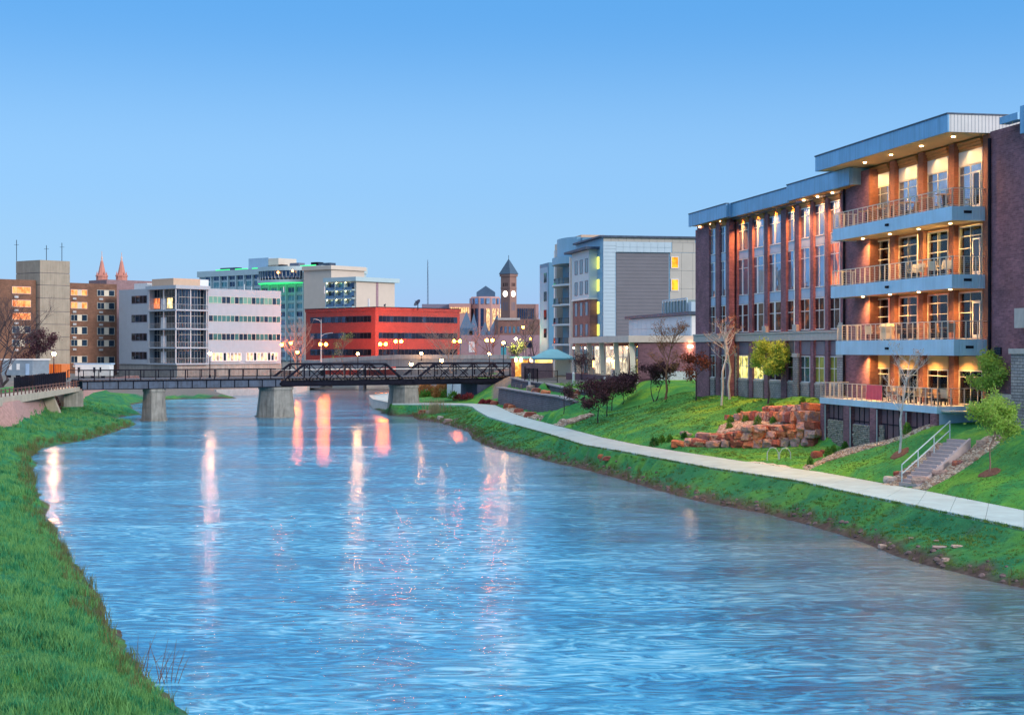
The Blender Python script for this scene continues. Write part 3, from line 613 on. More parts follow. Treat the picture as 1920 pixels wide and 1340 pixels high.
# roof slab of the wing and far end walls
mb = MB(); WL_PI.box(mb, uL, uE, -22, -.45, HR(11.45), HR(12.2)); part('roof', mb, M['panel_dark'], H)
mb = MB(); WL_PI.box(mb, uL - .4, uL, -22, -.4, GB, HR(11.45)); part('wall', mb, M['brick'], H)
secs_ = [(WL_PI, WL_GL, [(1304, 1329.5), (1342, 1349), (1361.5, 1367)], [(1329.5, 1342), (1349, 1361.5)], 'c'),
         (W_PI, W_GL, [(1367.5, 1382) , (1404, 1410.5), (1433, 1439.5), (1464, 1474)], [(1382.5, 1404), (1410.5, 1433), (1441, 1467), (1476, 1490)], 'w'),
         (WR_PI, WR_GL, [(1490.5, 1498), (1519.5, 1525), (1547, 1553), (1576, 1584.8)], [(1500, 1519.5), (1527, 1547), (1555, 1576)], 'c')]
for fp, fg, pil, wins, typ in secs_:
    for a, b_ in pil: fp.bx('pillar', fp.u(a), fp.u(b_), -.5, 0, GB, HR(11.25), M['brick'], H)
    for a, b_ in wins:
        ua, ub = fg.u(a), fg.u(b_); bt = [.30] if typ == 'w' and a != 1476 else None
        for key, hb in (('up', .74), ('mid', .74), ('low', .60), ('gr', .55)):
            z0, z1 = zw[key]; gmat = {'up': M['glass'], 'mid': M['glass'], 'low': M['glass_dark'], 'gr': M['glass_dark']}[key]
            if key == 'gr':
                gmat = {1382.5: 'litg', 1410.5: 'litg', 1500: 'gt', 1527: 'gy', 1555: 'gy'}.get(a, 'gd')
                gmat = {'litg': None, 'gt': M['glass_teal'], 'gy': None, 'gd': M['glass_dark']}[gmat] or (LITG if a in (1382.5, 1410.5) else CURT) if 'LITG' in globals() else M['glass_dark']
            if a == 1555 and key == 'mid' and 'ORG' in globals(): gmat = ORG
            window(fg, 'window', ua, ub, z0, z1, .0, H, M['white_frame'], gmat, (.5,) if a != 1476 else (.93,), (hb,), bars_thick=bt if key != 'gr' else None)
        for z0, z1 in ((HR(7.95), HR(8.58)), (HR(3.98), HR(4.68))): fg.bx('spandrel_panel', ua, ub, -.05, .04, z0, z1, M['panel_grey'], H)
        fg.bx('grey_panel', ua, ub, -.05, .03, HR(-.42), HR(.62), M['panel_dark'], H)
        for k in range(4): fg.bx('cornice_board', ua, ub, -.05, .03 + .05 * k, HR(11.06) + .16 * k, HR(11.20) + .16 * k, M['louver'], H)
        fg.bx('window_sill', ua, ub, -.05, .16, HR(-2.70), HR(-2.57), M['stone_ledge'], H)
        fg.bx('stone_apron', ua, ub, -.05, .12, GB, HR(-2.71), M['fieldstone'], H)
# stone ledge band in three runs, standing proud of the pillars
for fp, a, b_ in ((WL_PI, 1302, 1366), (W_PI, 1368, 1490), (WR_PI, 1490, 1585)):
    fp.bx('stone_band', fp.u(a), fp.u(b_), -.05, .10, HR(.70), HR(1.28), M['stone_ledge'], H)
    fp.bx('stone_band', fp.u(a), fp.u(b_), -.05, .18, HR(1.285), HR(1.42), M['stone_ledge'], H)
for fp, a, b_ in ((W_PI, 1369, 1379), (W_PI, 1433, 1440), (WR_PI, 1490.5, 1498), (WR_PI, 1577, 1585)):
    fp.bx('stone_cap', fp.u(a), fp.u(b_), -.05, .22, HR(1.43), HR(1.95), M['stone_ledge'], H)
for a, b_ in ((1367.5, 1382), (1490, 1499), (1573, 1585)):
    fp = WR_PI if a > 1480 else W_PI
    fp.bx('stone_pier', fp.u(a), fp.u(b_), .01, .16, GB, HR(-.60), M['fieldstone'], H)
    fp.bx('stone_cap', fp.u(a) + .05, fp.u(b_) - .05, .01, .22, HR(-.595), HR(-.30), M['stone_ledge'], H)
# fascias
fl = [(FR((43.7, 0), FD), 1291, 1361.5), (FR((44.2, 0), FD), 1361.5, 1475), (FR((43.75, 0), FD), 1475, 1592)]
for k, (f, a, b_) in enumerate(fl):
    ua, ub = f.u(a), f.u(b_)
    f.bx('fascia', ua, ub, -.2, 0, HR(11.52), HR(12.66) + (0.06 if k == 2 else 0), M['fascia'], H)
    f.bx('fascia_cap', ua, ub, -.3, .05, HR(12.67) + (0.06 if k == 2 else 0), HR(12.75) + (0.06 if k == 2 else 0), M['steel_grey'], H)
    f.bx('soffit', ua, ub, -1.8, -.21, HR(11.56), HR(11.64), M['louver'], H)
    if k != 1: f.bx('fascia_end', ub - .12, ub, -1.6, -.205, HR(11.53), HR(12.7), M['fascia'], H)
for px, k in ((1313, 0), (1334, 0), (1353, 0), (1390, 1), (1419, 1), (1452, 1), (1484, 1), (1508, 2), (1534, 2), (1562, 2)):
    f = fl[k][0]; fp = (WL_PI, W_PI, WR_PI)[k]; u = f.u(px, -1.0); c = f.p(u, -1.0, HR(11.5))
    tg = fp.p(fp.u(px) + .2, -.1, HR(6)); downlight(f, u, -.95, HR(11.5), H, 1900, .13, (1, .36, .08), 105, target=tg)
# --- block between wing and balconies
mb = MB(); FB.box(mb, FB.u(1594), FB.u(1628.5), -5, 0, 2.0, HR(12.45)); FB.box(mb, FB.u(1584.5), FB.u(1594.3), -5, 0, 2.0, HR(11.5)); part('brick_block', mb, M['brick'], H)
mb = MB(); p0 = FB.p(FB.u(1585.3), .12, 0); mb.tube([(p0[0], p0[1], 5.4), (p0[0], p0[1], HR(11.5))], .09, 8); part('downpipe', mb, M['steel_black'], H)
# --- balcony bay
bays = [(1634.5, 1668), (1686, 1721.5), (1740, 1779), (1799, 1843)]
pils = [(1668, 1677.5), (1721.5, 1731), (1779, 1789), (1843, 1856.5)]
for a, b_ in pils: FP.bx('pillar', FP.u(a), FP.u(b_), -.36, 0, HR(-3.38), HR(12.68), M['brick_red'], H)
FB.bx('pillar', FB.u(1628.5), FB.u(1630.2), -1.0, -.01, HR(-3.38), HR(12.45), M['brick_red'], H)
zf = [HR(-3.42), HR(.60), HR(4.42), HR(8.43)]
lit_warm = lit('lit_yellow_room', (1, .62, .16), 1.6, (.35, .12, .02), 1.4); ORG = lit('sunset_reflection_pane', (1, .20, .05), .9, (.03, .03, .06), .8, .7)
def bay_win(i, fl_, z0, z1, gmat, door=None):
    a, b_ = bays[i]; ua, ub = FG.u(a), FG.u(b_); hb = (.80,) if fl_ in (3, 0) else (.56, .80)
    return window(FG, 'window', ua, ub, z0, z1, 0, H, M['frame'], gmat, (.5,), hb, fw=.08)
for i, (a, b_) in enumerate(bays):
    ua, ub = FG.u(a), FG.u(b_)
    bay_win(i, 3, HR(8.45), HR(11.22), M['glass'])
    FG.bx('blind_panel', ua, ub, -.05, .05, HR(11.24), HR(12.08), M['white'], H)
    for k in range(3): FG.bx('cornice_board', ua, ub, -.05, .04 + .07 * k, HR(12.10) + .19 * k, HR(12.27) + .19 * k, M['louver'], H)
    bay_win(i, 2, HR(4.45), HR(7.50), M['clear']); bay_win(i, 1, HR(.63), HR(3.50), M['clear'])
    bay_win(i, 0, HR(-3.38), HR(-1.25), M['clear']); FG.bx('lintel_panel', ua, ub, -.05, .04, HR(-1.23), HR(-.42), M['soffit'], H)
# doors with pale leaves (parts with a pane as sub-part)
for i, fl_, side in ((3, 3, 0), (3, 2, 0), (3, 1, 0), (0, 2, 1), (0, 1, 1), (0, 0, 1)):
    ua, ub = FG.u(bays[i][0]), FG.u(bays[i][1]); lo, hi = min(ua, ub), max(ua, ub); u0 = lo + .12 if side == 0 else hi - 1.05; z0 = zf[fl_] + .04
    mb = MB(); 
    for q in ((u0, u0 + .1, z0, z0 + 2.25), (u0 + .83, u0 + .93, z0, z0 + 2.25), (u0 + .1, u0 + .83, z0, z0 + .25), (u0 + .1, u0 + .83, z0 + 2.13, z0 + 2.25)): FG.box(mb, q[0], q[1], .07, .13, q[2], q[3])
    d = part('door', mb, M['white'], H); mb = MB(); FG.box(mb, u0 + .1, u0 + .83, .08, .1, z0 + .25, z0 + 2.13); part('pane', mb, M['glass_dark'], d)
# rooms behind the clear glass: floors, back wall, ceilings
ua, ub = FG.u(1632), FG.u(1858)
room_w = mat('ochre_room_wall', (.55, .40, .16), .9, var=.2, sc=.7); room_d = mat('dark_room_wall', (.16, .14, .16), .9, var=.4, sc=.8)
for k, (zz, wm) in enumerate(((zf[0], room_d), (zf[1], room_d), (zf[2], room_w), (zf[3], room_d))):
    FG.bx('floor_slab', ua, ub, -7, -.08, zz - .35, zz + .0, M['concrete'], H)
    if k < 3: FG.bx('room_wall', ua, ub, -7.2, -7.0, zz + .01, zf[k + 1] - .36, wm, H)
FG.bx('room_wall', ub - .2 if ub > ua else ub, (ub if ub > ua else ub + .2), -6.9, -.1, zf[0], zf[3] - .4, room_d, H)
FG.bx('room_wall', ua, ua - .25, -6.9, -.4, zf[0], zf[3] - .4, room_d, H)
mb = MB(); FG.box(mb, ua, ub, -.6, -.06, HR(12.08), HR(12.66)); FG.box(mb, ua, ub, -.28, -.06, HR(8.45), HR(12.08)); part('wall', mb, M['brick_red'], H)
# spandrels hidden behind each balcony deck
for zz in (zf[1], zf[2], zf[3]): FG.bx('spandrel', ua, ub, -.3, .03, zz - .90, zz - .0, M['louver'], H)
# interior lamps the photograph shows: ceiling strips on the second floor, red pendants on the first
strip = emit('ceiling_strip_lamp', (1, .62, .18), 60); pend = emit('red_pendant_lamp', (1, .16, .07), 30)
for px, o_, z_ in ((1815, -1.6, 7.25), (1835, -2.4, 7.2), (1760, -5, 7.3), (1700, -5.5, 7.3)):
    u = FG.u(px, o_); FG.bx('ceiling_lamp', u - .6, u + .6, o_ - .2, o_ + .2, HR(z_), HR(z_) + .06, strip, H)
for px, o_, z_, e_, c_ in ((1822, -2.2, 6.9, 700, (1, .62, .18)), (1758, -4, 6.9, 300, (1, .6, .2)), (1700, -4, 6.9, 200, (1, .55, .25)), (1758, -2.5, 2.6, 120, (1, .15, .08)), (1706, -2.5, 2.4, 120, (1, .2, .1)), (1760, -3, -1.6, 120, (1, .7, .4))):
    l = bpy.data.lights.new('room_light', 'POINT'); l.energy = e_; l.color = c_; l.shadow_soft_size = .3; o = bpy.data.objects.new('room_light', l); COL.objects.link(o); o.parent = H; o.location = Vector(FG.p(FG.u(px, o_), o_, HR(z_))) - wpos(H)
orange_curtain = mat('orange_curtain', (.75, .16, .03), .9, var=.3, sc=2, scale=(4, 4, .3))
for px0, px1 in ((1638, 1648), (1656, 1666)): FG.bx('curtain', FG.u(px0, -.5), FG.u(px1, -.5), -.56, -.5, HR(4.5), HR(7.1), orange_curtain, H)
for px, o_, z_ in ((1690, -2, 2.0), (1702, -3, 1.7), (1712, -2.2, 1.9), (1706, -1.5, 1.45), (1748, -2, 2.45), (1755, -2.5, 2.7), (1763, -2, 2.1), (1771, -1.5, 1.9), (1808, -2, 2.1), (1826, -1.6, 2.1), (1832, -2.4, 2.2), (1720, -3.5, 3.0), (1700, -4, 2.5)):
    mb = MB(); c = FG.p(FG.u(px, o_), o_, HR(z_)); mb.lathe(c, [(.03, .22), (.12, .16), (.24, -.02), (.2, -.06)], 10); pl = part('pendant_lamp', mb, pend, H)
    mb = MB(); mb.tube([(c[0], c[1], c[2] + .2), (c[0], c[1], HR(3.5))], .012, 4); part('cord', mb, M['steel_black'], pl)
# --- balconies: deck, fascia, end, soffit, railing with posts
railm = mat('pale_rail_metal', (.60, .58, .52), .4, metal=.3, var=.05, sc=3)
def railing(fr, u0, u1, o, z, parent, h=1.07, step=.78, cables=7, r=.022):
    """top rail (one part) + posts (each a part) + cables (one part)"""
    n = max(1, round(abs(u1 - u0) / step))
    mb = MB(); a, b_ = Vector(fr.p(u0, o, z + h)), Vector(fr.p(u1, o, z + h)); mb.bar(a, b_, .07, .05); mb.bar(a - Vector((0, 0, h - .08)), b_ - Vector((0, 0, h - .08)), .03, .03)
    rl = part('rail', mb, railm, parent)
    pm = MB(); pm.box(-.028, .028, -.028, .028, 0, h - .026); pmesh = pm.mesh('post'); pmesh.materials.append(railm)
    for k in range(n + 1):
        c = fr.p(u0 + (u1 - u0) * k / n, o, z)
        p_ = bpy.data.objects.new('post', pmesh); COL.objects.link(p_); p_.parent = parent; p_.location = Vector(c) - wpos(parent); p_.rotation_euler = (0, 0, math.atan2(fr.d.y, fr.d.x)); WPOS[p_.name] = Vector(c)
    if cables:
        mb = MB()
        for k in range(1, cables + 1):
            dz = Vector((0, 0, -h + .10 + (h - .16) * k / (cables + 1))); mb.bar(a + dz, b_ + dz, .008)
        part('cable', mb, M['metal_light'], rl)
def perp(fr, u, o): # plane at right angles to fr through point (u, o)
    q = fr.p(u, o, 0); return FR((q[0], q[1]), (fr.n.x, fr.n.y))
END = 2.38
for k, (z, zb, a, b_) in enumerate(((HR(8.43), HR(7.60), 1561, 1785), (HR(4.42), HR(3.60), 1558, 1785), (HR(.60), HR(-.36), 1567, 1788.5))):
    f = FBAL; ua, ub = f.u(a), f.u(b_); lo, hi = min(ua, ub), max(ua, ub)
    B = part('balcony', (lambda m_: (f.box(m_, lo + .1, hi - .1, -END, -.12, z - .20, z - .01), m_)[1])(MB()), M['concrete_light'], H)
    f.bx('fascia', lo, hi, -.1, 0, zb, z, M['balcony'], B)
    f.bx('fascia', lo, lo + .1, -END, -.102, zb, z, M['balcony'], B)
    f.bx('soffit', lo + .1, hi - .1, -END, -.12, zb + .05, zb + .12, M['soffit'], B)
    f.bx('fascia', hi - .1, hi, -END, -.102, zb, z, M['balcony'], B)
    f.bx('vent', lo - .03, lo, -1.25, -.75, zb + .42, zb + .58, M['steel_black'], B)
    px = 1660; mb = MB(); f.box(mb, f.u(1662), f.u(1666.5), 0, .12, zb + .35, zb + .5); part('drain_spout', mb, M['steel_black'], B)
    railing(f, lo + .06, hi - .2, -.06, z, B); e = perp(f, lo + .06, -.06); s_ = 1 if (Vector(e.p(1, 0, 0)[:2]) - Vector(e.p(0, 0, 0)[:2])).dot(f.n) < 0 else -1
    railing(e, 0, s_ * (END - .15), 0, z, B); e = perp(f, hi - .2, -.06); railing(e, 0, s_ * (END - .15), 0, z, B)
    # second, inner stretch of railing that closes the balcony end against the wing
    if k < 3:
        for px_ in (1782, 1722.5, 1668.5, 1618):
            downlight(f, f.u(px_, -1.25), -1.25, zb + .045, B, 800, .12, (1, .50, .14), 150)
# --- canopy
f = FCN; lo, hi = f.u(1777), f.u(1528.5); zt, zb = HR(13.87) - .14, HR(12.70)
C_ = part('canopy', (lambda m_: (f.box(m_, lo + .1, hi - .1, -14, -.12, zt - .25, zt - .02), m_)[1])(MB()), M['panel_dark'], H)
f.bx('fascia', lo, hi, -.1, 0, zb, zt, M['fascia'], C_); f.bx('fascia', lo, lo + .1, -14, -.102, zb, zt, ribbed('sunlit_canopy_end', (.44, .45, .47), FD, .22, streak=.12), C_, label='pale ribbed end of the roof canopy')  # blue front and pale end: one grey metal, skylight and sunlight painted in
f.bx('fascia', hi - .1, hi, -5, -.102, zb, zt, M['fascia'], C_); f.bx('fascia_cap', lo - .05, hi + .05, -.25, .05, zt + .003, zt + .09, M['steel_grey'], C_)
f.bx('fascia_cap', lo - .05, lo + .2, -14, -.252, zt + .003, zt + .09, M['steel_grey'], C_)
f.bx('soffit', lo + .1, hi - .1, -4.2, -.12, zb + .06, zb + .13, M['soffit'], C_)
for px_ in (1789, 1729, 1672, 1623):
    u = f.u(px_, -1.5); g_ = FG.p(FG.u(px_ - 1 if px_ > 1700 else px_), .05, HR(11.6)); downlight(f, u, -1.45, zb + .05, C_, 900, .14, (1, .50, .14), 150)
    bi = {1789: 3, 1729: 2, 1672: 1, 1623: 0}[px_]; a, b_ = bays[bi]; uc = (FG.u(a) + FG.u(b_)) / 2; spot('wall_wash', FG.p(uc, .45, HR(12.35)), 30, (1, .78, .38), 70, FG.p(uc, .0, HR(11.2)), C_, .5, .04)
# --- forward brick wing at the right edge
FW2 = FR((44.75, 0), FD); u0, u1 = FW2.u(1856.5), FW2.u(1990)
FW2.bx('brick_wing', u0, u1, -9, 0, 2.5, HR(12.7), M['brick'], H)
mb = MB(); p0 = FW2.p(u0 - .1, .1, 0); mb.tube([(p0[0], p0[1], 5.6), (p0[0], p0[1], HR(12.3))], .09, 8); part('downpipe', mb, M['steel_black'], H)
FE = FR((44.0, 0), FD); FE.bx('fascia', FE.u(1874), FE.u(1908), -.6, 0, HR(12.75), HR(13.15), M['fascia'], H)
FE2 = FR((43.4, 0), FD); FE2.bx('fascia', FE2.u(1912.5), FE2.u(1990), -1.3, 0, HR(11.75), HR(13.25), M['fascia'], H)
FW2.bx('stone_band', u0 - .3, u1, .005, .14, HR(-2.82), HR(-2.55), M['stone_ledge'], H); FW2.bx('stone_apron', u0 - .3, u1, .005, .10, GB, HR(-2.83), M['fieldstone'], H)
FW2.bx('stone_pier', FW2.u(1911), u1, .15, .5, GB, HR(-.25), M['fieldstone'], H); FW2.bx('stone_cap', FW2.u(1909), u1, .15, .6, HR(-.245), HR(.05), M['stone_ledge'], H)
FW2.bx('stone_pier', FW2.u(1914), u1, .15, .4, HR(1.2), HR(2.3), M['stone_ledge'], H)
mb = MB(); FW2.box(mb, FW2.u(1866), FW2.u(1878.5), .01, .06, HR(-.30), HR(.12)); v_ = part('wall_vent', mb, M['steel_black'], H)
for k in range(4): FW2.bx('slat', FW2.u(1866.6), FW2.u(1877.8), .061, .09, HR(-.27) + .1 * k, HR(-.22) + .1 * k, M['steel_grey'], v_)
# --- terrace over the undercroft
f = FT; lo, hi = f.u(1757), f.u(1537); zd = HR(-3.40)
TR = part('terrace', (lambda m_: (f.box(m_, lo + .1, hi - .1, -3.1, -.12, zd - .2, zd - .01), m_)[1])(MB()), M['concrete_light'], H)
f.bx('fascia', lo, hi, -.1, 0, zd - .42, zd, M['balcony'], TR); f.bx('fascia', lo, lo + .1, -3.0, -.102, zd - .42, zd, M['balcony'], TR); f.bx('fascia', hi - .1, hi, -3.0, -.102, zd - .42, zd, M['balcony'], TR)
FG.bx('terrace_slab', FG.u(1690), FG.u(1858), .02, 2.6, zd - .3, zd - .22, M['concrete_light'], H)
railing(f, lo + .06, hi - .06, -.06, zd, TR, cables=6); e = perp(f, lo + .06, -.06); railing(e, 0, s_ * 2.6, 0, zd, TR, cables=6); e = perp(f, hi - .06, -.06); railing(e, 0, s_ * 2.9, 0, zd, TR, cables=6)
FG.bx('stone_apron', FG.u(1640), FG.u(1858), .01, .10, 3.4, zd - .31, M['fieldstone'], H); f.bx('side_wall', lo + .02, lo + .3, -3.0, -.15, 3.6, zd - .43, M['panel_grey'], H)
gray_screen = mat('brown_mesh_screen', (.13, .075, .10), .7, var=.15, sc=3); gab = mat('gabion_stones', (.30, .28, .25), .9, var=.5, sc=6, st=.8)
for a, b_ in ((1537.5, 1544.5), (1580.5, 1591), (1630, 1641), (1688, 1696), (1743.5, 1756.5)): f.bx('pillar', f.u(a), f.u(b_), -.5, -.02, 1.8, zd - .43, M['brick'], H)
for a, b_ in ((1546, 1580.5), (1593, 1630), (1643, 1687.5), (1698, 1743.5)):
    ua, ub = f.u(a), f.u(b_); u_lo, u_hi = min(ua, ub), max(ua, ub); sp_ = part('mesh_screen', (lambda m_: (f.box(m_, u_lo, u_hi, -.42, -.38, 1.9, zd - .43), m_)[1])(MB()), gray_screen, H)
    for k in range(1, 4): f.bx('screen_bar', u_lo + (u_hi - u_lo) * k / 4 - .03, u_lo + (u_hi - u_lo) * k / 4 + .03, -.379, -.34, 1.9, zd - .44, M['steel_black'], sp_)
    f.bx('screen_bar', u_lo, u_hi, -.339, -.31, zd - 1.45, zd - 1.39, M['steel_black'], sp_)
    mb = MB(); q = f.p(u_hi + .12, -.1, 0); mb.tube([(q[0], q[1], 1.9), (q[0], q[1], zd - .5)], .05, 6); part('downpipe', mb, M['metal_light'], H)
rg = random.Random(4); mb = MB()
for (a, b_, zt_, zb_) in ((1547, 1580, 4.05, 2.2), (1594, 1629, 4.0, 2.6), (1643.5, 1650, 4.1, 3.0)):
    ua, ub = sorted((f.u(a), f.u(b_))); k = 0
    z_ = zb_
    while z_ < zt_:
        u_ = ua
        while u_ < ub:
            w_ = rg.uniform(.09, .2); c = Vector(f.p(u_, -.24 + rg.uniform(-.05, .05), z_)); mb.ball(c, w_ * .6, 5, 4, .75); u_ += w_
        z_ += .13
part('gabion_fill', mb, gab, H, kind='stuff')
mb = MB()
for (a, b_, zt_, zb_) in ((1547, 1580, 4.05, 2.2), (1594, 1629, 4.0, 2.6), (1643.5, 1650, 4.1, 3.0)): f.box(mb, f.u(a), f.u(b_), -.37, -.28, zb_ - .3, zt_)
part('gabion_core', mb, M['panel_dark'], H)

# ================================================================== old railway bridge over the river
FBR = FR((-52.5, 183), (.84, .544)); BW_ = 4.6
BR = thing('truss_bridge', 'black steel truss footbridge on concrete piers crossing the river', 'bridge', FBR.p(35, -2.3, 0))
uA, uT1, uT2, uZ = FBR.u(155), FBR.u(528), FBR.u(768), FBR.u(984)
deckm = mat('bridge_deck', (.09, .10, .13), .8, var=.15, sc=2)
FBR.bx('deck', uA, uZ + 1, -BW_, -.05, 5.18, 5.34, deckm, BR)
for o in (0, -BW_):
    FBR.bx('girder', uA, uT1 - .1, o - .14, o, 4.12, 5.02, M['steel_grey'], BR); FBR.bx('girder_flange', uA, uT1 - .1, o - .3, o + .14, 5.021, 5.12, M['steel_black'], BR)
    FBR.bx('girder_flange', uA, uT1 - .1, o - .3, o + .14, 4.03, 4.119, M['steel_black'], BR)
    FBR.bx('girder', uT1, uZ, o - .12, o + .02, 4.10, 4.62, M['steel_black'], BR); FBR.bx('girder_flange', uT1, uZ + .5, o - .2, o + .1, 4.63, 4.78, M['steel_black'], BR)
st = MB(); st.box(-.02, .02, -.07, .07, 0, .9); stm = st.mesh('stiffener'); stm.materials.append(M['steel_black'])
k = uA + .6
while k < uT1 - .3:
    p_ = bpy.data.objects.new('stiffener', stm); COL.objects.link(p_); p_.parent = BR; p_.location = Vector(FBR.p(k, .075, 4.12)) - wpos(BR); p_.rotation_euler = (0, 0, math.atan2(.544, .84)); k += 1.92
mb = MB(); k = uA
while k < uZ + .5: FBR.box(mb, k, k + .22, -BW_ - .25, .28, 4.95 if k > uT1 else 5.125, 5.175); k += .5
part('sleepers', mb, mat('dark_timber_sleepers', (.07, .05, .045), .9, var=.3), BR, kind='stuff')
# railings on the girder spans
for o in (-.02, -BW_ + .1):
    u = uA - .5; FBR.bx('rail', uA - .5, uT1 + 1.2, o - .04, o + .04, 6.38, 6.46, M['steel_black'], BR); FBR.bx('rail', uA - .5, uT1 + 1.2, o - .025, o + .025, 5.46, 5.51, M['steel_black'], BR)
    while u < uT1 + 1.2: FBR.bx('post', u - .05, u + .05, o - .05, o + .05, 5.18, 6.39, M['steel_black'], BR); u += 1.95
    mb = MB(); u = uA - .4
    while u < uT1 + 1.2: FBR.box(mb, u, u + .018, o - .01, o + .01, 5.51, 6.38); u += .15
    part('pickets', mb, M['steel_black'], BR, kind='stuff')
    FBR.bx('rail', uT1, uZ + 1, o - .28, o - .22, 6.25, 6.32, M['metal_light'], BR)
    mb = MB(); u = uT1
    while u < uZ + 1: FBR.box(mb, u, u + .018, o - .26, o - .24, 5.34, 6.25); u += .17
    part('pickets', mb, M['steel_black'], BR, kind='stuff')
for nb in ([525, 570.5, 608, 647, 685, 722.5, 761.5], [774, 815, 850, 886, 921, 956, 984]):
    us = [FBR.u(p) for p in nb]; zt, zb_ = 7.02, 4.45
    for o in (0, -BW_):
        B_ = lambda a, c, w_, h_=None, nm='brace': part(nm, (lambda m_: (m_.bar(FBR.p(a[0], o, a[1]), FBR.p(c[0], o, c[1]), w_, h_ or w_), m_)[1])(MB()), M['steel_black'], BR)
        B_((us[0], zb_), (us[-1], zb_), .30, .30, 'lower_chord'); B_((us[1], zt), (us[-2], zt), .32, .26, 'upper_chord')
        B_((us[0], zb_), (us[1], zt), .30, .26, 'end_post'); B_((us[-1], zb_), (us[-2], zt), .30, .26, 'end_post')
        for u in us[1:-1]: B_((u, zb_), (u, zt), .17, .17, 'upright')
        for i in range(1, 5): B_((us[i], zb_), (us[i + 1], zt), .10, .10); B_((us[i], zt), (us[i + 1], zb_), .10, .10)
        for i in range(1, 6): B_((us[i], 5.3), (us[i] + .6, 4.5), .07, .07)
# piers and abutment
pier_m = mat('stained_pier_concrete', (.30, .285, .25), .9, var=.25, sc=1.0, st=.5, streak=.55)
def pier(px, w_, L=6.2, htop=4.02):
    c = FBR.p(FBR.u(px, -BW_ / 2), -BW_ / 2, 0); fx = Vector((.22, -.975)); sx_ = Vector((.975, .22)); mb = MB()
    prof = [(-.5, .5), (-.5, -.30), (-.10, -.5), (.42, -.42), (.5, -.25), (.5, .5)]
    lv = [(-1.2, 1.12), (.12, 1.08), (.125, 1.0), (htop - .35, .84), (htop - .345, .90), (htop, .90)]
    for i in range(len(lv) - 1):
        if i in (1, 3): continue
        q = []
        for z_, k_ in (lv[i], lv[i + 1]):
            for a, b_ in prof: v = sx_ * (a * w_ * k_) - fx * (b_ * L * (k_ * .5 + .5)); q.append((c[0] + v.x, c[1] + v.y, z_))
        n = len(prof); mb.add(q, [tuple(range(n))[::-1], tuple(range(n, 2 * n))] + [(j, (j + 1) % n, n + (j + 1) % n, n + j) for j in range(n)])
    part('pier', mb, pier_m, BR)
pier(289, 3.1); pier(517.5, 4.9); pier(758, 4.1)
abm = mat('dark_abutment_concrete', (.09, .10, .17), .9, var=.2, sc=1, streak=.3)
FBR.bx('abutment', FBR.u(897), FBR.u(990), -BW_ - .3, -.3, 1.2, 4.0, abm, BR)
FBR.bx('abutment', FBR.u(120), FBR.u(157), -BW_, -.1, 2.0, 4.02, pier_m, BR)

# ================================================================== concrete road bridge behind
rbd = mat('grey_blue_bridge_concrete', (.15, .19, .23), .85, var=.2, sc=.5, streak=.4); rbl = mat('grey_parapet_concrete', (.26, .28, .30), .85, var=.12, sc=1, streak=.3)
rd = thing('road_bridge', 'long pale concrete road bridge with parapet behind the truss bridge', 'bridge', (-30, 335, 0))
FRD = FR((0, 332), (1, .02)); u0, u1, u2 = FRD.u(600), FRD.u(745), FRD.u(962)
def rbox(name, a, b_, o0, o1, za0, za1, zb0, zb1, m):
    mb = MB(); q = [FRD.p(a, o1, za0), FRD.p(b_, o1, zb0), FRD.p(b_, o0, zb0), FRD.p(a, o0, za0)]; t = [FRD.p(a, o1, za1), FRD.p(b_, o1, zb1), FRD.p(b_, o0, zb1), FRD.p(a, o0, za1)]; mb.hexa(q + t); return part(name, mb, m, rd)
rbox('girder', u0, u1, -12, 0, 4.3, 6.1, 5.2, 6.9, rbd); rbox('girder', u1, u2, -12, 0, 5.2, 6.9, 5.2, 6.9, rbd)
rbox('parapet', u0, u1, -.35, .12, 6.11, 7.0, 6.91, 7.85, rbl); rbox('parapet', u1, u2, -.35, .12, 6.91, 7.85, 6.91, 7.8, rbl)
u = u0 + 1
while u < u2: 
    t = min(1, (u - u0) / (u1 - u0)); zq = 6.1 + .8 * t; FRD.bx('parapet_post', u - .12, u + .12, .125, .2, zq + .05, zq + .85, rbl, rd); u += 3.0
FRD.bx('abutment', FRD.u(566), u0 - .02, -12, .3, .5, 6.6, rbd, rd); FRD.bx('abutment', FRD.u(742), u2, -12, -.6, .5, 5.18, rbd, rd)
FRD.bx('pier', FRD.u(672), FRD.u(680), -11, -1, -1.5, 4.9, rbd, rd)
mb = MB(); q = [gz(404, 738, .5), gz(550, 733, .5), gz(600, 731, .5)]
for a, b_ in ((q[0], q[1]), (q[1], Vector((-45, 330, 0)))): mb.bar((a.x, a.y, .5), (b_.x, b_.y, .5), .6, 1.6)
part('quay_wall', mb, M['concrete_light'], None).update_tag(); COL.objects[-1]
qo = [o for o in COL.objects if o.name.startswith('quay_wall')][0]; props(qo, 'low pale concrete quay wall along the far waterline beyond the bridge', 'wall')
Q = [(-9.5, 214), (-17.7, 213.8), (-21.2, 228), (-23.6, 247), (-21, 262), (-16, 285)]
mb = MB()
for (a, b_) in zip(Q[:-1], Q[1:]): mb.bar((a[0] + .2, a[1], .35), (b_[0] + .2, b_[1], .35), .45, 2.0)
for (a, b_) in zip(Q[1:-1], Q[2:]): mb.bar((a[0] + .2, a[1], 1.40), (b_[0] + .2, b_[1], 1.40), .6, .1)
solo('quay_wall', mb, M['concrete_light'], 'low curved pale quay wall behind the right bridge pier', 'wall')
mb = MB(); mb.poly([(-9, 214.5), (-6, 222), (-8, 246), (-14, 268), (-20.5, 262), (-23, 247), (-20.6, 228), (-17.2, 214.5)], .8, 1.38); o = struct('river_terrace', mb, pathm)

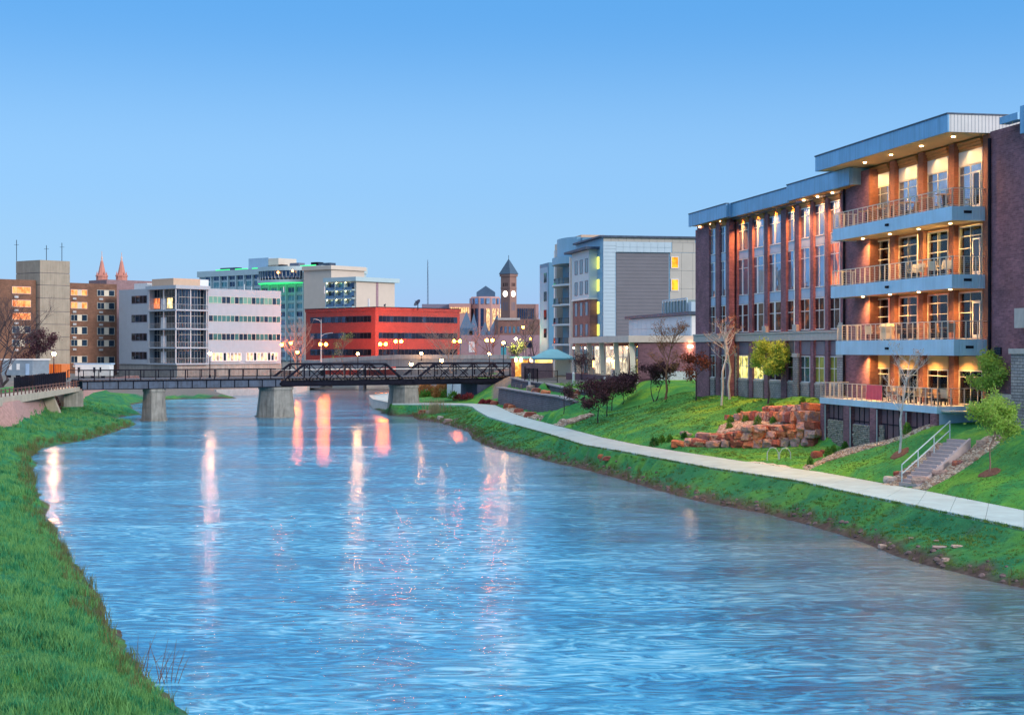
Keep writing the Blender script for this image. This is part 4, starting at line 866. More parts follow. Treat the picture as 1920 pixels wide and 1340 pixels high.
# ================================================================== background buildings
def prism(c, r_, l_, a, b_, z0, z1, mb, sr=0, sl=0):
    c = Vector((c[0], c[1])); r_ = Vector(r_).normalized(); l_ = Vector(l_).normalized(); c = c + r_ * sr + l_ * sl
    mb.poly([tuple(c), tuple(c + r_ * a), tuple(c + r_ * a + l_ * b_), tuple(c + l_ * b_)], z0, z1); return mb
def XY(px, Y): return ((px - CX) / F * Y, Y)
# --- white office
c = XY(330, 312); r_, l_ = (.683, .73), (-.73, .683); fr, fl = FR(c, r_), FR(c, l_)
OF = thing('white_office', 'white four-storey office block with glazed corner balconies across the river', 'office block', (c[0], c[1], 3))
ow = mat('white_render', (.40, .46, .52), .8, var=.05, sc=.8, streak=.06); ocn = mat('stained_base_concrete', (.40, .39, .36), .9, var=.2, sc=1, streak=.4)
zr = fr.z(391, 540.5); zb_ = fr.z(391, 683); uR0, uR1 = fr.u(389.5, -.5), fr.u(527, -.5); uL1, uL2 = fl.u(279, -.5), fl.u(223, -.5)
zf_ = [fr.z(331, y) for y in (681, 650.5, 615, 579.5, 541)]
mb = prism(c, r_, l_, uR1, uL2, zb_ + .01, zr, MB(), .5, .5)
# body without the cut-out corner: right block, left block, core
mb = MB(); prism(c, r_, l_, uR1 - uR0, uL2, zb_ + .01, zr, mb, uR0, .5); prism(c, r_, l_, uR0 - 3.1, uL2 - uL1, zb_ + .01, zr - .02, mb, 3.0, uL1)
prism(c, r_, l_, uL1 * 0 + 6, uL2 - uL1, zb_ + .01, zr, mb, .5, uL1); part('wall', mb, ow, OF)
mb = MB(); prism(c, r_, l_, uR1 - .4, uL2 - .4, 2.0, zb_, mb, .9, .9); part('base_wall', mb, ocn, OF)
mb = MB(); prism(c, r_, l_, uR0 + .4, uL1 + .4, zf_[4], zf_[4] + .75, mb, -.2, -.2); part('roof', mb, ow, OF)
for z_ in zf_[:4]: mb = MB(); prism(c, r_, l_, uR0 - .1, uL1 - .1, z_ - .32, z_, mb); part('floor_slab', mb, ow, OF)
gt = [glass('office_glass_teal', (.10, .26, .24), metal=.6), glass('office_glass_dark', (.04, .07, .11), metal=.8), glass('office_blind_green', (.18, .42, .33), metal=.3, rough=.3)]
litw = lit('lit_office_window', (1, .62, .30), 1.1, (.12, .10, .12), 1.3, .5)
rr = random.Random(11)
# corner glazing, columns, railings, mullions
gl = MB(); fr.box(gl, 1.2, uR0 - .02, -1.9, -1.8, zf_[0], zf_[4]); fl.box(gl, 1.85, uL1 - .02, -1.9, -1.8, zf_[0], zf_[4]); part('corner_glazing', gl, gt[1], OF)
for f_, U in ((fr, uR0), (fl, uL1)):
    for u in np.linspace(1.9, U - .2, 9):
        f_.bx('mullion', u - .03, u + .03, -1.79, -1.74, zf_[0], zf_[4], M['metal_light'], OF)
    for k in range(4):
        f_.bx('transom', 1.9, U - .2, -1.79, -1.72, zf_[k] + 2.6, zf_[k] + 2.68, M['frame'], OF)
        f_.bx('rail', .15, U - .2, -.14, -.09, zf_[k] + 1.02, zf_[k] + 1.08, M['metal_light'], OF)
        mb = MB()
        for u in np.arange(.3, U, .42): f_.box(mb, u, u + .03, -.13, -.1, zf_[k], zf_[k] + 1.02)
        part('railing_posts', mb, M['metal_light'], OF, kind='stuff')
    for u in (U * .45, U - .5): f_.bx('column', u, u + .15, -.4, -.25, zf_[0], zf_[4], M['white'], OF)
fr.bx('column', .05, .22, -.35, -.18, zf_[0], zf_[4], M['white'], OF)
for f_, U, pxs in ((fl, uL1, (303, 311, 331)),):
    for k, (a, b_) in enumerate(((288, 299), (313, 323))): f_.bx('lit_room', f_.u(a, -1.7), f_.u(b_, -1.7), -1.78, -1.76, zf_[3] + .3, zf_[3] + 2.5, lit('lit_corner_room' + str(k), [(1, .25, .08), (1, .75, .35)][k], [1.0, 1.6][k]), OF)
    for k in range(4): f_.bx('door', f_.u(312, -1.7), f_.u(301.5, -1.7), -1.75, -1.69, zf_[k] + .05, zf_[k] + 2.4, M['white'], OF)
def band(f_, a, b_, n, z0, z1, o, parent, mats, fm, wt=None, mull=.12, pr=.05):
    """a band of single panes: frame + n panes, each a part"""
    ua, ub = sorted((f_.u(a, o), f_.u(b_, o))); mb = MB(); w_ = (ub - ua) / n
    f_.box(mb, ua, ub, o, o + pr, z0 - .08, z0); f_.box(mb, ua, ub, o, o + pr, z1, z1 + .08)
    for k in range(n + 1): f_.box(mb, ua + w_ * k - mull / 2, ua + w_ * k + mull / 2, o, o + pr, z0, z1)
    fo = part('window_band', mb, fm, parent)
    for k in range(n):
        mb = MB(); f_.box(mb, ua + w_ * k + mull / 2, ua + w_ * (k + 1) - mull / 2, o + .002, o + .02, z0, z1); part('pane', mb, rr.choice(mats), fo)
    return fo
for y0, y1, ms in ((567.5, 555.3, [gt[0], gt[1], gt[2], gt[2]]), (602, 591, [gt[0], gt[0], gt[1]]), (637, 625.3, [gt[0], gt[1]])): band(fr, 391, 525.5, 17, fr.z(391, y0), fr.z(391, y1), -.5, OF, ms, M['frame'])
for a, b_, n in ((397, 452, 8), (461.6, 520.5, 9)):
    band(fr, a, b_, n, fr.z(397, 676), fr.z(397, 661.5), -.5, OF, [litw, litw, gt[1]], M['white'], mull=.3)
    fr.bx('sill_rail', fr.u(a), fr.u(b_), -.5, -.2, fr.z(397, 678.2), fr.z(397, 677.2), M['white'], OF)
for y0, y1 in ((567.5, 554), (603, 590), (638, 625), (673, 660)): band(fl, 275.5, 247, 4, fl.z(275, y0), fl.z(275, y1), -.5, OF, [gt[1]], M['panel_dark'])
tan = mat('tan_penthouse', (.60, .42, .30), .8, var=.05)
mb = MB(); prism(c, r_, l_, fr.u(384) - .5, 8, zr, zr + 2.0, mb, 1, 2.4); part('penthouse', mb, tan, OF)
mb = MB(); prism(c, r_, l_, 6, 9, zr, zr + 2.4, mb, 10, 11); prism(c, r_, l_, 5, 5, zr, zr + 1.3, mb, 1.5, 13); part('roof_unit', mb, M['white'], OF)
for u in (22, 24, 33, 45): q = fr.p(u, -6, 0); mb = MB(); mb.tube([(q[0], q[1], zr), (q[0], q[1], zr + rr.uniform(.8, 1.8))], .12, 6); part('roof_pipe', mb, M['metal_light'], OF)
# --- brown apartment block with concrete tower
c = XY(75, 318); r_, l_ = (.70, .714), (-.80, .60); fr, fl = FR(c, r_), FR(c, l_)
AP = thing('brown_apartments', 'brown brick apartment block with plain concrete stair tower at the left edge', 'apartment block', (c[0], c[1], 4))
abr = brick('brown_brick', (.24, .115, .07), (.19, .09, .055), (.16, .11, .09), r_, .6, .2); towm = mat('board_marked_concrete', (.40, .345, .27), .9, var=.12, sc=.7, st=.2, streak=.25)
ys_ = [487.3, 511.5, 534.5, 559, 584, 608, 632, 656, 690]; zz = [fr.z(75, y) for y in ys_]; ut, ul = fr.u(131), fl.u(30)
for k in range(8): mb = prism(c, r_, l_, ut, ul, zz[k + 1] + (.1 if k < 7 else 0), zz[k], MB()); part('tower_lift', mb, towm, AP)
mb = prism(c, r_, l_, ut - .3, ul - .3, 3, zz[0] - .2, MB(), .15, .15); part('tower_core', mb, M['panel_dark'], AP)
fw = FR(fr.p(0, -1.5, 0)[:2], r_); zt_ = fw.z(131, 530); uw = fw.u(219)
mb = MB(); mb.poly([fw.p(ut - .1, 0, 0)[:2], fw.p(uw, 0, 0)[:2], fw.p(uw, -14, 0)[:2], fw.p(ut - .1, -14, 0)[:2]], 3, zt_); part('wall', mb, abr, AP)
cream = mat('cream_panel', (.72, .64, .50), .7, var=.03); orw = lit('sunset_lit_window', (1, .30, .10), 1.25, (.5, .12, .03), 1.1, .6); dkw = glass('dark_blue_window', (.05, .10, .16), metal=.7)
def apwin(f_, a, b_, y0, y1, lit_, pxr, nac=True):
    ua, ub = sorted((f_.u(a), f_.u(b_))); z0, z1 = f_.z(pxr, y1), f_.z(pxr, y0); w_ = ub - ua; mb = MB()
    f_.box(mb, ua - .08, ua, 0, .08, z0 - .08, z1 + .08); f_.box(mb, ub, ub + .08, 0, .08, z0 - .08, z1 + .08); f_.box(mb, ua, ub, 0, .08, z1, z1 + .08); f_.box(mb, ua, ub, 0, .08, z0 - .08, z0)
    f_.box(mb, ua + w_ * .2 - .03, ua + w_ * .2 + .03, 0, .06, z0, z1)
    w0 = part('window', mb, M['frame'], AP)
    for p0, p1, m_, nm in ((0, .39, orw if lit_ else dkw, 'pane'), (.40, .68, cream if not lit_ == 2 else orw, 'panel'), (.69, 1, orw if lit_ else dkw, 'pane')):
        mb = MB(); f_.box(mb, ua + w_ * p0, ua + w_ * p1, .01, .04, z0, z1); part(nm, mb, m_, w0)
    if nac: f_.bx('air_conditioner', ua + w_ * .08, ua + w_ * .30, .01, .3, z0 - 1.0, z0 - .55, M['metal_light'], AP)
rows = [(543, 553), (566.5, 577.6), (590, 601), (613, 625.7), (637, 648), (668, 679.5)]
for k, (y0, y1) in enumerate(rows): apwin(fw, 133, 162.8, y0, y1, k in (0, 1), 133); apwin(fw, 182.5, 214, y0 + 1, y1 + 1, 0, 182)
u0 = fw.u(-70); u1 = fw.u(66); zt2 = fw.z(40, 524.5)
mb = MB(); mb.poly([fw.p(u0, .3, 0)[:2], fw.p(u1, .3, 0)[:2], fw.p(u1, -14, 0)[:2], fw.p(u0, -14, 0)[:2]], 3, zt2); part('wall', mb, abr, AP)
fw0 = FR(fw.p(0, .3, 0)[:2], r_)
for k, (y0, y1) in enumerate([(538, 550), (563, 575), (587, 599), (612, 624), (637, 649)]): apwin(fw0, 23, 57, y0, y1, 2 if k < 3 else 0, 40); apwin(fw0, -40, -6, y0 - 1, y1 - 1, 0, -20)
for px, h in ((31, 3.5), (87, 2.6), (116, 3.0)): q = at(px, 487, 322); mb = MB(); mb.tube([(q.x, q.y, zz[0]), (q.x, q.y, zz[0] + h * 1.3)], .07, 5); mb.bar((q.x - .5, q.y, zz[0] + h), (q.x + .5, q.y, zz[0] + h), .06); part('antenna', mb, M['steel_black'], AP)
# --- mauve-roofed house between
mb = MB(); c2 = XY(200, 345); prism(c2, (.7, .714), (-.714, .7), 14, 8, 4, at(200, 524, 345).z, mb); MV = solo('plain_building', mb, mat('mauve_brick', (.30, .19, .20), .9), 'mauve building whose flat top shows between brown apartments and white office', 'building')
# --- church spires
spm = mat('pink_spire_stone', (.62, .26, .20), .8, var=.08, sc=.3); spm2 = mat('pale_finial', (.75, .50, .42), .6)
for px, yt, dx in ((191, 471, 'left'), (228, 473.5, 'right')):
    b0 = at(px, 531, 1100); k_ = 1100 / F; s_ = thing('church_spire', ('taller left-hand' if dx == 'left' else 'right-hand') + ' pink stone church spire above the apartment roofs', 'church spire', (b0.x, b0.y, 20), 'twin church spires')
    yz = lambda y: HC - (y - HY) * k_
    mb = MB(); mb.lathe((b0.x, b0.y, 0), [(10.5 * k_, 10), (10.5 * k_, yz(519)), (11.5 * k_, yz(518.5)), (11.5 * k_, yz(516)), (8.5 * k_, yz(515.5))], 8); part('tower', mb, spm, s_)
    mb = MB(); mb.lathe((b0.x, b0.y, 0), [(8 * k_, yz(516)), (6.5 * k_, yz(510)), (2.6 * k_, yz(491)), (2.2 * k_, yz(489))], 8); part('spire', mb, spm, s_)
    mb = MB(); mb.lathe((b0.x, b0.y, 0), [(2.6 * k_, yz(490.8)), (1.5 * k_, yz(488)), (1.8 * k_, yz(484)), (.7 * k_, yz(480)), (.5 * k_, yz(yt))], 8); part('finial', mb, spm2, s_)
    for a in range(4): an = a * 1.571 + .78; mb = MB(); mb.lathe((b0.x + math.cos(an) * 10 * k_, b0.y + math.sin(an) * 10 * k_, 0), [(1.5 * k_, yz(520)), (1.4 * k_, yz(514)), (.1, yz(509))], 6); part('pinnacle', mb, spm, s_)
# --- hotel
r_, l_ = (.637, .771), (-.771, .637); c = XY(604, 530); fr, fl = FR(c, r_), FR(c, l_)
HT = thing('hotel', 'large pale green-lit hotel block with a curved glazed top storey bay', 'hotel', (c[0], c[1], 4))
hw = mat('pale_hotel_render', (.46, .60, .64), .8, var=.05, sc=.5); hw2 = mat('warm_hotel_cladding', (.66, .56, .47), .8, var=.04, sc=.5)
ztp = fl.z(604, 497.5); u1 = fl.u(374); mb = MB(); prism(c, r_, l_, 22, u1, 4, ztp - 2.2, mb); part('wall', mb, hw, HT)
mb = MB(); prism(c, r_, l_, 23, u1 + 1, ztp - 2.2, ztp, mb, -.8, -.5); part('roof', mb, hw, HT)
hg = [glass('hotel_glass_teal', (.10, .26, .30), metal=.5), glass('hotel_glass_dark', (.04, .07, .13), metal=.8), glass('hotel_glass_blue', (.12, .20, .30), metal=.6)]
cols = [(386, 396), (401, 412.5), (415.8, 427.4), (431, 442.5), (446, 457.8), (461.7, 473.3), (477, 489), (492, 504), (509, 521), (525, 536.5), (540.6, 553.6), (557, 569), (573, 585), (589, 601.7)]
zrow = [(fl.z(590, 506 + 15.4 * k + (0 if k else 0)), fl.z(590, 515.5 + 15.4 * k)) for k in range(12)]
zrow[0] = (fl.z(590, 505.5), fl.z(590, 517.5))
acm = mat('ac_grille', (.32, .36, .37), .6)
for ci, (a, b_) in enumerate(cols):
    ua, ub = sorted((fl.u(a), fl.u(b_)))
    for k, (z1, z0) in enumerate(zrow):
        if k == 0 and 492 <= a < 570: continue
        if a < 525 and k > 3: continue
        g_ = hg[1] if k == 0 else rr.choice(hg[:1] * 2 + hg[1:]); mb = MB(); fl.box(mb, ua, ub, 0, .1, z0 - .15, z0); fl.box(mb, ua, ub, 0, .1, z1, z1 + .12); fl.box(mb, (ua + ub) / 2 - .06, (ua + ub) / 2 + .06, 0, .08, z0, z1)
        w0 = part('window', mb, hw, HT); mb = MB(); fl.box(mb, ua, ub, .01, .04, z0, z1); part('pane', mb, g_, w0)
        if k and a > 490: mb = MB(); fl.box(mb, ua + .6, ub - .6, .01, .12, z0 - 1.3, z0 - .8); part('air_conditioner', mb, acm, HT)
for i in range(len(cols)):
    a = cols[i][1]; u_ = fl.u(a + 1.6); fl.bx('fin', u_ - .3, u_ + .3, .01, .7, 5, ztp - 2.2, hw, HT)
bm = fl.u(530.5); bwid = abs(fl.u(492) - fl.u(569)) / 2
def arc(rad_o, z0, z1, m_, nm, parent=HT, k0=0, k1=20, base=.0):
    P_ = [(bm + bwid * 1.04 * math.cos(math.pi * k / 20), base + rad_o * math.sin(math.pi * k / 20)) for k in range(k0, k1 + 1)]; pts_ = [fl.p(a, b_, 0)[:2] for a, b_ in P_]
    ar = sum(pts_[i][0] * pts_[(i + 1) % len(pts_)][1] - pts_[(i + 1) % len(pts_)][0] * pts_[i][1] for i in range(len(pts_)))
    if ar < 0: pts_ = pts_[::-1]
    mb = MB(); mb.poly(pts_, z0, z1); return part(nm, mb, m_, parent)
zA, zB = fl.z(590, 520), fl.z(590, 506); arc(5.5, zA, zB, hg[1], 'curved_glazing'); arc(6.6, zB, ztp + .02, hw, 'curved_roof'); arc(7, zA - 1.6, zA - .6, hw, 'curved_balcony')
grn = emit('green_neon_lamp', (.05, 1, .25), .6); arc(6.2, zA - 1.85, zA - 1.61, grn, 'neon_strip')
for k in range(21):
    an = math.pi * k / 20; q = fl.p(bm + bwid * 1.04 * math.cos(an), 5.6 * math.sin(an), 0); mb = MB(); mb.tube([(q[0], q[1], zA), (q[0], q[1], zB)], .12, 4); part('mullion', mb, hw, HT)
    q = fl.p(bm + bwid * 1.04 * math.cos(an), 6.9 * math.sin(an), 0); mb = MB(); mb.tube([(q[0], q[1], zA - .6), (q[0], q[1], zA + .6)], .07, 4); part('post', mb, M['white'], HT)
for px, y in ((522, 513), (549, 510)): q = fl.p(fl.u(px, 5.6), 5.75, fl.z(px, y)); mb = MB(); mb.ball(q, .45, 8, 5); part('hanging_lamp', mb, emit('orange_lamp' + str(px), (1, .35, .1), 5), HT)
for px, w_ in ((420, 8), (455, 7), (487, 7), (580, 8)): u_ = fl.u(px); fl.bx('neon_strip', u_ - w_ / 2, u_ + w_ / 2, .55, .75, ztp + .01, ztp + .3, grn, HT)
Uq = lambda px: fl.u(px, -8)
mb = MB(); fl.box(mb, Uq(466), Uq(503), -16, -8, ztp, fl.z(485, 484, -8)); part('penthouse', mb, M['panel_grey'], HT); mb = MB(); fl.box(mb, Uq(503.2), Uq(522), -17, -8, ztp, fl.z(510, 484.5, -8)); part('penthouse', mb, hw2, HT)
for a, b_, t_, m_ in ((413, 442, 502, M['steel_grey']), (500, 528, 496.5, M['steel_black']), (543, 560, 493, M['panel_dark']), (583, 595, 491.5, M['steel_black']), (597, 618, 493, M['steel_grey'])):
    mb = MB(); fl.box(mb, Uq(a), Uq(b_), -11, -8, ztp, fl.z((a + b_) / 2, t_, -8)); part('roof_unit', mb, m_, HT)
ce = XY(621, 522); fe = FR(ce, r_); mb = MB(); prism(ce, r_, l_, fe.u(683), 14, 4, fe.z(621, 505), mb); part('wall', mb, hw2, HT); mb = MB(); prism(ce, r_, l_, fe.u(684) + .8, 15, fe.z(621, 505), fe.z(621, 497.5), mb, -.8, -.8); part('cornice', mb, hw2, HT)
cw_ = XY(668, 500); fwr, fwl = FR(cw_, r_), FR(cw_, l_); zt_ = fwr.z(668, 519); zc = fwr.z(668, 527)
mb = MB(); prism(cw_, r_, l_, fwr.u(740), fwl.u(613), 4, zc, mb, 0, 0); part('wall', mb, hw2, HT); mb = MB(); prism(cw_, r_, l_, fwr.u(741) + 2.4, fwl.u(613) + 1.6, zc, zt_, mb, -1.2, -1.0); part('cornice', mb, hw, HT)
fwr.bx('joint', fwr.u(707) - .5, fwr.u(707) + .5, .01, .15, 8, zc - .02, mat('mauve_strip', (.35, .22, .26), .8), HT)
for k, (y0, y1) in enumerate([(529, 541), (545, 556.5), (561, 572.5), (577, 588.5)]):
    z1, z0 = fwl.z(660, y0), fwl.z(660, y1)
    fwl.bx('balcony', fwl.u(666), fwl.u(614), .01, 1.4, z0 - .7, z0 - .35, hw, HT)
    for a, b_ in ((616, 631), (633.5, 648), (650.5, 665)):
        ua, ub = sorted((fwl.u(a), fwl.u(b_))); fwl.bx('window', ua + .3, ub - .3, .01, .06, z0, z1 - .1, rr.choice(hg), HT); fwl.bx('fin', ub - .1, ub + .15, .01, 1.38, z0 - .34, z1, hw, HT)
        fwl.bx('balcony_front', ua, ub - .2, 1.25, 1.35, z0 - .34, z0 + .5, hg[2], HT)
        q = fwl.p(ub - .6, 1.2, z1 - .1); mb = MB(); mb.ball(q, .17, 6, 4); part('wall_lamp', mb, emit('hotel_lamp%d%d' % (a, k), (1, .85, .4), 8), HT)
# --- red brick office
c = XY(703.7, 345); r_, l_ = (.72, .694), (-.694, .72); fr, fl = FR(c, r_), FR(c, l_)
RB = thing('red_brick_office', 'low red brick office building with three dark window bands behind the road bridge', 'office block', (c[0], c[1], 4))
rbm = brick('bright_red_brick', (.38, .055, .045), (.31, .045, .04), (.26, .08, .07), r_, .5, .2, ms=.02, var=.12, st=.2)
ur, ul = fr.u(862), fl.u(573.5); ztp = fr.z(703.7, 576); mb = MB(); prism(c, r_, l_, ur, ul, 3, ztp - .7, mb); part('wall', mb, rbm, RB)
mb = MB(); prism(c, r_, l_, ur + .3, ul + .3, ztp - .7, ztp, mb, -.15, -.15); part('parapet', mb, rbm, RB); mb = MB(); prism(c, r_, l_, ur + .5, ul + .5, ztp, ztp + .15, mb, -.25, -.25); part('parapet_cap', mb, M['steel_black'], RB)
dk = [glass('band_glass_dark', (.03, .035, .06), metal=.8), glass('band_glass_blue', (.05, .08, .13), metal=.8)]; dgr = mat('dark_frame', (.05, .05, .06), .5)
for y0, y1 in ((603, 592.5), (634, 623.8), (665.7, 655)):
    band(fr, 710, 857, 22, fr.z(710, y0), fr.z(710, y1), 0, RB, dk[:1] * 5 + dk[1:], dgr, pr=.05, mull=.06); band(fl, 696, 582, 17, fl.z(696, y0), fl.z(696, y1), 0, RB, dk, dgr, mull=.06)
q = at(691.5, 560, 350); mb = MB(); mb.tube([(q.x, q.y, ztp), (q.x, q.y, q.z)], .25, 8); part('roof_pipe', mb, M['white'], RB)
def dish(px, y, r0, Y, lab, zb):
    q = at(px, y, Y); t = thing('satellite_dish', lab, 'satellite dish', (q.x, q.y, zb)); d = Vector((-.6, -.5, .6)).normalized(); mb = MB(); n = 12; x = d.cross(Vector((0, 0, 1))).normalized(); yv = d.cross(x)
    for j, (rr_, h) in enumerate(((.05, 0), (.5, .08), (.8, .2), (1, .32))):
        for k in range(n): a = 6.283 * k / n; v = q + d * (h * r0) + (x * math.cos(a) + yv * math.sin(a)) * rr_ * r0; mb.v.append(tuple(v))
    for j in range(3):
        for k in range(n): k2 = (k + 1) % n; mb.addf((j * n + k, j * n + k2, (j + 1) * n + k2, (j + 1) * n + k))
    part('dish', mb, M['steel_grey'], t); mb = MB(); mb.tube([(q.x, q.y, zb), (q.x, q.y, q.z)], .12, 6); mb.bar(q, q + d * r0 * 1.1, .08); part('mast', mb, M['steel_black'], t)
dish(783.5, 569, 1.0, 352, 'large dark satellite dish tilted on the roof of the red brick office', ztp - .5); dish(722, 572.5, .38, 349, 'small dark dish at the middle of the red brick roof', ztp - .3)
# --- courthouse group
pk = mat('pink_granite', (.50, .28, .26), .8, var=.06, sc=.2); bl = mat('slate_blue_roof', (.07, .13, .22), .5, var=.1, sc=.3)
CG = thing('civic_building', 'pink civic building with octagonal centre and dark pitched roof on the skyline', 'civic building', (-20, 800, 4)); fy = FR((0, 800), (1, 0)); k_ = 800 / F
def flat(nm, a, b_, y0, y1, m_, o0=-12, o1=0, par=CG, f_=fy): return f_.bx(nm, f_.u(a, o1), f_.u(b_, o1), o0, o1, f_.z((a + b_) / 2, y1, o1), f_.z((a + b_) / 2, y0, o1), m_, par)
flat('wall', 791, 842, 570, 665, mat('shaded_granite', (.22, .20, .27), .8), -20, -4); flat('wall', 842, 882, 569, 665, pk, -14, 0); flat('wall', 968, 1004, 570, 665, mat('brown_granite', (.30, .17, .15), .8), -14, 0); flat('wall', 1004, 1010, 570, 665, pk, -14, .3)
for k in range(9): flat('window', 845 + k * 4, 847.4 + k * 4, 576, 587, lit('civic_lit_window%d' % k, (1, .60, .25), 1.0), .01, .4)
for k in range(8): flat('window', 971 + k * 4, 973 + k * 4, 578, 600, hg[1], .01, .4)
mb = MB(); q0 = fy.p(fy.u(909.5), -10, 0); mb.lathe((q0[0], q0[1], 0), [(30 * k_, 4), (30 * k_, HC + (655 - 558) * k_), (28 * k_, HC + (655 - 555.5) * k_)], 8); part('octagon', mb, pk, CG)
for a in range(8):
    an = 2 * math.pi * (a + .5) / 8; dv = Vector((math.cos(an), math.sin(an)))
    if dv.y > .2: continue
    f8 = FR((q0[0] + dv.x * 30 * k_ * .93, q0[1] + dv.y * 30 * k_ * .93), (-dv.y, dv.x)); f8.bx('window', -2.6, 2.6, .02, .3, HC + 24.5, HC + 28.5 - 1, M['glass'], CG); f8.bx('window', -2.6, 2.6, .02, .3, HC + 5, HC + 22, hg[1] if dv.x < .3 else lit('octagon_lit', (1, .62, .3), .9), CG)
mb = MB(); x0, x1 = fy.u(893), fy.u(928); za, zb_, zc_ = HC + 99.5 * k_, HC + 108 * k_, HC + 120 * k_
P3 = lambda u, o, z: fy.p(u, o, z)
mb.add([P3(x0, -5, za), P3(x1, -5, za), P3(x1, -5, zb_), P3((x0 + x1) / 2, -5, zc_), P3(x0, -5, zb_), P3(x0, -16, za), P3(x1, -16, za), P3(x1, -16, zb_), P3((x0 + x1) / 2, -16, zc_), P3(x0, -16, zb_)], [(0, 1, 2, 3, 4), (9, 8, 7, 6, 5), (2, 7, 8, 3), (3, 8, 9, 4), (0, 4, 9, 5), (1, 6, 7, 2)]); part('gable_roof', mb, bl, CG)
# slate roofs in front
sr = thing('slate_roofs', 'dark blue steep slate roofs below the octagonal civic building', 'roof', (-15, 760, 4)); fs = FR((0, 760), (1, 0))
for a, b_, yp, yb in ((862, 886, 583, 615), (880, 896, 586, 620), (896, 922, 602, 635), (915, 946, 592, 625), (926, 940, 588, 620)):
    mb = MB(); ua, ub = fs.u(a), fs.u(b_); um = (ua + ub) / 2; z0, z1 = fs.z(a, yb), fs.z(a, yp); mb.add([fs.p(ua, 0, z0), fs.p(ub, 0, z0), fs.p(ub, -10, z0), fs.p(ua, -10, z0), fs.p(um, -5, z1), fs.p(ua, 0, 4), fs.p(ub, 0, 4), fs.p(ub, -10, 4), fs.p(ua, -10, 4)], [(0, 1, 4), (1, 2, 4), (2, 3, 4), (3, 0, 4), (5, 6, 1, 0), (6, 7, 2, 1), (7, 8, 3, 2), (8, 5, 0, 3)]); part('roof', mb, bl, sr)
# --- clock tower
c = XY(956, 700); r_, l_ = (.66, .75), (-.75, .66); fr, fl = FR(c, r_), FR(c, l_); k_ = 700 / F
CT = thing('clock_tower', 'brownstone clock tower with lit round dials and steep pyramid roof', 'clock tower', (c[0], c[1], 4)); brs = mat('brownstone', (.30, .17, .14), .85, var=.1, sc=.3)
ur, ul = fr.u(968.5), fl.u(939); ze = fr.z(956, 518); zap = HC + (655 - 484) * k_
mb = prism(c, r_, l_, ur, ul, 4, ze, MB()); part('shaft', mb, brs, CT); mb = prism(c, r_, l_, ur + .8, ul + .8, ze, ze + 1.2, MB(), -.4, -.4); part('cornice', mb, brs, CT)
mb = prism(c, r_, l_, ur + .3, ul + .3, fr.z(956, 540.5), fr.z(956, 539), MB(), -.15, -.15); part('string_course', mb, brs, CT)
cc = Vector(c) + Vector(r_).normalized() * ur / 2 + Vector(l_).normalized() * ul / 2; rv, lv_ = Vector(r_).normalized() * (ur / 2 + .7), Vector(l_).normalized() * (ul / 2 + .7)
mb = MB(); q = [cc - rv - lv_, cc + rv - lv_, cc + rv + lv_, cc - rv + lv_]; mb.add([(a.x, a.y, ze + 1.2) for a in q] + [(cc.x, cc.y, zap)], [(0, 1, 4), (1, 2, 4), (2, 3, 4), (3, 0, 4), (3, 2, 1, 0)]); part('pyramid_roof', mb, mat('blue_slate', (.05, .10, .16), .5), CT)
mb = MB(); mb.tube([(cc.x, cc.y, zap - .3), (cc.x, cc.y, zap + 1.6)], .12, 5); part('finial', mb, M['steel_black'], CT)
dial = emit('lit_clock_dial', (1, .93, .72), 2.6)
for f_, U in ((fr, ur), (fl, ul)):
    u_ = U / 2; zc2 = f_.z(956, 550.5); mb = MB(); ctr = Vector(f_.p(u_, .05, zc2)); n = 20; R0 = min(1.35, U * .3)
    rim = [Vector(f_.p(u_ + math.cos(6.2832 * k / n) * R0, .12, zc2 + math.sin(6.2832 * k / n) * R0 * 1.0)) for k in range(n)]
    bk = [Vector(f_.p(u_ + math.cos(6.2832 * k / n) * R0, .0, zc2 + math.sin(6.2832 * k / n) * R0)) for k in range(n)]; mb.add(rim + bk, [tuple(range(n)), tuple(range(2 * n - 1, n - 1, -1))] + [(k, (k + 1) % n, n + (k + 1) % n, n + k) for k in range(n)]); dd = part('clock_dial', mb, dial, CT)
    mb = MB(); mb.bar(f_.p(u_, .16, zc2), f_.p(u_ + .1, .16, zc2 + R0 * .8), .09); mb.bar(f_.p(u_, .16, zc2), f_.p(u_ + R0 * .5, .16, zc2 - .2), .1); part('hand', mb, M['steel_black'], dd)
    for k in range(3): f_.bx('belfry_opening', U * (.27 + .2 * k), U * (.27 + .2 * k) + .5, .01, .06, f_.z(956, 536.5), f_.z(956, 530), M['steel_black'], CT)
    for k in range(3): f_.bx('slit_window', U * (.27 + .2 * k), U * (.27 + .2 * k) + .4, .01, .06, f_.z(956, 582), f_.z(956, 566), M['panel_dark'], CT)
# --- brick houses below the clock tower
BH = thing('brown_brick_store', 'brown brick store building with pale cornice below the clock tower', 'building', XY(970, 520) + (4,)); fy2 = FR((0, 520), (1, .1)); bb = brick('old_brown_brick', (.26, .12, .10), (.20, .10, .085), (.2, .14, .12), (1, .1), .6, .2)
fy2.bx('wall', fy2.u(934), fy2.u(1030), -15, 0, 4, fy2.z(970, 598), bb, BH); fy2.bx('cornice', fy2.u(933), fy2.u(975), .01, .5, fy2.z(970, 600), fy2.z(970, 596), M['stone_ledge'], BH)
for k in range(5): fy2.bx('window', fy2.u(938 + 8 * k), fy2.u(942 + 8 * k), .01, .1, fy2.z(970, 624), fy2.z(970, 612), rr.choice(hg), BH)
PW = thing('pink_low_building', 'low mauve stucco building behind the road bridge and bare trees', 'building', XY(920, 420) + (4,)); fy3 = FR((0, 420), (1, 0)); pkm = mat('mauve_stucco', (.34, .22, .25), .9, var=.12, sc=.3)
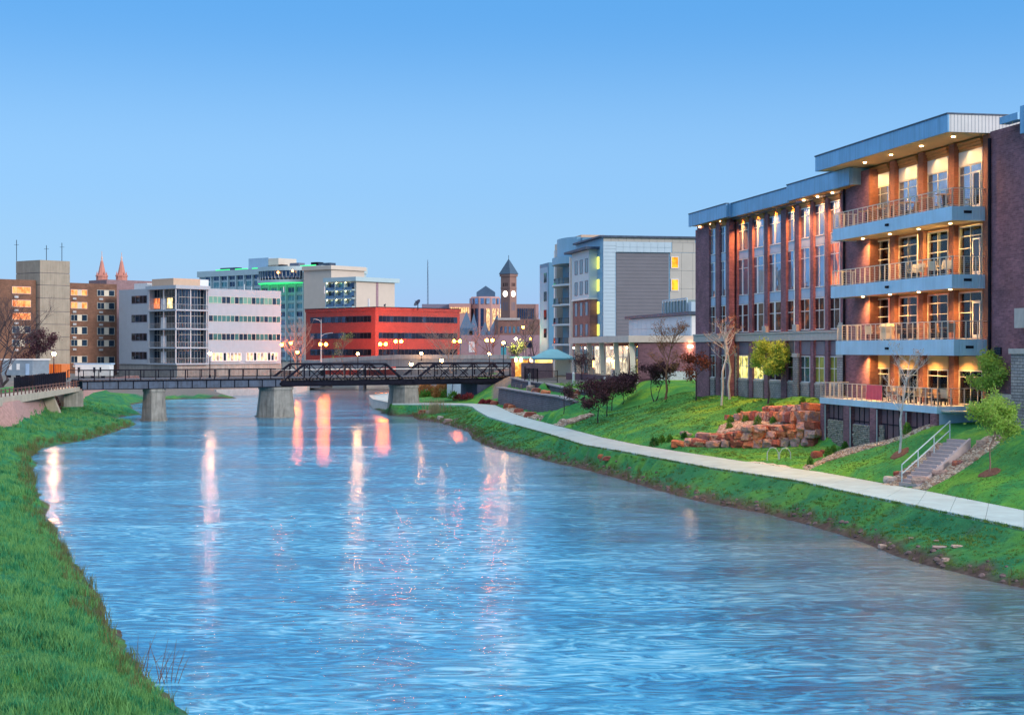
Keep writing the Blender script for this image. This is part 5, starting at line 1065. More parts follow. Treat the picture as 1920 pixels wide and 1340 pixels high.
fy3.bx('wall', fy3.u(864), fy3.u(1012), -12, 0, 4, fy3.z(930, 628), pkm, PW)
for a, b_, y0, y1 in ((879, 890, 640, 660), (984, 998, 640, 652), (940, 950, 641, 652)): fy3.bx('window', fy3.u(a), fy3.u(b_), .01, .1, fy3.z(a, y1), fy3.z(a, y0), M['white'] if a == 879 else hg[1], PW)
# far mast
q = at(802, 487, 1500); mb = MB()
for k in range(3): a = 2.094 * k; mb.tube([(q.x + 1.2 * math.cos(a), q.y + 1.2 * math.sin(a), 4), (q.x + .5 * math.cos(a), q.y + .5 * math.sin(a), HC + 120 * 1500 / F), (q.x, q.y, q.z)], .22, 4)
for k in range(22): z_ = 10 + k * 4; mb.bar((q.x - .8, q.y, z_), (q.x + .8, q.y, z_ + 2), .15)
solo('lattice_mast', mb, M['steel_grey'], 'thin lattice radio mast rising into the sky left of the clock tower', 'mast')

# ================================================================== grey apartments right of the clock tower
c = XY(1130, 212); r_, l_ = (.9819, .1893), FD; fr, fl = FR(c, r_), FR(c, l_)
GA = thing('grey_apartments', 'modern grey and blue-clad apartment building with curved balconies at its far end', 'apartment block', (c[0], c[1], 5))
clb = mat('blue_grey_cladding', (.22, .44, .62), .6, var=.06, sc=.6, streak=.05); beige = mat('beige_cladding', (.50, .47, .42), .7, var=.05, sc=.5); lgt = mat('light_cladding', (.46, .58, .66), .6, var=.04, sc=.6)
dgp = mat('dark_grey_siding', (.17, .165, .19), .6, var=.06, sc=.6); deep = mat('deep_blue_cladding', (.09, .25, .40), .6, var=.06, sc=.6)
zt_ = fr.z(1130, 445); zr_ = fr.z(1130, 441.5)
LB = fl.u(1080)
mb = MB(); prism(c, r_, l_, 24, LB, 5, zt_, mb); part('wall', mb, clb, GA); mb = MB(); prism(c, r_, l_, 25, LB + .6, zt_, zr_, mb, -.5, -.5); part('roof', mb, M['steel_grey'], GA)
# end wall panels (facing the viewer), with open joints between them
def panels(f_, a, b_, y0, y1, nx_, ny_, o, m_, nm='cladding_panel', th=.06, gap=.03):
    ua, ub = f_.u(a, o), f_.u(b_, o); z1, z0 = f_.z((a + b_) / 2, y0, o), f_.z((a + b_) / 2, y1, o)
    for i in range(nx_):
        for j in range(ny_):
            f_.bx(nm, ua + (ub - ua) * i / nx_ + gap / 2, ua + (ub - ua) * (i + 1) / nx_ - gap / 2, o, o + th, z0 + (z1 - z0) * j / ny_ + gap / 2, z0 + (z1 - z0) * (j + 1) / ny_ - gap / 2, m_, GA)
panels(fr, 1155, 1259, 454.5, 473, 8, 2, .35, lgt); panels(fr, 1131, 1155, 454.5, 473, 1, 3, .35, lgt); panels(fr, 1131, 1154, 474, 630, 1, 23, .35, lgt)
fr.bx('backing', .02, fr.u(1259, .3), .01, .34, fr.z(1200, 473), fr.z(1200, 454), lgt, GA); fr.bx('backing', .02, fr.u(1153.5, .3), .01, .34, 5, fr.z(1200, 473.2), lgt, GA)
panels(fr, 1155, 1254, 474.5, 640, 1, 25, .02, dgp, 'siding_board')
panels(fr, 1131, 1303, 446, 454, 12, 1, .02, beige); panels(fr, 1256, 1320, 474, 575, 3, 3, .02, beige); panels(fr, 1260, 1320, 455, 473.5, 3, 1, .02, beige)
amber = lit('amber_room_window', (1, .42, .02), 1.0, (.45, .14, .0), 1.0, .3)
for y0, y1 in ((481, 503.5), (523, 545.5)):
    ua, ub = fr.u(1257.5), fr.u(1272); z0, z1 = fr.z(1265, y1), fr.z(1265, y0); mb = MB()
    for q in ((ua, ua + .1, z0, z1), (ub - .1, ub, z0, z1), (ua + .1, ub - .1, z0, z0 + .1), (ua + .1, ub - .1, z1 - .1, z1)): fr.box(mb, q[0], q[1], .1, .2, q[2], q[3])
    w0 = part('window', mb, M['white'], GA); mb = MB(); fr.box(mb, ua + .1, ub - .1, .1, .14, z0 + .1, z1 - .1); part('pane', mb, amber, w0)
# side facing the river
ylw = emit('yellow_light_strip', (1, .95, .12), .75)
for y0, y1 in ((482, 504), (524, 546), (566, 588), (608, 629)): fl.bx('light_strip', fl.u(1124.3), fl.u(1120.6), .01, .12, fl.z(1122, y1), fl.z(1122, y0), ylw, GA)
for k in range(18): z_ = 6.5 + k * .95; fl.bx('siding_board', .03, fl.u(1118.5) - .1, .01, .05, z_, z_ + .9, clb, GA)
o1 = 1.3; uA1, uB1 = fl.u(1118, o1), fl.u(1072.5, o1); zs = fl.z(1100, 558.5, o1); ztop = fl.z(1104, 468, o1)
uA1 = fl.u(1104.5, o1)
fl.bx('bay', uA1, uB1, .02, o1, zs, ztop, lgt, GA); fl.bx('bay', uA1, uB1, .02, o1 - .1, 5, zs - .25, brick('mauve_brick_bay', (.27, .12, .11), (.2, .09, .085), (.2, .13, .13), FD), GA); fl.bx('ledge', uA1 - .1, uB1, .02, o1 + .15, zs - .24, zs - .01, M['white'], GA)
fl.bx('roof_slab', uA1 - 1.2, uB1 + 2, .02, o1 + .8, ztop + .01, ztop + .35, M['steel_grey'], GA)
for px in (1100, 1090, 1080.5):
    for y0, y1 in ((485, 512), (526, 552), (566, 592), (607, 630)):
        o_ = o1 if y1 < 558 else o1 - .1; uc = fl.u(px, o_); mb = MB(); z0, z1 = fl.z(1098, y1, o1), fl.z(1098, y0, o1); w_ = .75
        fl.box(mb, uc - w_ - .07, uc - w_, o_, o_ + .06, z0, z1); fl.box(mb, uc + w_, uc + w_ + .07, o_, o_ + .06, z0, z1); fl.box(mb, uc - w_, uc + w_, o_, o_ + .06, z1 - .07, z1); fl.box(mb, uc - w_, uc + w_, o_, o_ + .06, z0, z0 + .07)
        w0 = part('window', mb, M['panel_dark'], GA); mb = MB(); fl.box(mb, uc - w_, uc + w_, o_ + .005, o_ + .03, z0 + .07, z1 - .07); part('pane', mb, M['glass_dark'], w0)
# tan strip, balcony stack, far blocks
uC = fl.u(1066, 1.0); fl.bx('wall', uB1 + .02, uC, -10, .6, 5, ztop - .4, beige, GA); fl.bx('light_strip', uC - .05, uC + .35, .6, .8, 5.5, ztop - .2, M['white'], GA)
fl.bx('penthouse', fl.u(1090, -5), fl.u(1066, -5), -9, -5, zt_ - 4, fl.z(1070, 446.5, -5), tan, GA)
uD = fl.u(1043, 0); uM = (uC + uD) / 2; rw = abs(uD - uC) / 2
fl.bx('wall', uC + .02, uD + .5, -10, -1.2, 5, fl.z(1050, 458, -1.2), deep, GA)
def bow(z0, z1, m_, nm, dep=1.9, k=1.0):
    P_ = [(uM + rw * k * math.cos(math.pi * j / 12), -1.18 + dep * math.sin(math.pi * j / 12)) for j in range(13)]; pts_ = [fl.p(a, b_, 0)[:2] for a, b_ in P_]
    ar = sum(pts_[i][0] * pts_[(i + 1) % 13][1] - pts_[(i + 1) % 13][0] * pts_[i][1] for i in range(13)); mb = MB(); mb.poly(pts_ if ar > 0 else pts_[::-1], z0, z1); return part(nm, mb, m_, GA)
bow(fl.z(1055, 498), fl.z(1055, 485), clb, 'curved_canopy', 3.0); bow(fl.z(1055, 484.8), fl.z(1055, 450), clb, 'curved_wall', 2.2, .85)
for ys0 in (531.5, 568, 604.5, 641):
    z_ = fl.z(1055, ys0 + 3.5); bow(z_ - .3, z_, lgt, 'balcony', 3.0); bow(z_, z_ + .95, M['clear'], 'glass_balustrade', 2.8, .95)
    fl.bx('balcony_door', uM - 2.5, uM + 2.5, -1.19, -1.1, z_ + .02, z_ + 2.1, M['glass_dark'], GA)
fl.bx('wall', uD + .52, fl.u(1038), -12, -.2, 5, fl.z(1040, 458), beige, GA); fl.bx('light_strip', uD + .55, uD + 1.3, -.19, .1, 5.5, fl.z(1042, 470), M['white'], GA)
uE = fl.u(1038) + 3; cE = fl.p(uE, 1.0, 0); fE = FR(cE[:2], l_)
q0 = at(1029, 492, 292); fE = FR((q0.x, q0.y), l_); fEr = FR((q0.x, q0.y), (.9819, .1893)); ze2 = q0.z
mb = MB(); prism((q0.x, q0.y), (.9819, .1893), l_, 6, fE.u(1012), 5, ze2, mb); part('wall', mb, deep, GA); fE.bx('cladding', .5, fE.u(1012) - .5, .01, .1, 6, ze2 - .8, clb, GA)
for y0, y1 in ((512, 530), (547, 565), (581, 599), (616, 633)):
    uc = fE.u(1023.5); fE.bx('window', uc - 1.2, uc + 1.2, .11, .17, fE.z(1023, y1), fE.z(1023, y0), M['glass_dark'], GA)
# --- low wing with pale panels and the rooftop cooling unit
FK = FR((53, 0), FD); ua, ub = FK.u(1295.5), FK.u(1179); z1, z0 = FK.z(1295, 590), FK.z(1295, 634)
LW = thing('glass_link_wing', 'low pale-panelled wing with flat grey roof left of the brick hall', 'building', FK.p(ua, -3, 5))
FK.bx('wall', ua, ub, -9, -.1, 5, z1 - .05, M['white'], LW); FK.bx('roof', ua - .3, ub + .6, -9, .4, z1, z1 + .38, M['steel_grey'], LW)
n = 13
for i in range(n):
    for j in range(2): FK.bx('cladding_panel', ua + (ub - ua) * i / n + .03, ua + (ub - ua) * (i + 1) / n - .03, -.09, 0, z0 + (z1 - z0) * j / 2, z0 + (z1 - z0) * (j + 1) / 2 - .04, rr.choice([lgt, mat('sky_panel', (.50, .62, .72), .35)]) if False else lgt, LW)
cu = thing('cooling_unit', 'white-framed rooftop cooling unit on the low wing roof', 'cooling unit', FK.p(FK.u(1262, -3.5), -3.5, z1 + .38))
a, b_ = FK.u(1288, -3), FK.u(1242, -3); zt2 = FK.z(1262, 563, -3); mb = MB(); FK.box(mb, a + .3, b_ - .3, -5.8, -3.1, z1 + .38, zt2 - .1); part('coil', mb, mat('grey_green_coil', (.22, .30, .30), .6), cu)
for k in range(9): FK.bx('frame_post', a + (b_ - a) * k / 8 - .08, a + (b_ - a) * k / 8 + .08, -3.08, -2.95, z1 + .38, zt2, lgt, cu)
FK.bx('frame_rail', a, b_, -3.09, -2.94, zt2 + .005, zt2 + .15, lgt, cu); FK.bx('end_box', a - 1.4, a - .2, -5.6, -3.1, z1 + .38, zt2 - .4, lgt, cu)
# --- pavilion with leaning columns
c = XY(1178.5, 165); fr, fl = FR(c, (.9819, .1893)), FR(c, FD)
PV = thing('pavilion', 'flat-roofed terrace pavilion on leaning pale columns left of the brick hall', 'pavilion', (c[0], c[1], 5.7))
zt_, zb_ = HC + 26 * 165 / F, HC + 13.5 * 165 / F; UL = fl.u(1066)
rm = mat('pavilion_fascia', (.60, .50, .45), .7, var=.1, sc=.8)
mb = MB(); prism(c, (.9819, .1893), FD, 9, UL, zb_, zt_, mb); part('roof', mb, rm, PV)
mb = MB(); prism(c, (.9819, .1893), FD, 10, UL - 1, 5.2, 5.75, mb, .3, .3); part('floor', mb, M['concrete'], PV)
colm = mat('pale_column', (.70, .62, .48), .7, var=.08, sc=1)
upl = emit('column_uplight', (1, .85, .55), 9)
for px in (1184.5, 1155, 1128, 1105, 1083):
    u_ = fl.u(px, -.6); t_ = Vector(fl.p(u_ + .5, -.7, zb_)); b0 = Vector(fl.p(u_ - .8, -.6, 5.75)); mb = MB(); mb.bar(b0, t_, .55, .55, up=(0, 1, .2)); part('column', mb, colm, PV)
    q = Vector(fl.p(u_ + .75, -.25, zb_ - .5)); mb = MB(); mb.bar(q, q - Vector((0, 0, .2)), .14); part('column_lamp', mb, upl, PV); spot('column_beam', q + Vector((-.1, -.05, -.15)), 260, (1, .85, .6), 60, b0 + Vector((0, 0, .4)), PV)
fpw = FR(fl.p(0, -5.5, 0)[:2], FD); U0, U1 = fpw.u(1205), fpw.u(1075)
brp = M['brick_red']; 
gw = lit('pavilion_lit_glass', (1, .86, .60), .5, (.15, .13, .12), 1.6, .6)
fpw.bx('wall', U0 - 2, U1, -.4, -.1, 5.7, zb_, brp, PV)
nb_ = 6
for k in range(nb_):
    a, b_ = U0 + (U1 - U0) * k / nb_ + .6, U0 + (U1 - U0) * (k + 1) / nb_ - .3; mb = MB()
    for q in ((a, a + .08), ((a + b_) / 2 - .04, (a + b_) / 2 + .04), (b_ - .08, b_)): fpw.box(mb, q[0], q[1], -.09, 0, 5.75, zb_ - .35)
    fpw.box(mb, a, b_, -.085, -.01, 8.0, 8.08); w0 = part('window', mb, M['white_frame'], PV); mb = MB(); fpw.box(mb, a, b_, -.095, -.06, 5.75, zb_ - .35); part('pane', mb, gw if k in (1, 2, 3) else M['glass_teal'], w0)
fr.bx('wall', 1.2, 9, -.6, -.3, 5.2, zb_, M['brick'], PV); fr.bx('stone_apron', 3, 9, -.29, -.15, 4.8, 6.6, mat('pale_stone_apron', (.45, .50, .56), .8, var=.2, sc=3), PV)
q = Vector(fr.p(fr.u(1294, -.2), -.15, HC + 5.5 * 165 / F)); mb = MB(); mb.box(q.x - .25, q.x + .25, q.y - .25, q.y, q.z - .12, q.z + .12); part('wall_lamp', mb, emit('orange_wall_lamp', (1, .55, .25), 25), PV)
spot('wall_lamp_beam', q + Vector((0, -.3, .1)), 50, (1, .5, .2), 120, q + Vector((0, .2, 2)), PV); spot('wall_lamp_beam', q + Vector((0, -.3, -.1)), 90, (1, .5, .2), 120, q + Vector((0, .2, -2)), PV)
# planter wall, heaters, benches along the pavilion
mb = MB(); fl.box(mb, -1.0, UL - 2, .4, .8, 5.0, 6.0); PB = solo('planter_wall', mb, brick('dark_purple_planter_brick', (.14, .07, .10), (.11, .055, .08), (.09, .06, .07), FD), 'dark purple brick planter wall in front of the leaning columns', 'wall')
for k, px in enumerate((1147, 1110)):
    q = fl.p(fl.u(px, -2), -2.2, 5.75); t = thing('patio_heater', ('glowing orange patio heater nearer the brick hall' if k == 0 else 'glowing orange patio heater farther along the pavilion'), 'patio heater', q, 'patio heaters')
    mb = MB(); mb.lathe(q, [(.25, 0), (.25, .8), (.04, .82), (.04, 2.0)], 8); part('stand', mb, M['metal_light'], t); mb = MB(); mb.lathe(q, [(.1, 1.0), (.12, 1.8)], 8); part('burner', mb, emit('heater_glow%d' % k, (1, .30, .06), 9), t); mb = MB(); mb.lathe(q, [(.45, 2.0), (.05, 2.15)], 10); part('reflector', mb, M['steel_black'], t)

# ================================================================== gazebo, walls and fences above the block wall
tealr = mat('teal_metal_roof', (.10, .34, .42), .45, var=.08, sc=1); gq = at(1037, 671, 200)
GZ = thing('gazebo', 'garden shelter with a teal hipped metal roof left of the pavilion', 'shelter', (gq.x, gq.y, 5.4))
ze_, za_ = gq.z, at(1037, 654.5, 200).z; x0, x1 = at(995, 671, 200).x, at(1078, 671, 200).x; mb = MB()
mb.add([(x0, 197, ze_), (x1, 197, ze_), (x1, 203, ze_), (x0, 203, ze_), (x0 + 2.4, 200, za_), (x1 - 2.4, 200, za_), (x0, 197, ze_ - .2), (x1, 197, ze_ - .2), (x1, 203, ze_ - .2), (x0, 203, ze_ - .2)], [(0, 1, 5, 4), (1, 2, 5), (2, 3, 4, 5), (3, 0, 4), (6, 7, 1, 0), (7, 8, 2, 1), (8, 9, 3, 2), (9, 6, 0, 3), (9, 8, 7, 6)]); part('roof', mb, tealr, GZ)
for x in (x0 + .4, (x0 + x1) / 2, x1 - .4):
    for y in (197.3, 202.7): mb = MB(); mb.box(x - .15, x + .15, y - .15, y + .15, 5.2, ze_ - .2); part('post', mb, M['white'], GZ)
yel = lit('shelter_lit_wall', (1, .62, .15), 1.6, (.3, .12, .02), 1.0); mb = MB(); mb.box(x0 + .3, x0 + 3.2, 202.4, 202.6, 5.4, ze_ - .25); part('lit_counter', mb, yel, GZ); mb = MB(); mb.box(x0 + 3.3, x1 - .5, 201, 201.3, 5.2, ze_ - .22); part('wall', mb, lgt, GZ)
PG = thing('pergola', 'low brick bar shelter with hanging lanterns beside the teal-roofed shelter', 'shelter', at(978, 700, 204)[:2] + (5.3,) if False else (1.3, 204, 5.3))
mb = MB(); a0, a1 = at(957, 660, 204).x, at(1000, 660, 204).x; mb.box(a0, a1, 201.5, 206, at(978, 671.5, 204).z, at(978, 668, 204).z); part('roof', mb, tealr, PG)
for px in (958.5, 990): q = at(px, 700, 203); mb = MB(); mb.box(q.x, q.x + .55, 202.5, 203, 5.2, at(px, 664, 203).z); part('post', mb, M['brick'], PG)
mb = MB(); mb.box(a0 + .6, a1, 204.5, 204.8, 5.3, at(978, 675, 204).z); part('lit_counter', mb, yel, PG)
for k, px in enumerate((967.5, 977, 996)):
    q = at(px, 674.5, 201.2); t = thing('lantern', ('leftmost', 'middle', 'rightmost')[k] + ' glowing lantern under the low bar shelter', 'lantern', (q.x, q.y, q.z - .3), 'lanterns'); mb = MB(); mb.lathe((q.x, q.y, q.z - .3), [(.1, 0), (.2, .12), (.2, .42), (.06, .6)], 8); part('lamp_glass', mb, emit('lantern_glow%d' % k, (1, .5, .15), 10), t); mb = MB(); mb.tube([(q.x, q.y, q.z + .3), (q.x, q.y, at(978, 671.5, 204).z)], .03, 4); part('chain', mb, M['steel_black'], t)
mb = MB(); q0, q1 = at(978, 704, 197), at(1036, 704, 196); mb.bar((q0.x, q0.y, 6.1), (q1.x, q1.y, 6.1), .5, 2.3); solo('garden_wall', mb, brick('mauve_wall_brick', (.26, .16, .17), (.21, .13, .14), (.2, .15, .16), (1, 0)), 'mauve brick garden wall under the lit shelter', 'wall')
def fence(name, label, p0, p1, z0, z1, step=2.4, m_=None, n_=None):
    p0, p1 = Vector(p0), Vector(p1); L = (p1 - p0).length; n = n_ or max(1, round(L / step)); t = thing(name, label, 'fence', (*((p0 + p1) / 2)[:2], min(z0, z1)) if False else (float((p0.x + p1.x) / 2), float((p0.y + p1.y) / 2), z0)); m_ = m_ or M['steel_black']
    for k in range(n + 1):
        p_ = p0.lerp(p1, k / n); mb = MB(); mb.box(p_.x - .05, p_.x + .05, p_.y - .05, p_.y + .05, z0 - .2, z1 + .08); part('post', mb, m_, t)
    for zz_ in (z0 + .12, z1): mb = MB(); mb.bar((p0.x, p0.y, zz_), (p1.x, p1.y, zz_), .05); part('rail', mb, m_, t)
    mb = MB(); k = 0
    while k < L: p_ = p0.lerp(p1, k / L); mb.box(p_.x - .012, p_.x + .012, p_.y - .012, p_.y + .012, z0 + .12, z1); k += .16
    part('pickets', mb, m_, t, kind='stuff')
a = at(984, 713, 190); b_ = at(1008, 714, 183); fence('picket_fence', 'black picket fence on the upper block wall by the bridge end', (a.x, a.y, 0), (b_.x, b_.y, 0), 5.25, 6.6)
a = at(1008, 714, 183); b_ = at(1045, 714, 181); fence('picket_fence', 'black picket fence with wide panels beside the lawn above the block wall', (a.x, a.y, 0), (b_.x, b_.y, 0), 5.2, 6.4)
a = FBR.p(uZ + .4, -.2, 0); b_ = at(984, 713, 190); fence('picket_fence', 'dark picket fence closing the right end of the truss bridge', (a[0], a[1], 0), (b_.x, b_.y, 0), 5.3, 6.75)
for k, (px, y, Y) in enumerate(((993, 699, 188), (1075.5, 698, 176), (1134, 707, 168), (1027, 693, 198))):
    q = at(px, 714, Y); z0 = ground_z(q.x, q.y); q.z = at(px, y, Y).z; t = thing('bollard_lamp', ('white post light at the end of the upper block wall', 'white post light in front of the planter wall', 'white post light nearest the leaning columns', 'glowing post light by the mauve garden wall')[k], 'post light', (q.x, q.y, z0), 'post lights')
    mb = MB(); mb.lathe((q.x, q.y, z0), [(.16, 0), (.16, q.z - z0 - .3), (.2, q.z - z0 - .28), (.2, q.z - z0 - .2)], 8); part('post', mb, M['white'], t); mb = MB(); mb.lathe((q.x, q.y, q.z - .2), [(.15, 0), (.17, .1), (.05, .25)], 8); part('lamp_head', mb, emit('post_glow', (1, .75, .5), 30) if k == 3 else M['white'], t)

# ================================================================== left bank: walkway, revetment, trailers
pkw = mat('pink_stone_revetment', (.42, .25, .23), .9, var=.22, sc=4, st=.9)
mb = MB()
PK = PINK; top = [(x - .9, y) for x, y in PK]; PK = [(x + .05, y) for x, y in PK]
for i in range(len(PK) - 1):
    a, b_ = PK[i], PK[i + 1]; c0, c1 = top[i], top[i + 1]; zt0 = 3.9 if i < 5 else 3.7
    mb.add([(a[0], a[1], 1.1), (b_[0], b_[1], 1.1), (c1[0], c1[1], zt0), (c0[0], c0[1], zt0), (a[0] - 3, a[1], .6), (b_[0] - 3, b_[1], .6), (c1[0] - 2, c1[1], zt0), (c0[0] - 2, c0[1], zt0)], [(0, 1, 2, 3), (3, 2, 6, 7), (4, 0, 3, 7), (1, 5, 6, 2)])
solo('stone_revetment', mb, pkw, 'sloping pink stone retaining wall along the left bank', 'retaining wall')
a, b_ = Vector((-48.6, 139.5, 0)), Vector((-53.1, 183.2, 0)); fwk = FR((a.x, a.y), (b_.x - a.x, b_.y - a.y)); Lw = (b_ - a).length
WK = thing('walkway', 'concrete riverside walkway with brown steel railing at the left edge', 'walkway', (a.x, a.y, 3.5)); bcon = mat('tan_beam_concrete', (.48, .42, .34), .85, var=.12, sc=1, streak=.2)
mb = MB(); q = [fwk.p(.0, .1, 3.55), fwk.p(Lw, .1, 3.9), fwk.p(Lw, -2.6, 3.9), fwk.p(0, -2.6, 3.55)]; t_ = [fwk.p(0, .1, 4.42), fwk.p(Lw, .1, 4.42), fwk.p(Lw, -2.6, 4.42), fwk.p(0, -2.6, 4.42)]; q.reverse() if False else None
mb.hexa(q + t_); part('beam', mb, bcon, WK)
fwk.bx('end_block', -6, -.02, -3.5, .25, 2.0, 4.95, bcon, WK)
brs_ = mat('rusty_brown_steel', (.16, .08, .07), .7, var=.25, sc=3)
for z_ in (5.05, 4.72): fwk.bx('rail', .1, Lw, -.06, .0, z_, z_ + .08, brs_, WK)
u = .3; i = 0
while u < Lw: fwk.bx('post', u - .08, u + .08, -.08, .03, 4.421, 5.2, brs_, WK); u += 1.75
for u, in ((19.0,), (34,)): mb = MB(); q = [fwk.p(u, -.2, 1.2), fwk.p(u + .9, -.2, 1.2), fwk.p(u + .9, -1.5, 1.2), fwk.p(u, -1.5, 1.2)]; t_ = [fwk.p(u, -1.2, 3.6), fwk.p(u + .9, -1.2, 3.6), fwk.p(u + .9, -2.4, 3.6), fwk.p(u, -2.4, 3.6)]; mb.hexa(q + t_); part('buttress', mb, bcon, WK)
fence('picket_fence', 'black sloping ramp fence behind the brown railing at the far left', tuple(at(27, 715, 158)), tuple(at(84, 715, 184)), 4.5, 6.0, 1.6)
fence('picket_fence', 'black ramp fence meeting the left end of the truss bridge', tuple(at(66, 715, 160)), tuple(at(123, 715, 184)), 4.5, 6.2, 1.6)
def trailer(label, px0, px1, pxe, yt, yb, Y, body, trim, wins, r_=(.97, .24), wz=(.45, .8)):
    cx_, cy_ = XY(px1, Y); f_ = FR((cx_, cy_), (-r_[0], -r_[1] * .2)); fe_ = FR((cx_, cy_), (r_[1] + .7, 1)); L = abs(f_.u(px0)); D = abs(fe_.u(pxe)); z1, z0 = f_.z(px1, yt), f_.z(px1, yb)
    t = thing('site_trailer', label, 'trailer', (cx_, cy_, z0)); s1 = 1 if f_.u(px0) > 0 else -1; s2 = 1 if fe_.u(pxe) > 0 else -1
    P2_ = [Vector((cx_, cy_)), Vector((cx_, cy_)) + f_.d * s1 * L, Vector((cx_, cy_)) + f_.d * s1 * L + fe_.d * s2 * D, Vector((cx_, cy_)) + fe_.d * s2 * D]; ar = sum(P2_[i].x * P2_[(i + 1) % 4].y - P2_[(i + 1) % 4].x * P2_[i].y for i in range(4)); P2_ = P2_ if ar > 0 else P2_[::-1]
    mb = MB(); mb.poly([tuple(p_) for p_ in P2_], z0 + .35, z1); part('body', mb, body, t); mb = MB(); mb.poly([tuple(p_ + (p_ - (P2_[0] + P2_[2]) / 2).normalized() * .2) for p_ in P2_], z1, z1 + .18); part('roof', mb, trim, t)
    for k in range(3): q = f_.p(s1 * L * (.2 + .3 * k), -.3, z0 + .25); mb = MB(); mb.bar(Vector(q) - Vector((0, .15, 0)), Vector(q) + Vector((0, .15, 0)), .5); part('wheel', mb, M['steel_black'], t)
    for a, b_, nm, m_ in wins: f_.bx(nm, f_.u(a), f_.u(b_), .01, .06, z0 + (z1 - z0) * (wz[0] if nm == 'window' else .15), z0 + (z1 - z0) * wz[1], m_, t)
    return t
trailer('grey-blue site office trailer with white trim at the far left', 4, 61, 92, 675, 708, 205, mat('slate_trailer', (.20, .26, .32), .5), M['white'], [(17, 22, 'window', M['white']), (31, 37, 'window', M['white']), (48, 55, 'door', M['panel_grey'])])
trailer('white long site trailer with grey roof behind the bridge railing', 141, 205, 213, 683, 709, 215, M['white'], M['panel_grey'], [(146, 150, 'window', M['glass_dark']), (175, 179, 'window', M['glass_dark']), (187, 190, 'window', M['glass_dark']), (152, 161, 'door', M['white'])])
mb = MB(); q0, q1 = at(80, 697, 210), at(115, 697, 210); mb.box(q0.x, q1.x, 210, 214, 5.0, at(80, 682.5, 210).z)
for k in range(9): x = q0.x + (q1.x - q0.x) * k / 8; mb.box(x - .06, x + .06, 209.9, 209.995, 5.0, at(80, 682.5, 210).z)
solo('skip_container', mb, mat('orange_paint', (.80, .20, .03), .5, var=.1), 'orange ribbed container beside the street lamp at left', 'container')

# ================================================================== stones
def rock_mesh(seed, n=2, rough=.10, blocky=.62):
    r = random.Random(seed); bm = bmesh.new(); bmesh.ops.create_cube(bm, size=2); bmesh.ops.subdivide_edges(bm, edges=bm.edges[:], cuts=n, use_grid_fill=True)
    sh = Vector((r.uniform(-.15, .15), r.uniform(-.15, .15), 0)); off = Vector((r.uniform(0, 50), 0, r.uniform(0, 50)))
    for v in bm.verts:
        p = v.co.copy(); s_ = p.normalized() * 1.25; p = p.lerp(s_, 1 - blocky); p += Vector(noise.noise_vector(p * .9 + off)) * .28 + Vector(noise.noise_vector(p * 2.6 + off)) * rough
        p.x += sh.x * p.z; p.y += sh.y * p.z; v.co = p * .5
    me = bpy.data.meshes.new('stone'); bm.to_mesh(me); bm.free(); return me
def stonemat(name, cs, obj=True):
    m, nt, b = nt_of(name); oi = nt.nodes.new('ShaderNodeObjectInfo'); n = noise_n(nt, pos(nt), 1.6, 6, .65); n2 = noise_n(nt, pos(nt), 7, 5, .7)
    ad = nt.nodes.new('ShaderNodeMath'); ad.operation = 'MULTIPLY_ADD'; nt.links.new(oi.outputs['Random'], ad.inputs[0]); ad.inputs[1].default_value = .7; nt.links.new(n.outputs[0], ad.inputs[2])
    r = ramp(nt, [(.4 + .75 * i / (len(cs) - 1), c) for i, c in enumerate(cs)], ad.outputs[0]); r2 = ramp(nt, [(.3, (.6,) * 3), (.7, (1.3,) * 3)], n2.outputs[0])
    nt.links.new(mixc(nt, 1, r.outputs[0], r2.outputs[0], 'MULTIPLY'), b.inputs['Base Color']); b.inputs['Roughness'].default_value = .85; bump(nt, n2.outputs[0], b, .5, .06); return m
quartz = stonemat('red_quartzite', [(.20, .10, .11), (.50, .14, .06), (.62, .24, .10), (.38, .24, .26), (.60, .34, .20), (.34, .09, .06)])
pale = stonemat('pale_fieldstone', [(.40, .33, .30), (.52, .46, .42), (.34, .22, .20), (.48, .34, .28)])
RM = [rock_mesh(100 + k, 2) for k in range(8)]; RM2 = [m_.copy() for m_ in RM]
for m_ in RM: m_.materials.append(quartz)
for m_ in RM2: m_.materials.append(pale)
rq = random.Random(21)
def put_stone(parent, p, sx_, sy_, sz_, rz, meshes=RM, tilt=.12, name='stone'):
    o = bpy.data.objects.new(name, rq.choice(meshes)); COL.objects.link(o); o.parent = parent; o.location = Vector(p) - wpos(parent); o.scale = (sx_, sy_, sz_)
    o.rotation_euler = (rq.uniform(-tilt, tilt) + rq.choice((0, math.pi)), rq.uniform(-tilt, tilt), rz); return o
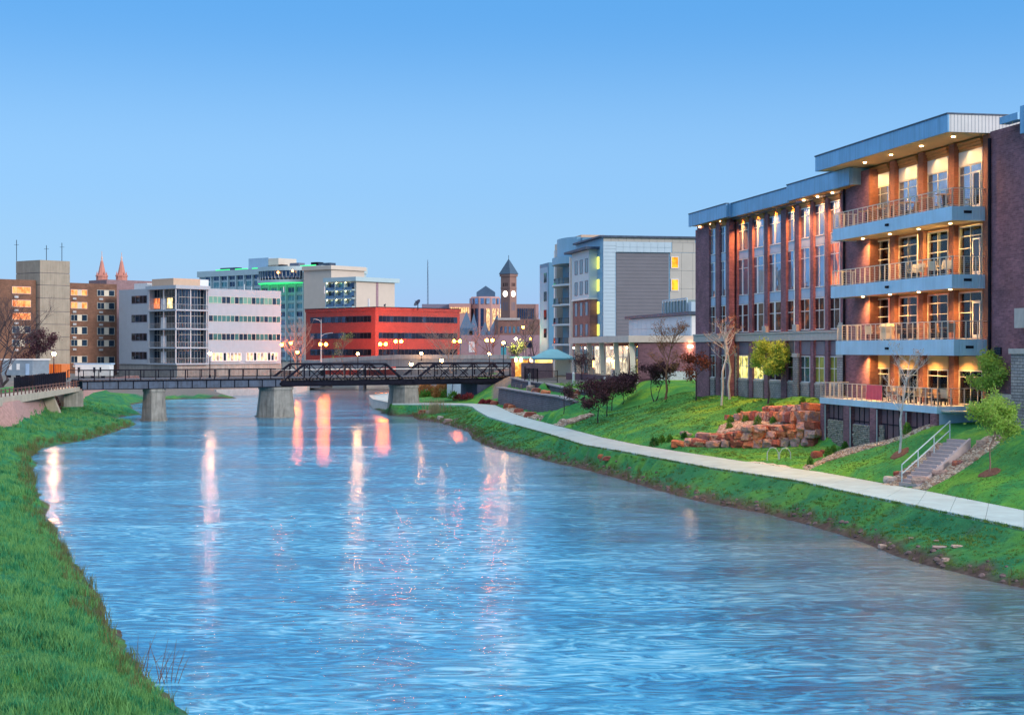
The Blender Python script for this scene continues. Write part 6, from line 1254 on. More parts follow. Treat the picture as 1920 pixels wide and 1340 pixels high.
def boulder_wall(label, base, top, hmean=.62):
    """base, top: lists of (px, py, z); courses of stones stacked between them"""
    B_ = [gz(*a) for a in base]; T_ = [gz(*a) for a in top]
    t = thing('boulder_wall', label, 'stone wall', tuple(B_[len(B_) // 2]))
    def ip(L, s): 
        k = min(int(s * (len(L) - 1)), len(L) - 2); return L[k].lerp(L[k + 1], s * (len(L) - 1) - k)
    Ltot = sum((B_[i + 1] - B_[i]).length for i in range(len(B_) - 1)); n = 400; z = 0
    heights = []
    course = 0; lvl = 0.0
    while lvl < 2.4:
        h = hmean * rq.uniform(.85, 1.15); s = rq.uniform(-.3, 0) / Ltot
        while s < 1:
            w_ = rq.uniform(.6, 1.15); sm = min(max(s + w_ / 2 / Ltot, 0), 1); b_ = ip(B_, sm); tp = ip(T_, sm); H_ = tp.z - b_.z + .1
            if lvl < H_ - .15:
                hh = min(h, max(.42, H_ - lvl)) * rq.uniform(.92, 1.12); f_ = (lvl + hh / 2) / max(H_, .3); d = ip(B_, min(sm + .02, 1)) - ip(B_, max(sm - .02, 0)); rz = math.atan2(d.y, d.x) + rq.uniform(-.12, .12)
                p = b_.lerp(tp, min(1, f_) * .55); p.z = b_.z + lvl + hh / 2 - .04; p.y += rq.uniform(-.08, .08) + .1
                put_stone(t, p, w_ * 1.04, 1.25, hh * 1.12, rz)
            s += w_ / Ltot
        lvl += h
    return t
boulder_wall('lower wall of stacked red boulders below the lawn, beside the terrace undercroft', BW_LO, BW_LT)
boulder_wall('upper wall of stacked red boulders behind the gravel bed', BW_UO, BW_UT, .66)
# gravel between the two walls and beside the steps
grav = stonemat('tan_gravel', [(.16, .12, .09), (.52, .42, .32), (.66, .58, .48), (.36, .22, .16)])
def gravel(name, label, poly, n, s0=.05, s1=.11, lift=.02, fill=True, cat='gravel'):
    P_ = [land(*p) if len(p) == 2 else Vector(p) for p in poly]
    xs_, ys_ = [p.x for p in P_], [p.y for p in P_]; inside = lambda x, y: sum(1 for i in range(len(P_)) if ((P_[i].y > y) != (P_[(i + 1) % len(P_)].y > y)) and x < (P_[(i + 1) % len(P_)].x - P_[i].x) * (y - P_[i].y) / (P_[(i + 1) % len(P_)].y - P_[i].y) + P_[i].x) % 2
    L, Sx = [], []; tries = 0
    while len(L) < n and tries < n * 30:
        tries += 1; x, y = rq.uniform(min(xs_), max(xs_)), rq.uniform(min(ys_), max(ys_))
        if inside(x, y): L.append((x, y, ground_z(x, y) + lift)); Sx.append(rq.uniform(s0, s1))
    ms = [rock_mesh(300 + k, 1) for k in range(3)]; o = scatter(name, L, [s_ * 1.0 for s_ in Sx], ms, grav, label, cat=cat); return o
gravel('gravel_bed', 'tan gravel bed between the two boulder walls', [(1366, 795), (1372, 783), (1400, 777), (1445, 791), (1524, 791), (1520, 796), (1460, 802), (1397, 808), (1345, 815), (1352, 800)], 6000, .12, .26)
gravel('gravel_bed', 'pale gravel strip along the foot of the terrace', [(1505, 876), (1560, 853), (1585, 842), (1628, 833), (1690, 818), (1744, 791), (1800, 778), (1800, 790), (1745, 802), (1700, 820), (1640, 838), (1560, 862), (1515, 882)], 5200, .08, .2, -.02)
st0 = gz(1702, 912, 1.52); sdir = Vector((.85, .53)).normalized(); swd = Vector((-.53, .85)).normalized()
SW = 1.3; off = lambda a, b_: (st0.x + sdir.x * a + swd.x * b_, st0.y + sdir.y * a + swd.y * b_, 0)
gravel('gravel_bed', 'pale stones bedded left of the concrete steps', [off(-.3, .7), off(5.2, .7), off(5.0, 2.4), off(-.2, 1.9)], 2800, .09, .22, -.02)
gravel('gravel_bed', 'pale stones bedded right of the concrete steps', [off(-.5, -.75), off(5.6, -.75), off(5.4, -2.6), off(-.6, -1.9)], 3200, .09, .22, -.02)
gravel('gravel_bed', 'narrow bed of small red and grey stones on the slope left of the dark trees', [(1040, 797), (1062, 790), (1108, 777), (1112, 780), (1070, 795), (1048, 800)], 1500, .15, .34)
gravel('gravel_bed', 'gravel bed at the foot of the curved block wall', [(945, 768), (966, 777), (1000, 786), (1022, 789), (1010, 781), (975, 770), (955, 764)], 1800, .12, .28)
# single boulders
BD = [((1283, 815), 1.0, .6, 'white-topped boulder beside the shrubs at the left end of the lower stone wall', 1), ((1290, 817), .9, .45, 'pale flat boulder above the lower stone wall', 1), ((1531, 858), 1.1, .9, 'pinkish boulder in the gravel strip below the terrace', 0), ((1544, 850), .7, .5, 'small red boulder behind the pinkish one below the terrace', 0),
      ((1605, 836), 1.2, .6, 'long flat red boulder beside the second shrub under the terrace', 0), ((1672, 823), 1.4, .9, 'mauve boulder at the left of the white-trunked tree', 0), ((1714, 802), 1.5, .8, 'wide mauve boulder at the right end of the undercroft', 0), ((1730, 797), 1.3, .7, 'mauve boulder right of the wide one near the terrace corner', 0),
      ((1770, 777), 3.0, 1.1, 'large pale rectangular boulder under the right end of the terrace', 1), ((1725, 909), 1.35, .85, 'smooth white boulder at the foot of the concrete steps', 1), ((1762, 890), 1.3, .55, 'long pale boulder halfway up the right side of the steps', 1), ((1748, 857), .9, .7, 'pale boulder halfway up on the left side of the steps', 1), ((1757, 870), .8, .5, 'pale boulder just below the one on the left of the steps', 1),
      ((1803, 838), .9, .6, 'pale round boulder near the top of the steps', 1), ((1840, 838), .8, .8, 'pale boulder behind the lower green tree trunk', 1), ((1672, 903), 1.3, .6, 'tan boulder at the lower left edge of the steps by the path', 1), ((1684, 892), .8, .5, 'red boulder left of the lowest handrail post', 0), ((1698, 891), 1.0, .5, 'tan boulder touching the lowest handrail post', 1), ((1796, 873), .9, .6, 'reddish boulder right of the middle steps', 0), ((1785, 845), .9, .5, 'tan boulder beside the upper steps', 1),
      ((1655, 1028), 1.0, .6, 'grey boulder at the waterline below the path', 1), ((1772, 1052), .9, .6, 'pale boulder in the mud by the water at the right', 1), ((1762, 1028), 1.7, .35, 'long white stone lying in the grass bank at the right', 1), ((1795, 1026), 1.3, .3, 'pale flat stone right of the long white one', 1), ((1708, 1010), .7, .25, 'small flat grey stone in the bank grass', 1), ((1756, 1016), .6, .25, 'tiny white stone above the long one in the bank grass', 1),
      ((793, 775), 1.8, 1.0, 'pinkish rock against the foot of the right bridge pier', 0), ((806, 774), 1.4, .8, 'grey rock beside the dry reeds by the right pier', 1), ((840, 792), 1.4, .9, 'grey rock at the waterline right of the bridge pier', 1), ((826, 785), 1.1, .7, 'small grey rock between the pier and the waterline rock', 1),
      ((1141, 862), 1.3, .5, 'dark reddish rock in the bare patch of the bank', 0), ((1128, 858), .9, .5, 'small rock beside the dark reddish one on the bare bank', 0)]
for (px, py), w_, h_, lab, pl in BD:
    v = land(px, py); k_ = .34 if v.y < 76 and px > 1640 and py > 1000 else (.62 if v.y < 130 else .62); w_ *= k_; h_ *= k_; o = bpy.data.objects.new('boulder', rq.choice(RM2 if pl else RM)); COL.objects.link(o); o.location = (v.x, v.y, v.z + h_ * .25); o.scale = (w_, w_ * .75, h_); o.rotation_euler = (0, 0, rq.uniform(-.5, .5)); props(o, lab, 'boulder', 'boulders')
# boulders on the block wall ledge and along its foot
names_ = ['grey round', 'tan', 'large grey-white', 'pink pointed', 'low pink', 'rusty orange', 'long pinkish']
for (px, y, w_, h_, pl), nm in zip(((972, 725, 1.2, .9, 1), (983, 727, 1.5, 1.3, 1), (996, 730, 1.9, 1.3, 1), (1005, 734, 1.6, 1.1, 0), (1023, 737, 1.7, .9, 0), (1071, 746, 2.3, 1.2, 0), (1090, 736, 2.6, .9, 0)), names_):
    w_ *= .62; h_ *= .62; v = land(px, y + 3); o = bpy.data.objects.new('boulder', rq.choice(RM2 if pl else RM)); COL.objects.link(o); z_ = max(v.z, 3.85) if px < 1060 else v.z; q = gz(px, y + 2, z_) if px < 1060 else v
    o.location = (q.x, q.y + .3, z_ + h_ * .3); o.scale = (w_, w_ * .8, h_); props(o, nm + ' boulder on the ledge above the curved block wall', 'boulder', 'ledge boulders')
for k, (px, y, w_) in enumerate(((952, 765, 1.1), (960, 767, .9), (972, 775, 1.1), (994, 783, 1.2), (927, 759, 1.0))):
    v = land(px, y); o = bpy.data.objects.new('boulder', rq.choice(RM)); COL.objects.link(o); o.location = (v.x, v.y, v.z + .2); o.scale = (w_, w_ * .8, w_ * .7); props(o, ('first', 'second', 'third', 'fourth', 'leftmost red')[k] + ' stone at the foot of the curved block wall, counted from the bridge', 'boulder', 'wall foot boulders')
# --- curved block walls: courses of blocks
blk = brick('blue_grey_wall_block', (.17, .17, .22), (.13, .13, .175), (.05, .05, .07), (0, 1), .9, .22, ms=.03, var=.2, st=.9); capm = mat('wall_cap_stone', (.30, .29, .32), .8)
def block_wall(label, P_, z0, zt_f, th=1.0, coping=True, wm=None):
    t = thing('block_wall', label, 'retaining wall', (P_[0][0], P_[0][1], z0)); pl = []
    for i in range(len(P_) - 1):
        a, b_ = Vector(P_[i]), Vector(P_[i + 1]); n = max(2, int((b_ - a).length / 2))
        for k in range(n): pl.append(a.lerp(b_, k / n))
    pl.append(Vector(P_[-1]))
    for _ in range(3): pl = [pl[0]] + [(pl[i - 1] + pl[i] * 2 + pl[i + 1]) / 4 for i in range(1, len(pl) - 1)] + [pl[-1]]
    N_ = len(pl); zt = [zt_f(i / (N_ - 1)) for i in range(N_)]; nc = int((max(zt) - z0) / .21)
    for cidx in range(nc):
        mb = MB(); za = z0 + cidx * .21
        for i in range(N_ - 1):
            if za + .2 > max(zt[i], zt[i + 1]) + .05: continue
            a, b_ = pl[i], pl[i + 1]; d = (b_ - a).normalized(); nn = Vector((-d.y, d.x)); nn = nn if nn.x < 0 else -nn; back = .02 * cidx
            q = [a + nn * (0 - back), b_ + nn * (0 - back), b_ - nn * (th + back), a - nn * (th + back)]; ar = sum(q[j].x * q[(j + 1) % 4].y - q[(j + 1) % 4].x * q[j].y for j in range(4)); q = q if ar > 0 else q[::-1]
            mb.poly([tuple(v) for v in q], za, za + .19)
        if mb.v: part('course', mb, wm or blk, t)
    mb = MB()
    for i in range(N_ - 1):
        za, zb2 = zt[i] + .02, zt[i + 1] + .02; a, b_ = pl[i], pl[i + 1]; mb.bar((a.x + .25, a.y, za), (b_.x + .25, b_.y, zb2), .8, .14)
    part('coping', mb, capm, t); return t
block_wall('curved dark blue-grey block retaining wall beside the path', WALL_LOW, 1.4, lambda s: 3.85)
block_wall('upper tier of block wall above the boulder ledge', WALL_UP, 3.7, lambda s: 5.2 - .85 * s, .9)
# --- concrete steps with handrail
ST = thing('garden_steps', 'pinkish concrete steps climbing from the path beside a pale handrail', 'steps', tuple(st0)); stm_ = mat('pinkish_step_concrete', (.46, .38, .38), .85, var=.1, sc=3)
ns = 13; run, rise = .315, .188
for k in range(ns):
    a = k * run; q = [off(a, -SW / 2), off(a + run + .05, -SW / 2), off(a + run + .05, SW / 2), off(a, SW / 2)]; mb = MB(); mb.poly([p_[:2] for p_ in q], 1.2 + k * rise * .8, 1.53 + (k + 1) * rise); part('step', mb, stm_, ST)
mb = MB(); mb.hexa([(*off(0, -SW / 2 - .16)[:2], 1.1), (*off(ns * run, -SW / 2 - .16)[:2], 1.1 + ns * rise * .8), (*off(ns * run, -SW / 2)[:2], 1.1 + ns * rise * .8), (*off(0, -SW / 2)[:2], 1.1)] + [(*off(0, -SW / 2 - .16)[:2], 1.62), (*off(ns * run, -SW / 2 - .16)[:2], 1.62 + ns * rise), (*off(ns * run, -SW / 2)[:2], 1.62 + ns * rise), (*off(0, -SW / 2)[:2], 1.62)]); part('side_kerb', mb, stm_, ST)
hrm = mat('pale_blue_handrail', (.50, .62, .66), .4, metal=.3, var=.04)
hr_ = thing('handrail', 'pale blue two-rail handrail on the left of the concrete steps', 'handrail', off(0, SW / 2)[:2] + (1.5,))
for k in range(4): a = .2 + k * 1.27; z_ = 1.6 + a / run * rise; q = off(a, SW / 2 - .03); mb = MB(); mb.tube([(q[0], q[1], z_ - .3), (q[0], q[1], z_ + .95)], .035, 8); part('post', mb, hrm, hr_)
for dz in (.95, .45):
    q0, q1 = off(.2, SW / 2 - .03), off(4.05, SW / 2 - .03); mb = MB(); mb.tube([(q0[0], q0[1], 1.6 + .2 / run * rise + dz), (q1[0], q1[1], 1.6 + 4.05 / run * rise + dz)], .035, 8); part('rail', mb, hrm, hr_)
# --- bicycle rack: three hoops
for k, px in enumerate((1449, 1472)):
    v = gz(px, 865 + k, 1.54); t = solo('bike_rack', (lambda m_: (m_.tube([(v.x - .38, v.y, 1.53), (v.x - .36, v.y, 2.15), (v.x - .2, v.y, 2.42), (v.x, v.y, 2.48), (v.x + .2, v.y, 2.42), (v.x + .36, v.y, 2.15), (v.x + .38, v.y, 1.53)], .035, 6), m_)[1])(MB()), hrm, ('left' if k == 0 else 'right') + ' metal hoop of the bicycle rack on the small concrete pad', 'bike rack', 'bike rack hoops')

# ================================================================== vegetation
bark = {k: mat('bark_' + k, c, .9, var=.25, sc=6, st=.4, obj=True) for k, c in dict(grey=(.17, .14, .13), white=(.58, .58, .56), dark=(.07, .05, .06), brown=(.16, .09, .07), orange=(.30, .14, .08), pink=(.30, .17, .13), tan=(.34, .25, .20)).items()}
leaf = {'green': leafmat('fresh_green_leaves', [(.12, .30, .04), (.22, .42, .06), (.34, .52, .10)], .35), 'plum': leafmat('plum_leaves', [(.035, .015, .03), (.07, .025, .045), (.10, .04, .05)], .15), 'rust': leafmat('rust_buds', [(.18, .06, .03), (.34, .13, .05), (.42, .20, .08)], .2),
        'red': leafmat('dark_red_leaves', [(.06, .02, .03), (.16, .04, .03), (.24, .08, .04)], .15), 'shrub': leafmat('shrub_leaves', [(.03, .10, .02), (.06, .19, .03), (.12, .30, .05)], .2), 'straw': leafmat('dry_reed', [(.30, .24, .14), (.42, .36, .22)], .2), 'redfl': leafmat('red_shrub_leaves', [(.16, .03, .04), (.32, .05, .06)], .2), 'olive': leafmat('yellow_green_buds', [(.12, .16, .05), (.25, .28, .10)], .2)}
def tree(name, label, loc, H_, crown_w, trunk_h, bk, lf=None, nleaf=0, lsize=.1, levels=3, nb=9, seed=0, up=.5, r0=None, stems=1, twig=1.0, group=None, cat='tree', crown_lo=.0, part_names=True, lean=0):
    r = random.Random(seed); t = thing(name, label, cat, tuple(loc), group); tb, bb, lb = MB(), MB(), MB(); r0 = r0 or H_ * .018; tips = []
    def grow(mb, p, d, L, rad, lv):
        n = 4 if lv < 2 else 3; P_ = [p]; q = p; dd = d.copy(); 
        for i in range(n):
            dd = (dd + Vector((r.gauss(0, .13), r.gauss(0, .13), .05 * up + r.gauss(0, .07)))).normalized(); q = q + dd * L / n; P_.append(q)
        rr_ = [max(.006, rad * (1 - .72 * i / n)) for i in range(n + 1)]; mb.tube(P_, rr_, 6 if lv == 0 else (4 if lv == 1 else 3), cap=False)
        if lv >= levels: tips.extend(P_[1:]); return
        k_ = nb if lv == 0 else max(2, int(nb * (.62 if lv == 1 else .5)))
        for j in range(k_):
            t_ = r.uniform(.25 if lv else 0, 1) ** .9; i = min(int(t_ * n), n - 1); b0 = P_[i].lerp(P_[i + 1], t_ * n - i); a = r.uniform(0, 6.28) + j * 2.4
            sp_ = r.uniform(.5, .95) * (1 if lv else 1.1); side = Vector((math.cos(a), math.sin(a), 0)); nd = (dd * (1 - sp_ * .55) + side * sp_ + Vector((0, 0, up * .5))).normalized()
            f_ = (.5 + .6 * math.sin(math.pi * min(1, t_ * .85 + .12))) if lv == 0 else (1 - .45 * t_); grow(bb, b0, nd, L * r.uniform(.42, .62) * f_ * (crown_w / H_ * 1.9 if lv == 0 else 1), rad * .5 * f_, lv + 1)
    for s in range(stems):
        a = 6.283 * s / max(1, stems) + r.uniform(-.4, .4); d0 = Vector((math.cos(a) * (.32 if stems > 1 else .02) + lean, math.sin(a) * (.32 if stems > 1 else .02), 1)).normalized(); base = Vector((math.cos(a), math.sin(a), 0)) * (.12 if stems > 1 else 0)
        top_ = base + d0 * trunk_h; tb.tube([base - Vector((0, 0, .3)), base + Vector((0, 0, .05)), base.lerp(top_, .5) + Vector((r.gauss(0, .02), r.gauss(0, .02), 0)) * H_, top_], [r0 * 1.35, r0, r0 * .88, r0 * .8], 7)
        grow(tb, top_, (d0 + Vector((0, 0, .3))).normalized(), H_ - trunk_h, r0 * .8, 0)
    al = np.array(bb.v + tb.v); zm = float(np.percentile(al[:, 2], 99.6)); kz = H_ / zm if zm > .1 else 1; top_ = al[al[:, 2] > trunk_h * .8]; wr_ = float(np.percentile(np.hypot(top_[:, 0] - top_[:, 0].mean(), top_[:, 1] - top_[:, 1].mean()), 97)); kx = min(1.6, max(.45, crown_w * .5 / max(wr_, .05)))
    def fit(mb, thin=False):
        mb.v = [(x * kx, y * kx, z * kz) for x, y, z in mb.v]
    fit(bb); tips = [Vector((p.x * kx, p.y * kx, p.z * kz)) for p in tips]
    tb.v = [(x * (1 + (kx - 1) * min(1, max(0, z / trunk_h) ** 2)), y * (1 + (kx - 1) * min(1, max(0, z / trunk_h) ** 2)), z * kz) for x, y, z in tb.v]
    part('trunk', tb, bark[bk], t, local=True); part('branches', bb, bark[bk], t, local=True)
    if nleaf and lf:
        for _ in range(nleaf):
            p = r.choice(tips) + Vector((r.gauss(0, 1), r.gauss(0, 1), r.gauss(0, 1))) * lsize * twig * 1.6; s_ = lsize * r.uniform(.5, 1.2); a = Vector((r.gauss(0, 1), r.gauss(0, 1), r.gauss(0, 1))).normalized(); b_ = a.cross(Vector((r.gauss(0, 1), r.gauss(0, 1), r.gauss(0, 1)))).normalized()
            lb.add([p - a * s_, p + b_ * s_ * .45, p + a * s_, p - b_ * s_ * .45], [(0, 1, 2, 3)])
        part('crown', lb, leaf[lf], t, local=True)
    return t
def ht(v, py): return HC - (py - HY) / F * v.y - v.z
def TR_(label, px, py, ytop, cw_px, th_frac, bk, **k):
    v = land(px, py); H_ = ht(v, ytop); return tree(k.pop('name', 'bare_tree'), label, v, H_, cw_px / F * v.y, H_ * th_frac, bk, **k)
# lawn trees
TR_('round fresh green young tree on the lawn above the boulder walls', 1440, 757, 643, 80, .36, 'dark', name='green_tree', lf='green', nleaf=7000, lsize=.13, seed=1, nb=11, up=.35)
TR_('white-trunked bare birch with rusty buds, nearer of the pair on the lawn', 1353, 760, 592, 70, .42, 'white', name='birch_tree', lf='rust', nleaf=600, lsize=.06, seed=2, nb=8, r0=.10, up=.8)
TR_('white-trunked bare birch close to the brick wall, behind its pair', 1368, 748, 596, 74, .40, 'white', name='birch_tree', lf='rust', nleaf=500, lsize=.06, seed=3, nb=8, r0=.11, up=.8)
TR_('tall orange-brown budding tree in front of the pavilion end', 1248, 749, 598, 84, .30, 'orange', name='budding_tree', lf='rust', nleaf=1800, lsize=.08, seed=4, nb=13, up=.7)
TR_('dark plum-leaved small tree left of the tall budding tree', 1228, 752, 680, 66, .34, 'dark', name='plum_tree', lf='plum', nleaf=2600, lsize=.13, seed=5, stems=2, nb=7)
TR_('dark red and plum small tree right of the tall budding tree', 1305, 751, 664, 74, .40, 'dark', name='plum_tree', lf='red', nleaf=1700, lsize=.12, seed=6, nb=11)
for k, (px, py, yt, w_, lab) in enumerate(((1121, 793, 717, 84, 'largest dark plum tree, lowest on the slope'), (1138, 781, 712, 66, 'dark plum tree just behind the lowest one'), (1147, 770, 710, 56, 'third dark plum tree up the slope'), (1168, 758, 706, 58, 'dark plum tree second from the top of the slope'), (1177, 748, 706, 34, 'small dark plum tree at the top of the slope'))):
    TR_(lab, px, py, yt, w_, .38, 'dark', name='plum_tree', lf='plum', nleaf=2300, lsize=.14, seed=20 + k, nb=10, group='plum trees on the slope', stems=1)
TR_('thin dark young tree in front of the curved block wall', 1057, 777, 725, 34, .45, 'dark', name='young_tree', lf='plum', nleaf=500, lsize=.12, seed=31, nb=7, r0=.05)
TR_('spindly dark young tree on the lawn above the block wall', 1068, 752, 716, 34, .4, 'dark', name='young_tree', lf='shrub', nleaf=300, lsize=.12, seed=32, nb=7, r0=.05)
TR_('slim young tree in front of the nearest leaning column', 1193, 733, 688, 12, .35, 'tan', name='young_tree', lf='olive', nleaf=160, lsize=.1, seed=33, nb=6, r0=.04)
TR_('bare white-trunked tree in a mulch ring before the terrace', 1687, 852, 640, 92, .34, 'white', name='birch_tree', lf='rust', nleaf=420, lsize=.05, seed=7, nb=12, r0=.09, up=.7)
TR_('young green tree with reddish stem right of the concrete steps', 1855, 888, 736, 104, .30, 'pink', name='green_tree', lf='green', nleaf=7000, lsize=.085, seed=8, nb=12, up=.6, r0=.05)
v = Vector((27.6, 86.5, 0)); v.z = ground_z(v.x, v.y)
tree('green_tree', 'taller green tree standing against the terrace end behind the young one', v, ht(v, 662), 96 / F * v.y, 1.9, 'brown', lf='green', nleaf=5000, lsize=.10, seed=9, nb=13, up=.6, r0=.07)
for px, py in ((1687, 852), (1855, 888)):
    v = land(px, py); mb = MB(); n = 16; rg_ = random.Random(px)
    for rr_, h in ((.02, .09), (.3, .07), (.5, .05), (.62, -.06)):
        for k in range(n): a = 6.2832 * k / n; q = rr_ * (1 + (rg_.uniform(-.12, .12) if rr_ > .1 else 0)); x, y = v.x + math.cos(a) * q, v.y + math.sin(a) * q * 1.2; mb.v.append((x, y, ground_z(x, y) + h))
    for j in range(3):
        for k in range(n): k2 = (k + 1) % n; mb.addf((j * n + k, (j + 1) * n + k, (j + 1) * n + k2, j * n + k2))
    mb.addf(tuple(range(n))); solo('mulch_ring', mb, mat('brown_mulch', (.16, .07, .05), .95, var=.4, sc=8), 'brown mulch ring round the ' + ('white-trunked tree' if px < 1700 else 'young green tree by the steps'), 'mulch')
TR_('dark leafless shrub-like tree beside the teal-roofed shelter', 1092, 712, 655, 60, .2, 'dark', name='bare_tree', lf='plum', nleaf=900, lsize=.12, seed=41, nb=10, stems=3)
# background bare trees
def far_tree(label, px, Y, z0, yt, w_, bk='grey', seed=0, **k):
    v = at(px, 700, Y); v.z = z0; H_ = ht(v, yt); return tree('bare_tree', label, v, H_, w_ / F * Y, H_ * k.pop('th', .2), bk, seed=seed, nb=k.pop('nb', 11), r0=H_ * .02, **k)
far_tree('bare spreading tree glowing orange beside the white office', 557, 300, 3.2, 588, 82, 'tan', 51, stems=3)
far_tree('wide bare tree with pale limbs before the red brick office', 846, 322, 4, 600, 110, 'tan', 52, stems=3, th=.15)
far_tree('bare tree behind the double street lamp near the road bridge end', 893, 345, 4, 606, 60, 'grey', 53)
far_tree('dense bare tree below the slate roofs', 922, 360, 4, 600, 70, 'brown', 54, stems=2)
far_tree('tall bare tree in front of the brown brick store', 986, 330, 4.5, 572, 70, 'grey', 55, nb=13)
far_tree('bare tree close beside the grey apartments', 1003, 300, 4.5, 590, 50, 'dark', 56)
far_tree('small bare budding tree in front of the red brick office', 645, 318, 4, 622, 46, 'grey', 57, lf='olive', nleaf=500, lsize=.16)
far_tree('yellow-lit budding tree by the lamp near the pergola', 967, 300, 4.5, 640, 30, 'grey', 58, lf='olive', nleaf=900, lsize=.2)
far_tree('large bare leaning tree cut by the left edge of the picture', 2, 172, 4.8, 540, 190, 'dark', 59, stems=3, nb=14, th=.22)
far_tree('dark dense leafless tree before the concrete stair tower', 58, 235, 5, 618, 70, 'dark', 60, lf='plum', nleaf=3000, lsize=.2, stems=2)
# shrubs and grasses
def shrub(label, px, py, w_px, h_m, lf='shrub', n=260, group=None, name='shrub', cat='shrub', ls=None, v=None):
    v = v or land(px, py); w_ = w_px / F * v.y; r = random.Random(int(px * 7 + py)); t = thing(name, label, cat, tuple(v), group); mb = MB(); ls = ls or .13
    for _ in range(n):
        a = r.uniform(0, 6.28); e = math.asin(r.uniform(0, 1)); rad = r.uniform(.55, 1.05); p = Vector((math.cos(a) * math.cos(e) * w_ / 2 * rad, math.sin(a) * math.cos(e) * w_ / 2 * rad, math.sin(e) * h_m * rad)); s_ = ls * r.uniform(.6, 1.3)
        x = (p.normalized() + Vector((r.gauss(0, .5), r.gauss(0, .5), r.gauss(.4, .4)))).normalized(); y = x.cross(Vector((r.gauss(0, 1), r.gauss(0, 1), r.gauss(0, 1)))).normalized(); mb.add([p - x * s_ * .3, p + y * s_ * .35, p + x * s_, p - y * s_ * .35], [(0, 1, 2, 3)])
    part('foliage', mb, leaf[lf], t, local=True); mb = MB()
    for _ in range(5): a = r.uniform(0, 6.28); mb.tube([(0, 0, -.1), (math.cos(a) * w_ * .2, math.sin(a) * w_ * .2, h_m * .6)], [.02, .008], 3)
    part('stems', mb, bark['brown'], t, local=True); return t
SH = [((1227, 838), 18, .7, 'silvery-green shrub at the path end of the stone wall'), ((1241, 829), 13, .55, 'first round shrub left of the lower stone wall'), ((1256, 828), 12, .55, 'second round shrub left of the lower stone wall'), ((1283, 822), 12, .5, 'round shrub beside the white-topped boulder'),
      ((1370, 795), 14, .65, 'round shrub at the left tip of the gravel bed'), ((1368, 806), 13, .6, 'round shrub just below the left tip of the gravel bed'), ((1398, 793), 14, .6, 'second round shrub along the gravel bed'), ((1421, 799), 16, .75, 'largest round shrub in the gravel bed'), ((1450, 797), 15, .65, 'round shrub at the middle of the gravel bed'), ((1465, 791), 11, .5, 'small shrub touching the upper stone wall'),
      ((1387, 774), 11, .4, 'low shrub above the left end of the upper stone wall'), ((1447, 766), 12, .4, 'shrub under the round green tree'), ((1505, 759), 12, .55, 'shrub above the upper wall near the terrace corner'),
      ((1519, 873), 12, .55, 'round shrub lowest in the gravel strip below the terrace'), ((1553, 855), 13, .6, 'round shrub behind the pinkish boulder'), ((1563, 849), 10, .5, 'small shrub next to the one behind the pinkish boulder'), ((1584, 843), 13, .55, 'round shrub under the first undercroft screen'), ((1656, 826), 17, .75, 'round shrub beside the mauve boulder'), ((1701, 815), 16, .75, 'round shrub right of the white-trunked tree'), ((1761, 792), 18, .85, 'large round shrub under the terrace corner')]
for (px, py), w_, h_, lab in SH: shrub(lab, px, py, w_, h_, group='round shrubs in the stone beds', n=320, ls=.11)
r9 = random.Random(5)
for k, (px, y) in enumerate(((809, 742), (822, 744), (836, 745), (850, 747), (797, 744))):
    v = land(px, y); shrub(('first', 'second', 'third', 'fourth', 'leftmost')[k] + ' green mound in the garden bed seen under the bridge', px, y, 22, 1.1, n=240, group='garden mounds', ls=.25, v=v)
for k, (px, y, w_) in enumerate(((862, 750, 26), (878, 749, 26), (905, 757, 16), (917, 757, 14))):
    shrub(('left red shrub in front of the pale steps', 'right red shrub in front of the pale steps', 'red plant at the foot of the dark abutment', 'right-hand red plant at the foot of the dark abutment')[k], px, y, w_, .9 if k < 2 else .6, 'redfl', 240, 'red shrubs', ls=.22)
for k, (px, y, w_, h_) in enumerate(((798, 735, 34, 2.6), (828, 737, 34, 3.0))): shrub(('left', 'right')[k] + ' rounded brown bush behind the garden mounds under the bridge', px, y + 8, w_, h_, 'rust', 500, 'brown bushes', ls=.35)
shrub('dark bush on the pink revetment foot beside the walkway', 104, 768, 20, 1.6, 'plum', 400, ls=.2); shrub('green bush at the top of the left bank by the dark bush', 121, 757, 14, 1.3, 'shrub', 300, ls=.2)
v = land(818, 775); RE = thing('reed_clump', 'clump of dry tan reeds beside the right bridge pier', 'reeds', tuple(v)); mb = MB()
for _ in range(160): x, y = r9.gauss(0, .8), r9.gauss(0, .6); a = r9.uniform(0, 6.28); h_ = r9.uniform(1.0, 2.1); mb.tube([(x, y, -.1), (x + math.cos(a) * .1, y, h_ * .6), (x + math.cos(a) * .35, y + math.sin(a) * .3, h_)], [.02, .016, .008], 3, False)
part('stalks', mb, leaf['straw'], RE, local=True)
# drowned twigs and dead stalks at the near left bank
for k, (px, py, lab) in enumerate(((298, 1278, 'bare dead twigs sticking out of the water near the left bank'), (268, 1268, 'thin dead branch leaning from the left bank over the water'), (325, 1280, 'forked dead branch rising from the water off the left bank'))):
    v = gz(px, py, 0); t = MB()
    for j in range(6 if k == 0 else 4):
        a = r9.uniform(-.6, .9); L = r9.uniform(.6, 1.5); p0 = Vector((r9.gauss(0, .12), r9.gauss(0, .12), -.15)); p1 = p0 + Vector((a * .35, .05, L * .55)); p2 = p1 + Vector((a * .4, 0, L * .45)); t.tube([p0, p1, p2], [.012, .009, .004], 4, False)
        if j % 2: t.tube([p1, p1 + Vector((.2 - a * .2, .1, .3))], [.007, .003], 3, False)
    me_ = t.mesh('dead_twigs'); me_.materials.append(bark['brown']); o = bpy.data.objects.new('dead_twigs', me_); COL.objects.link(o); o.location = v; props(o, lab, 'twigs', 'twigs in the water')
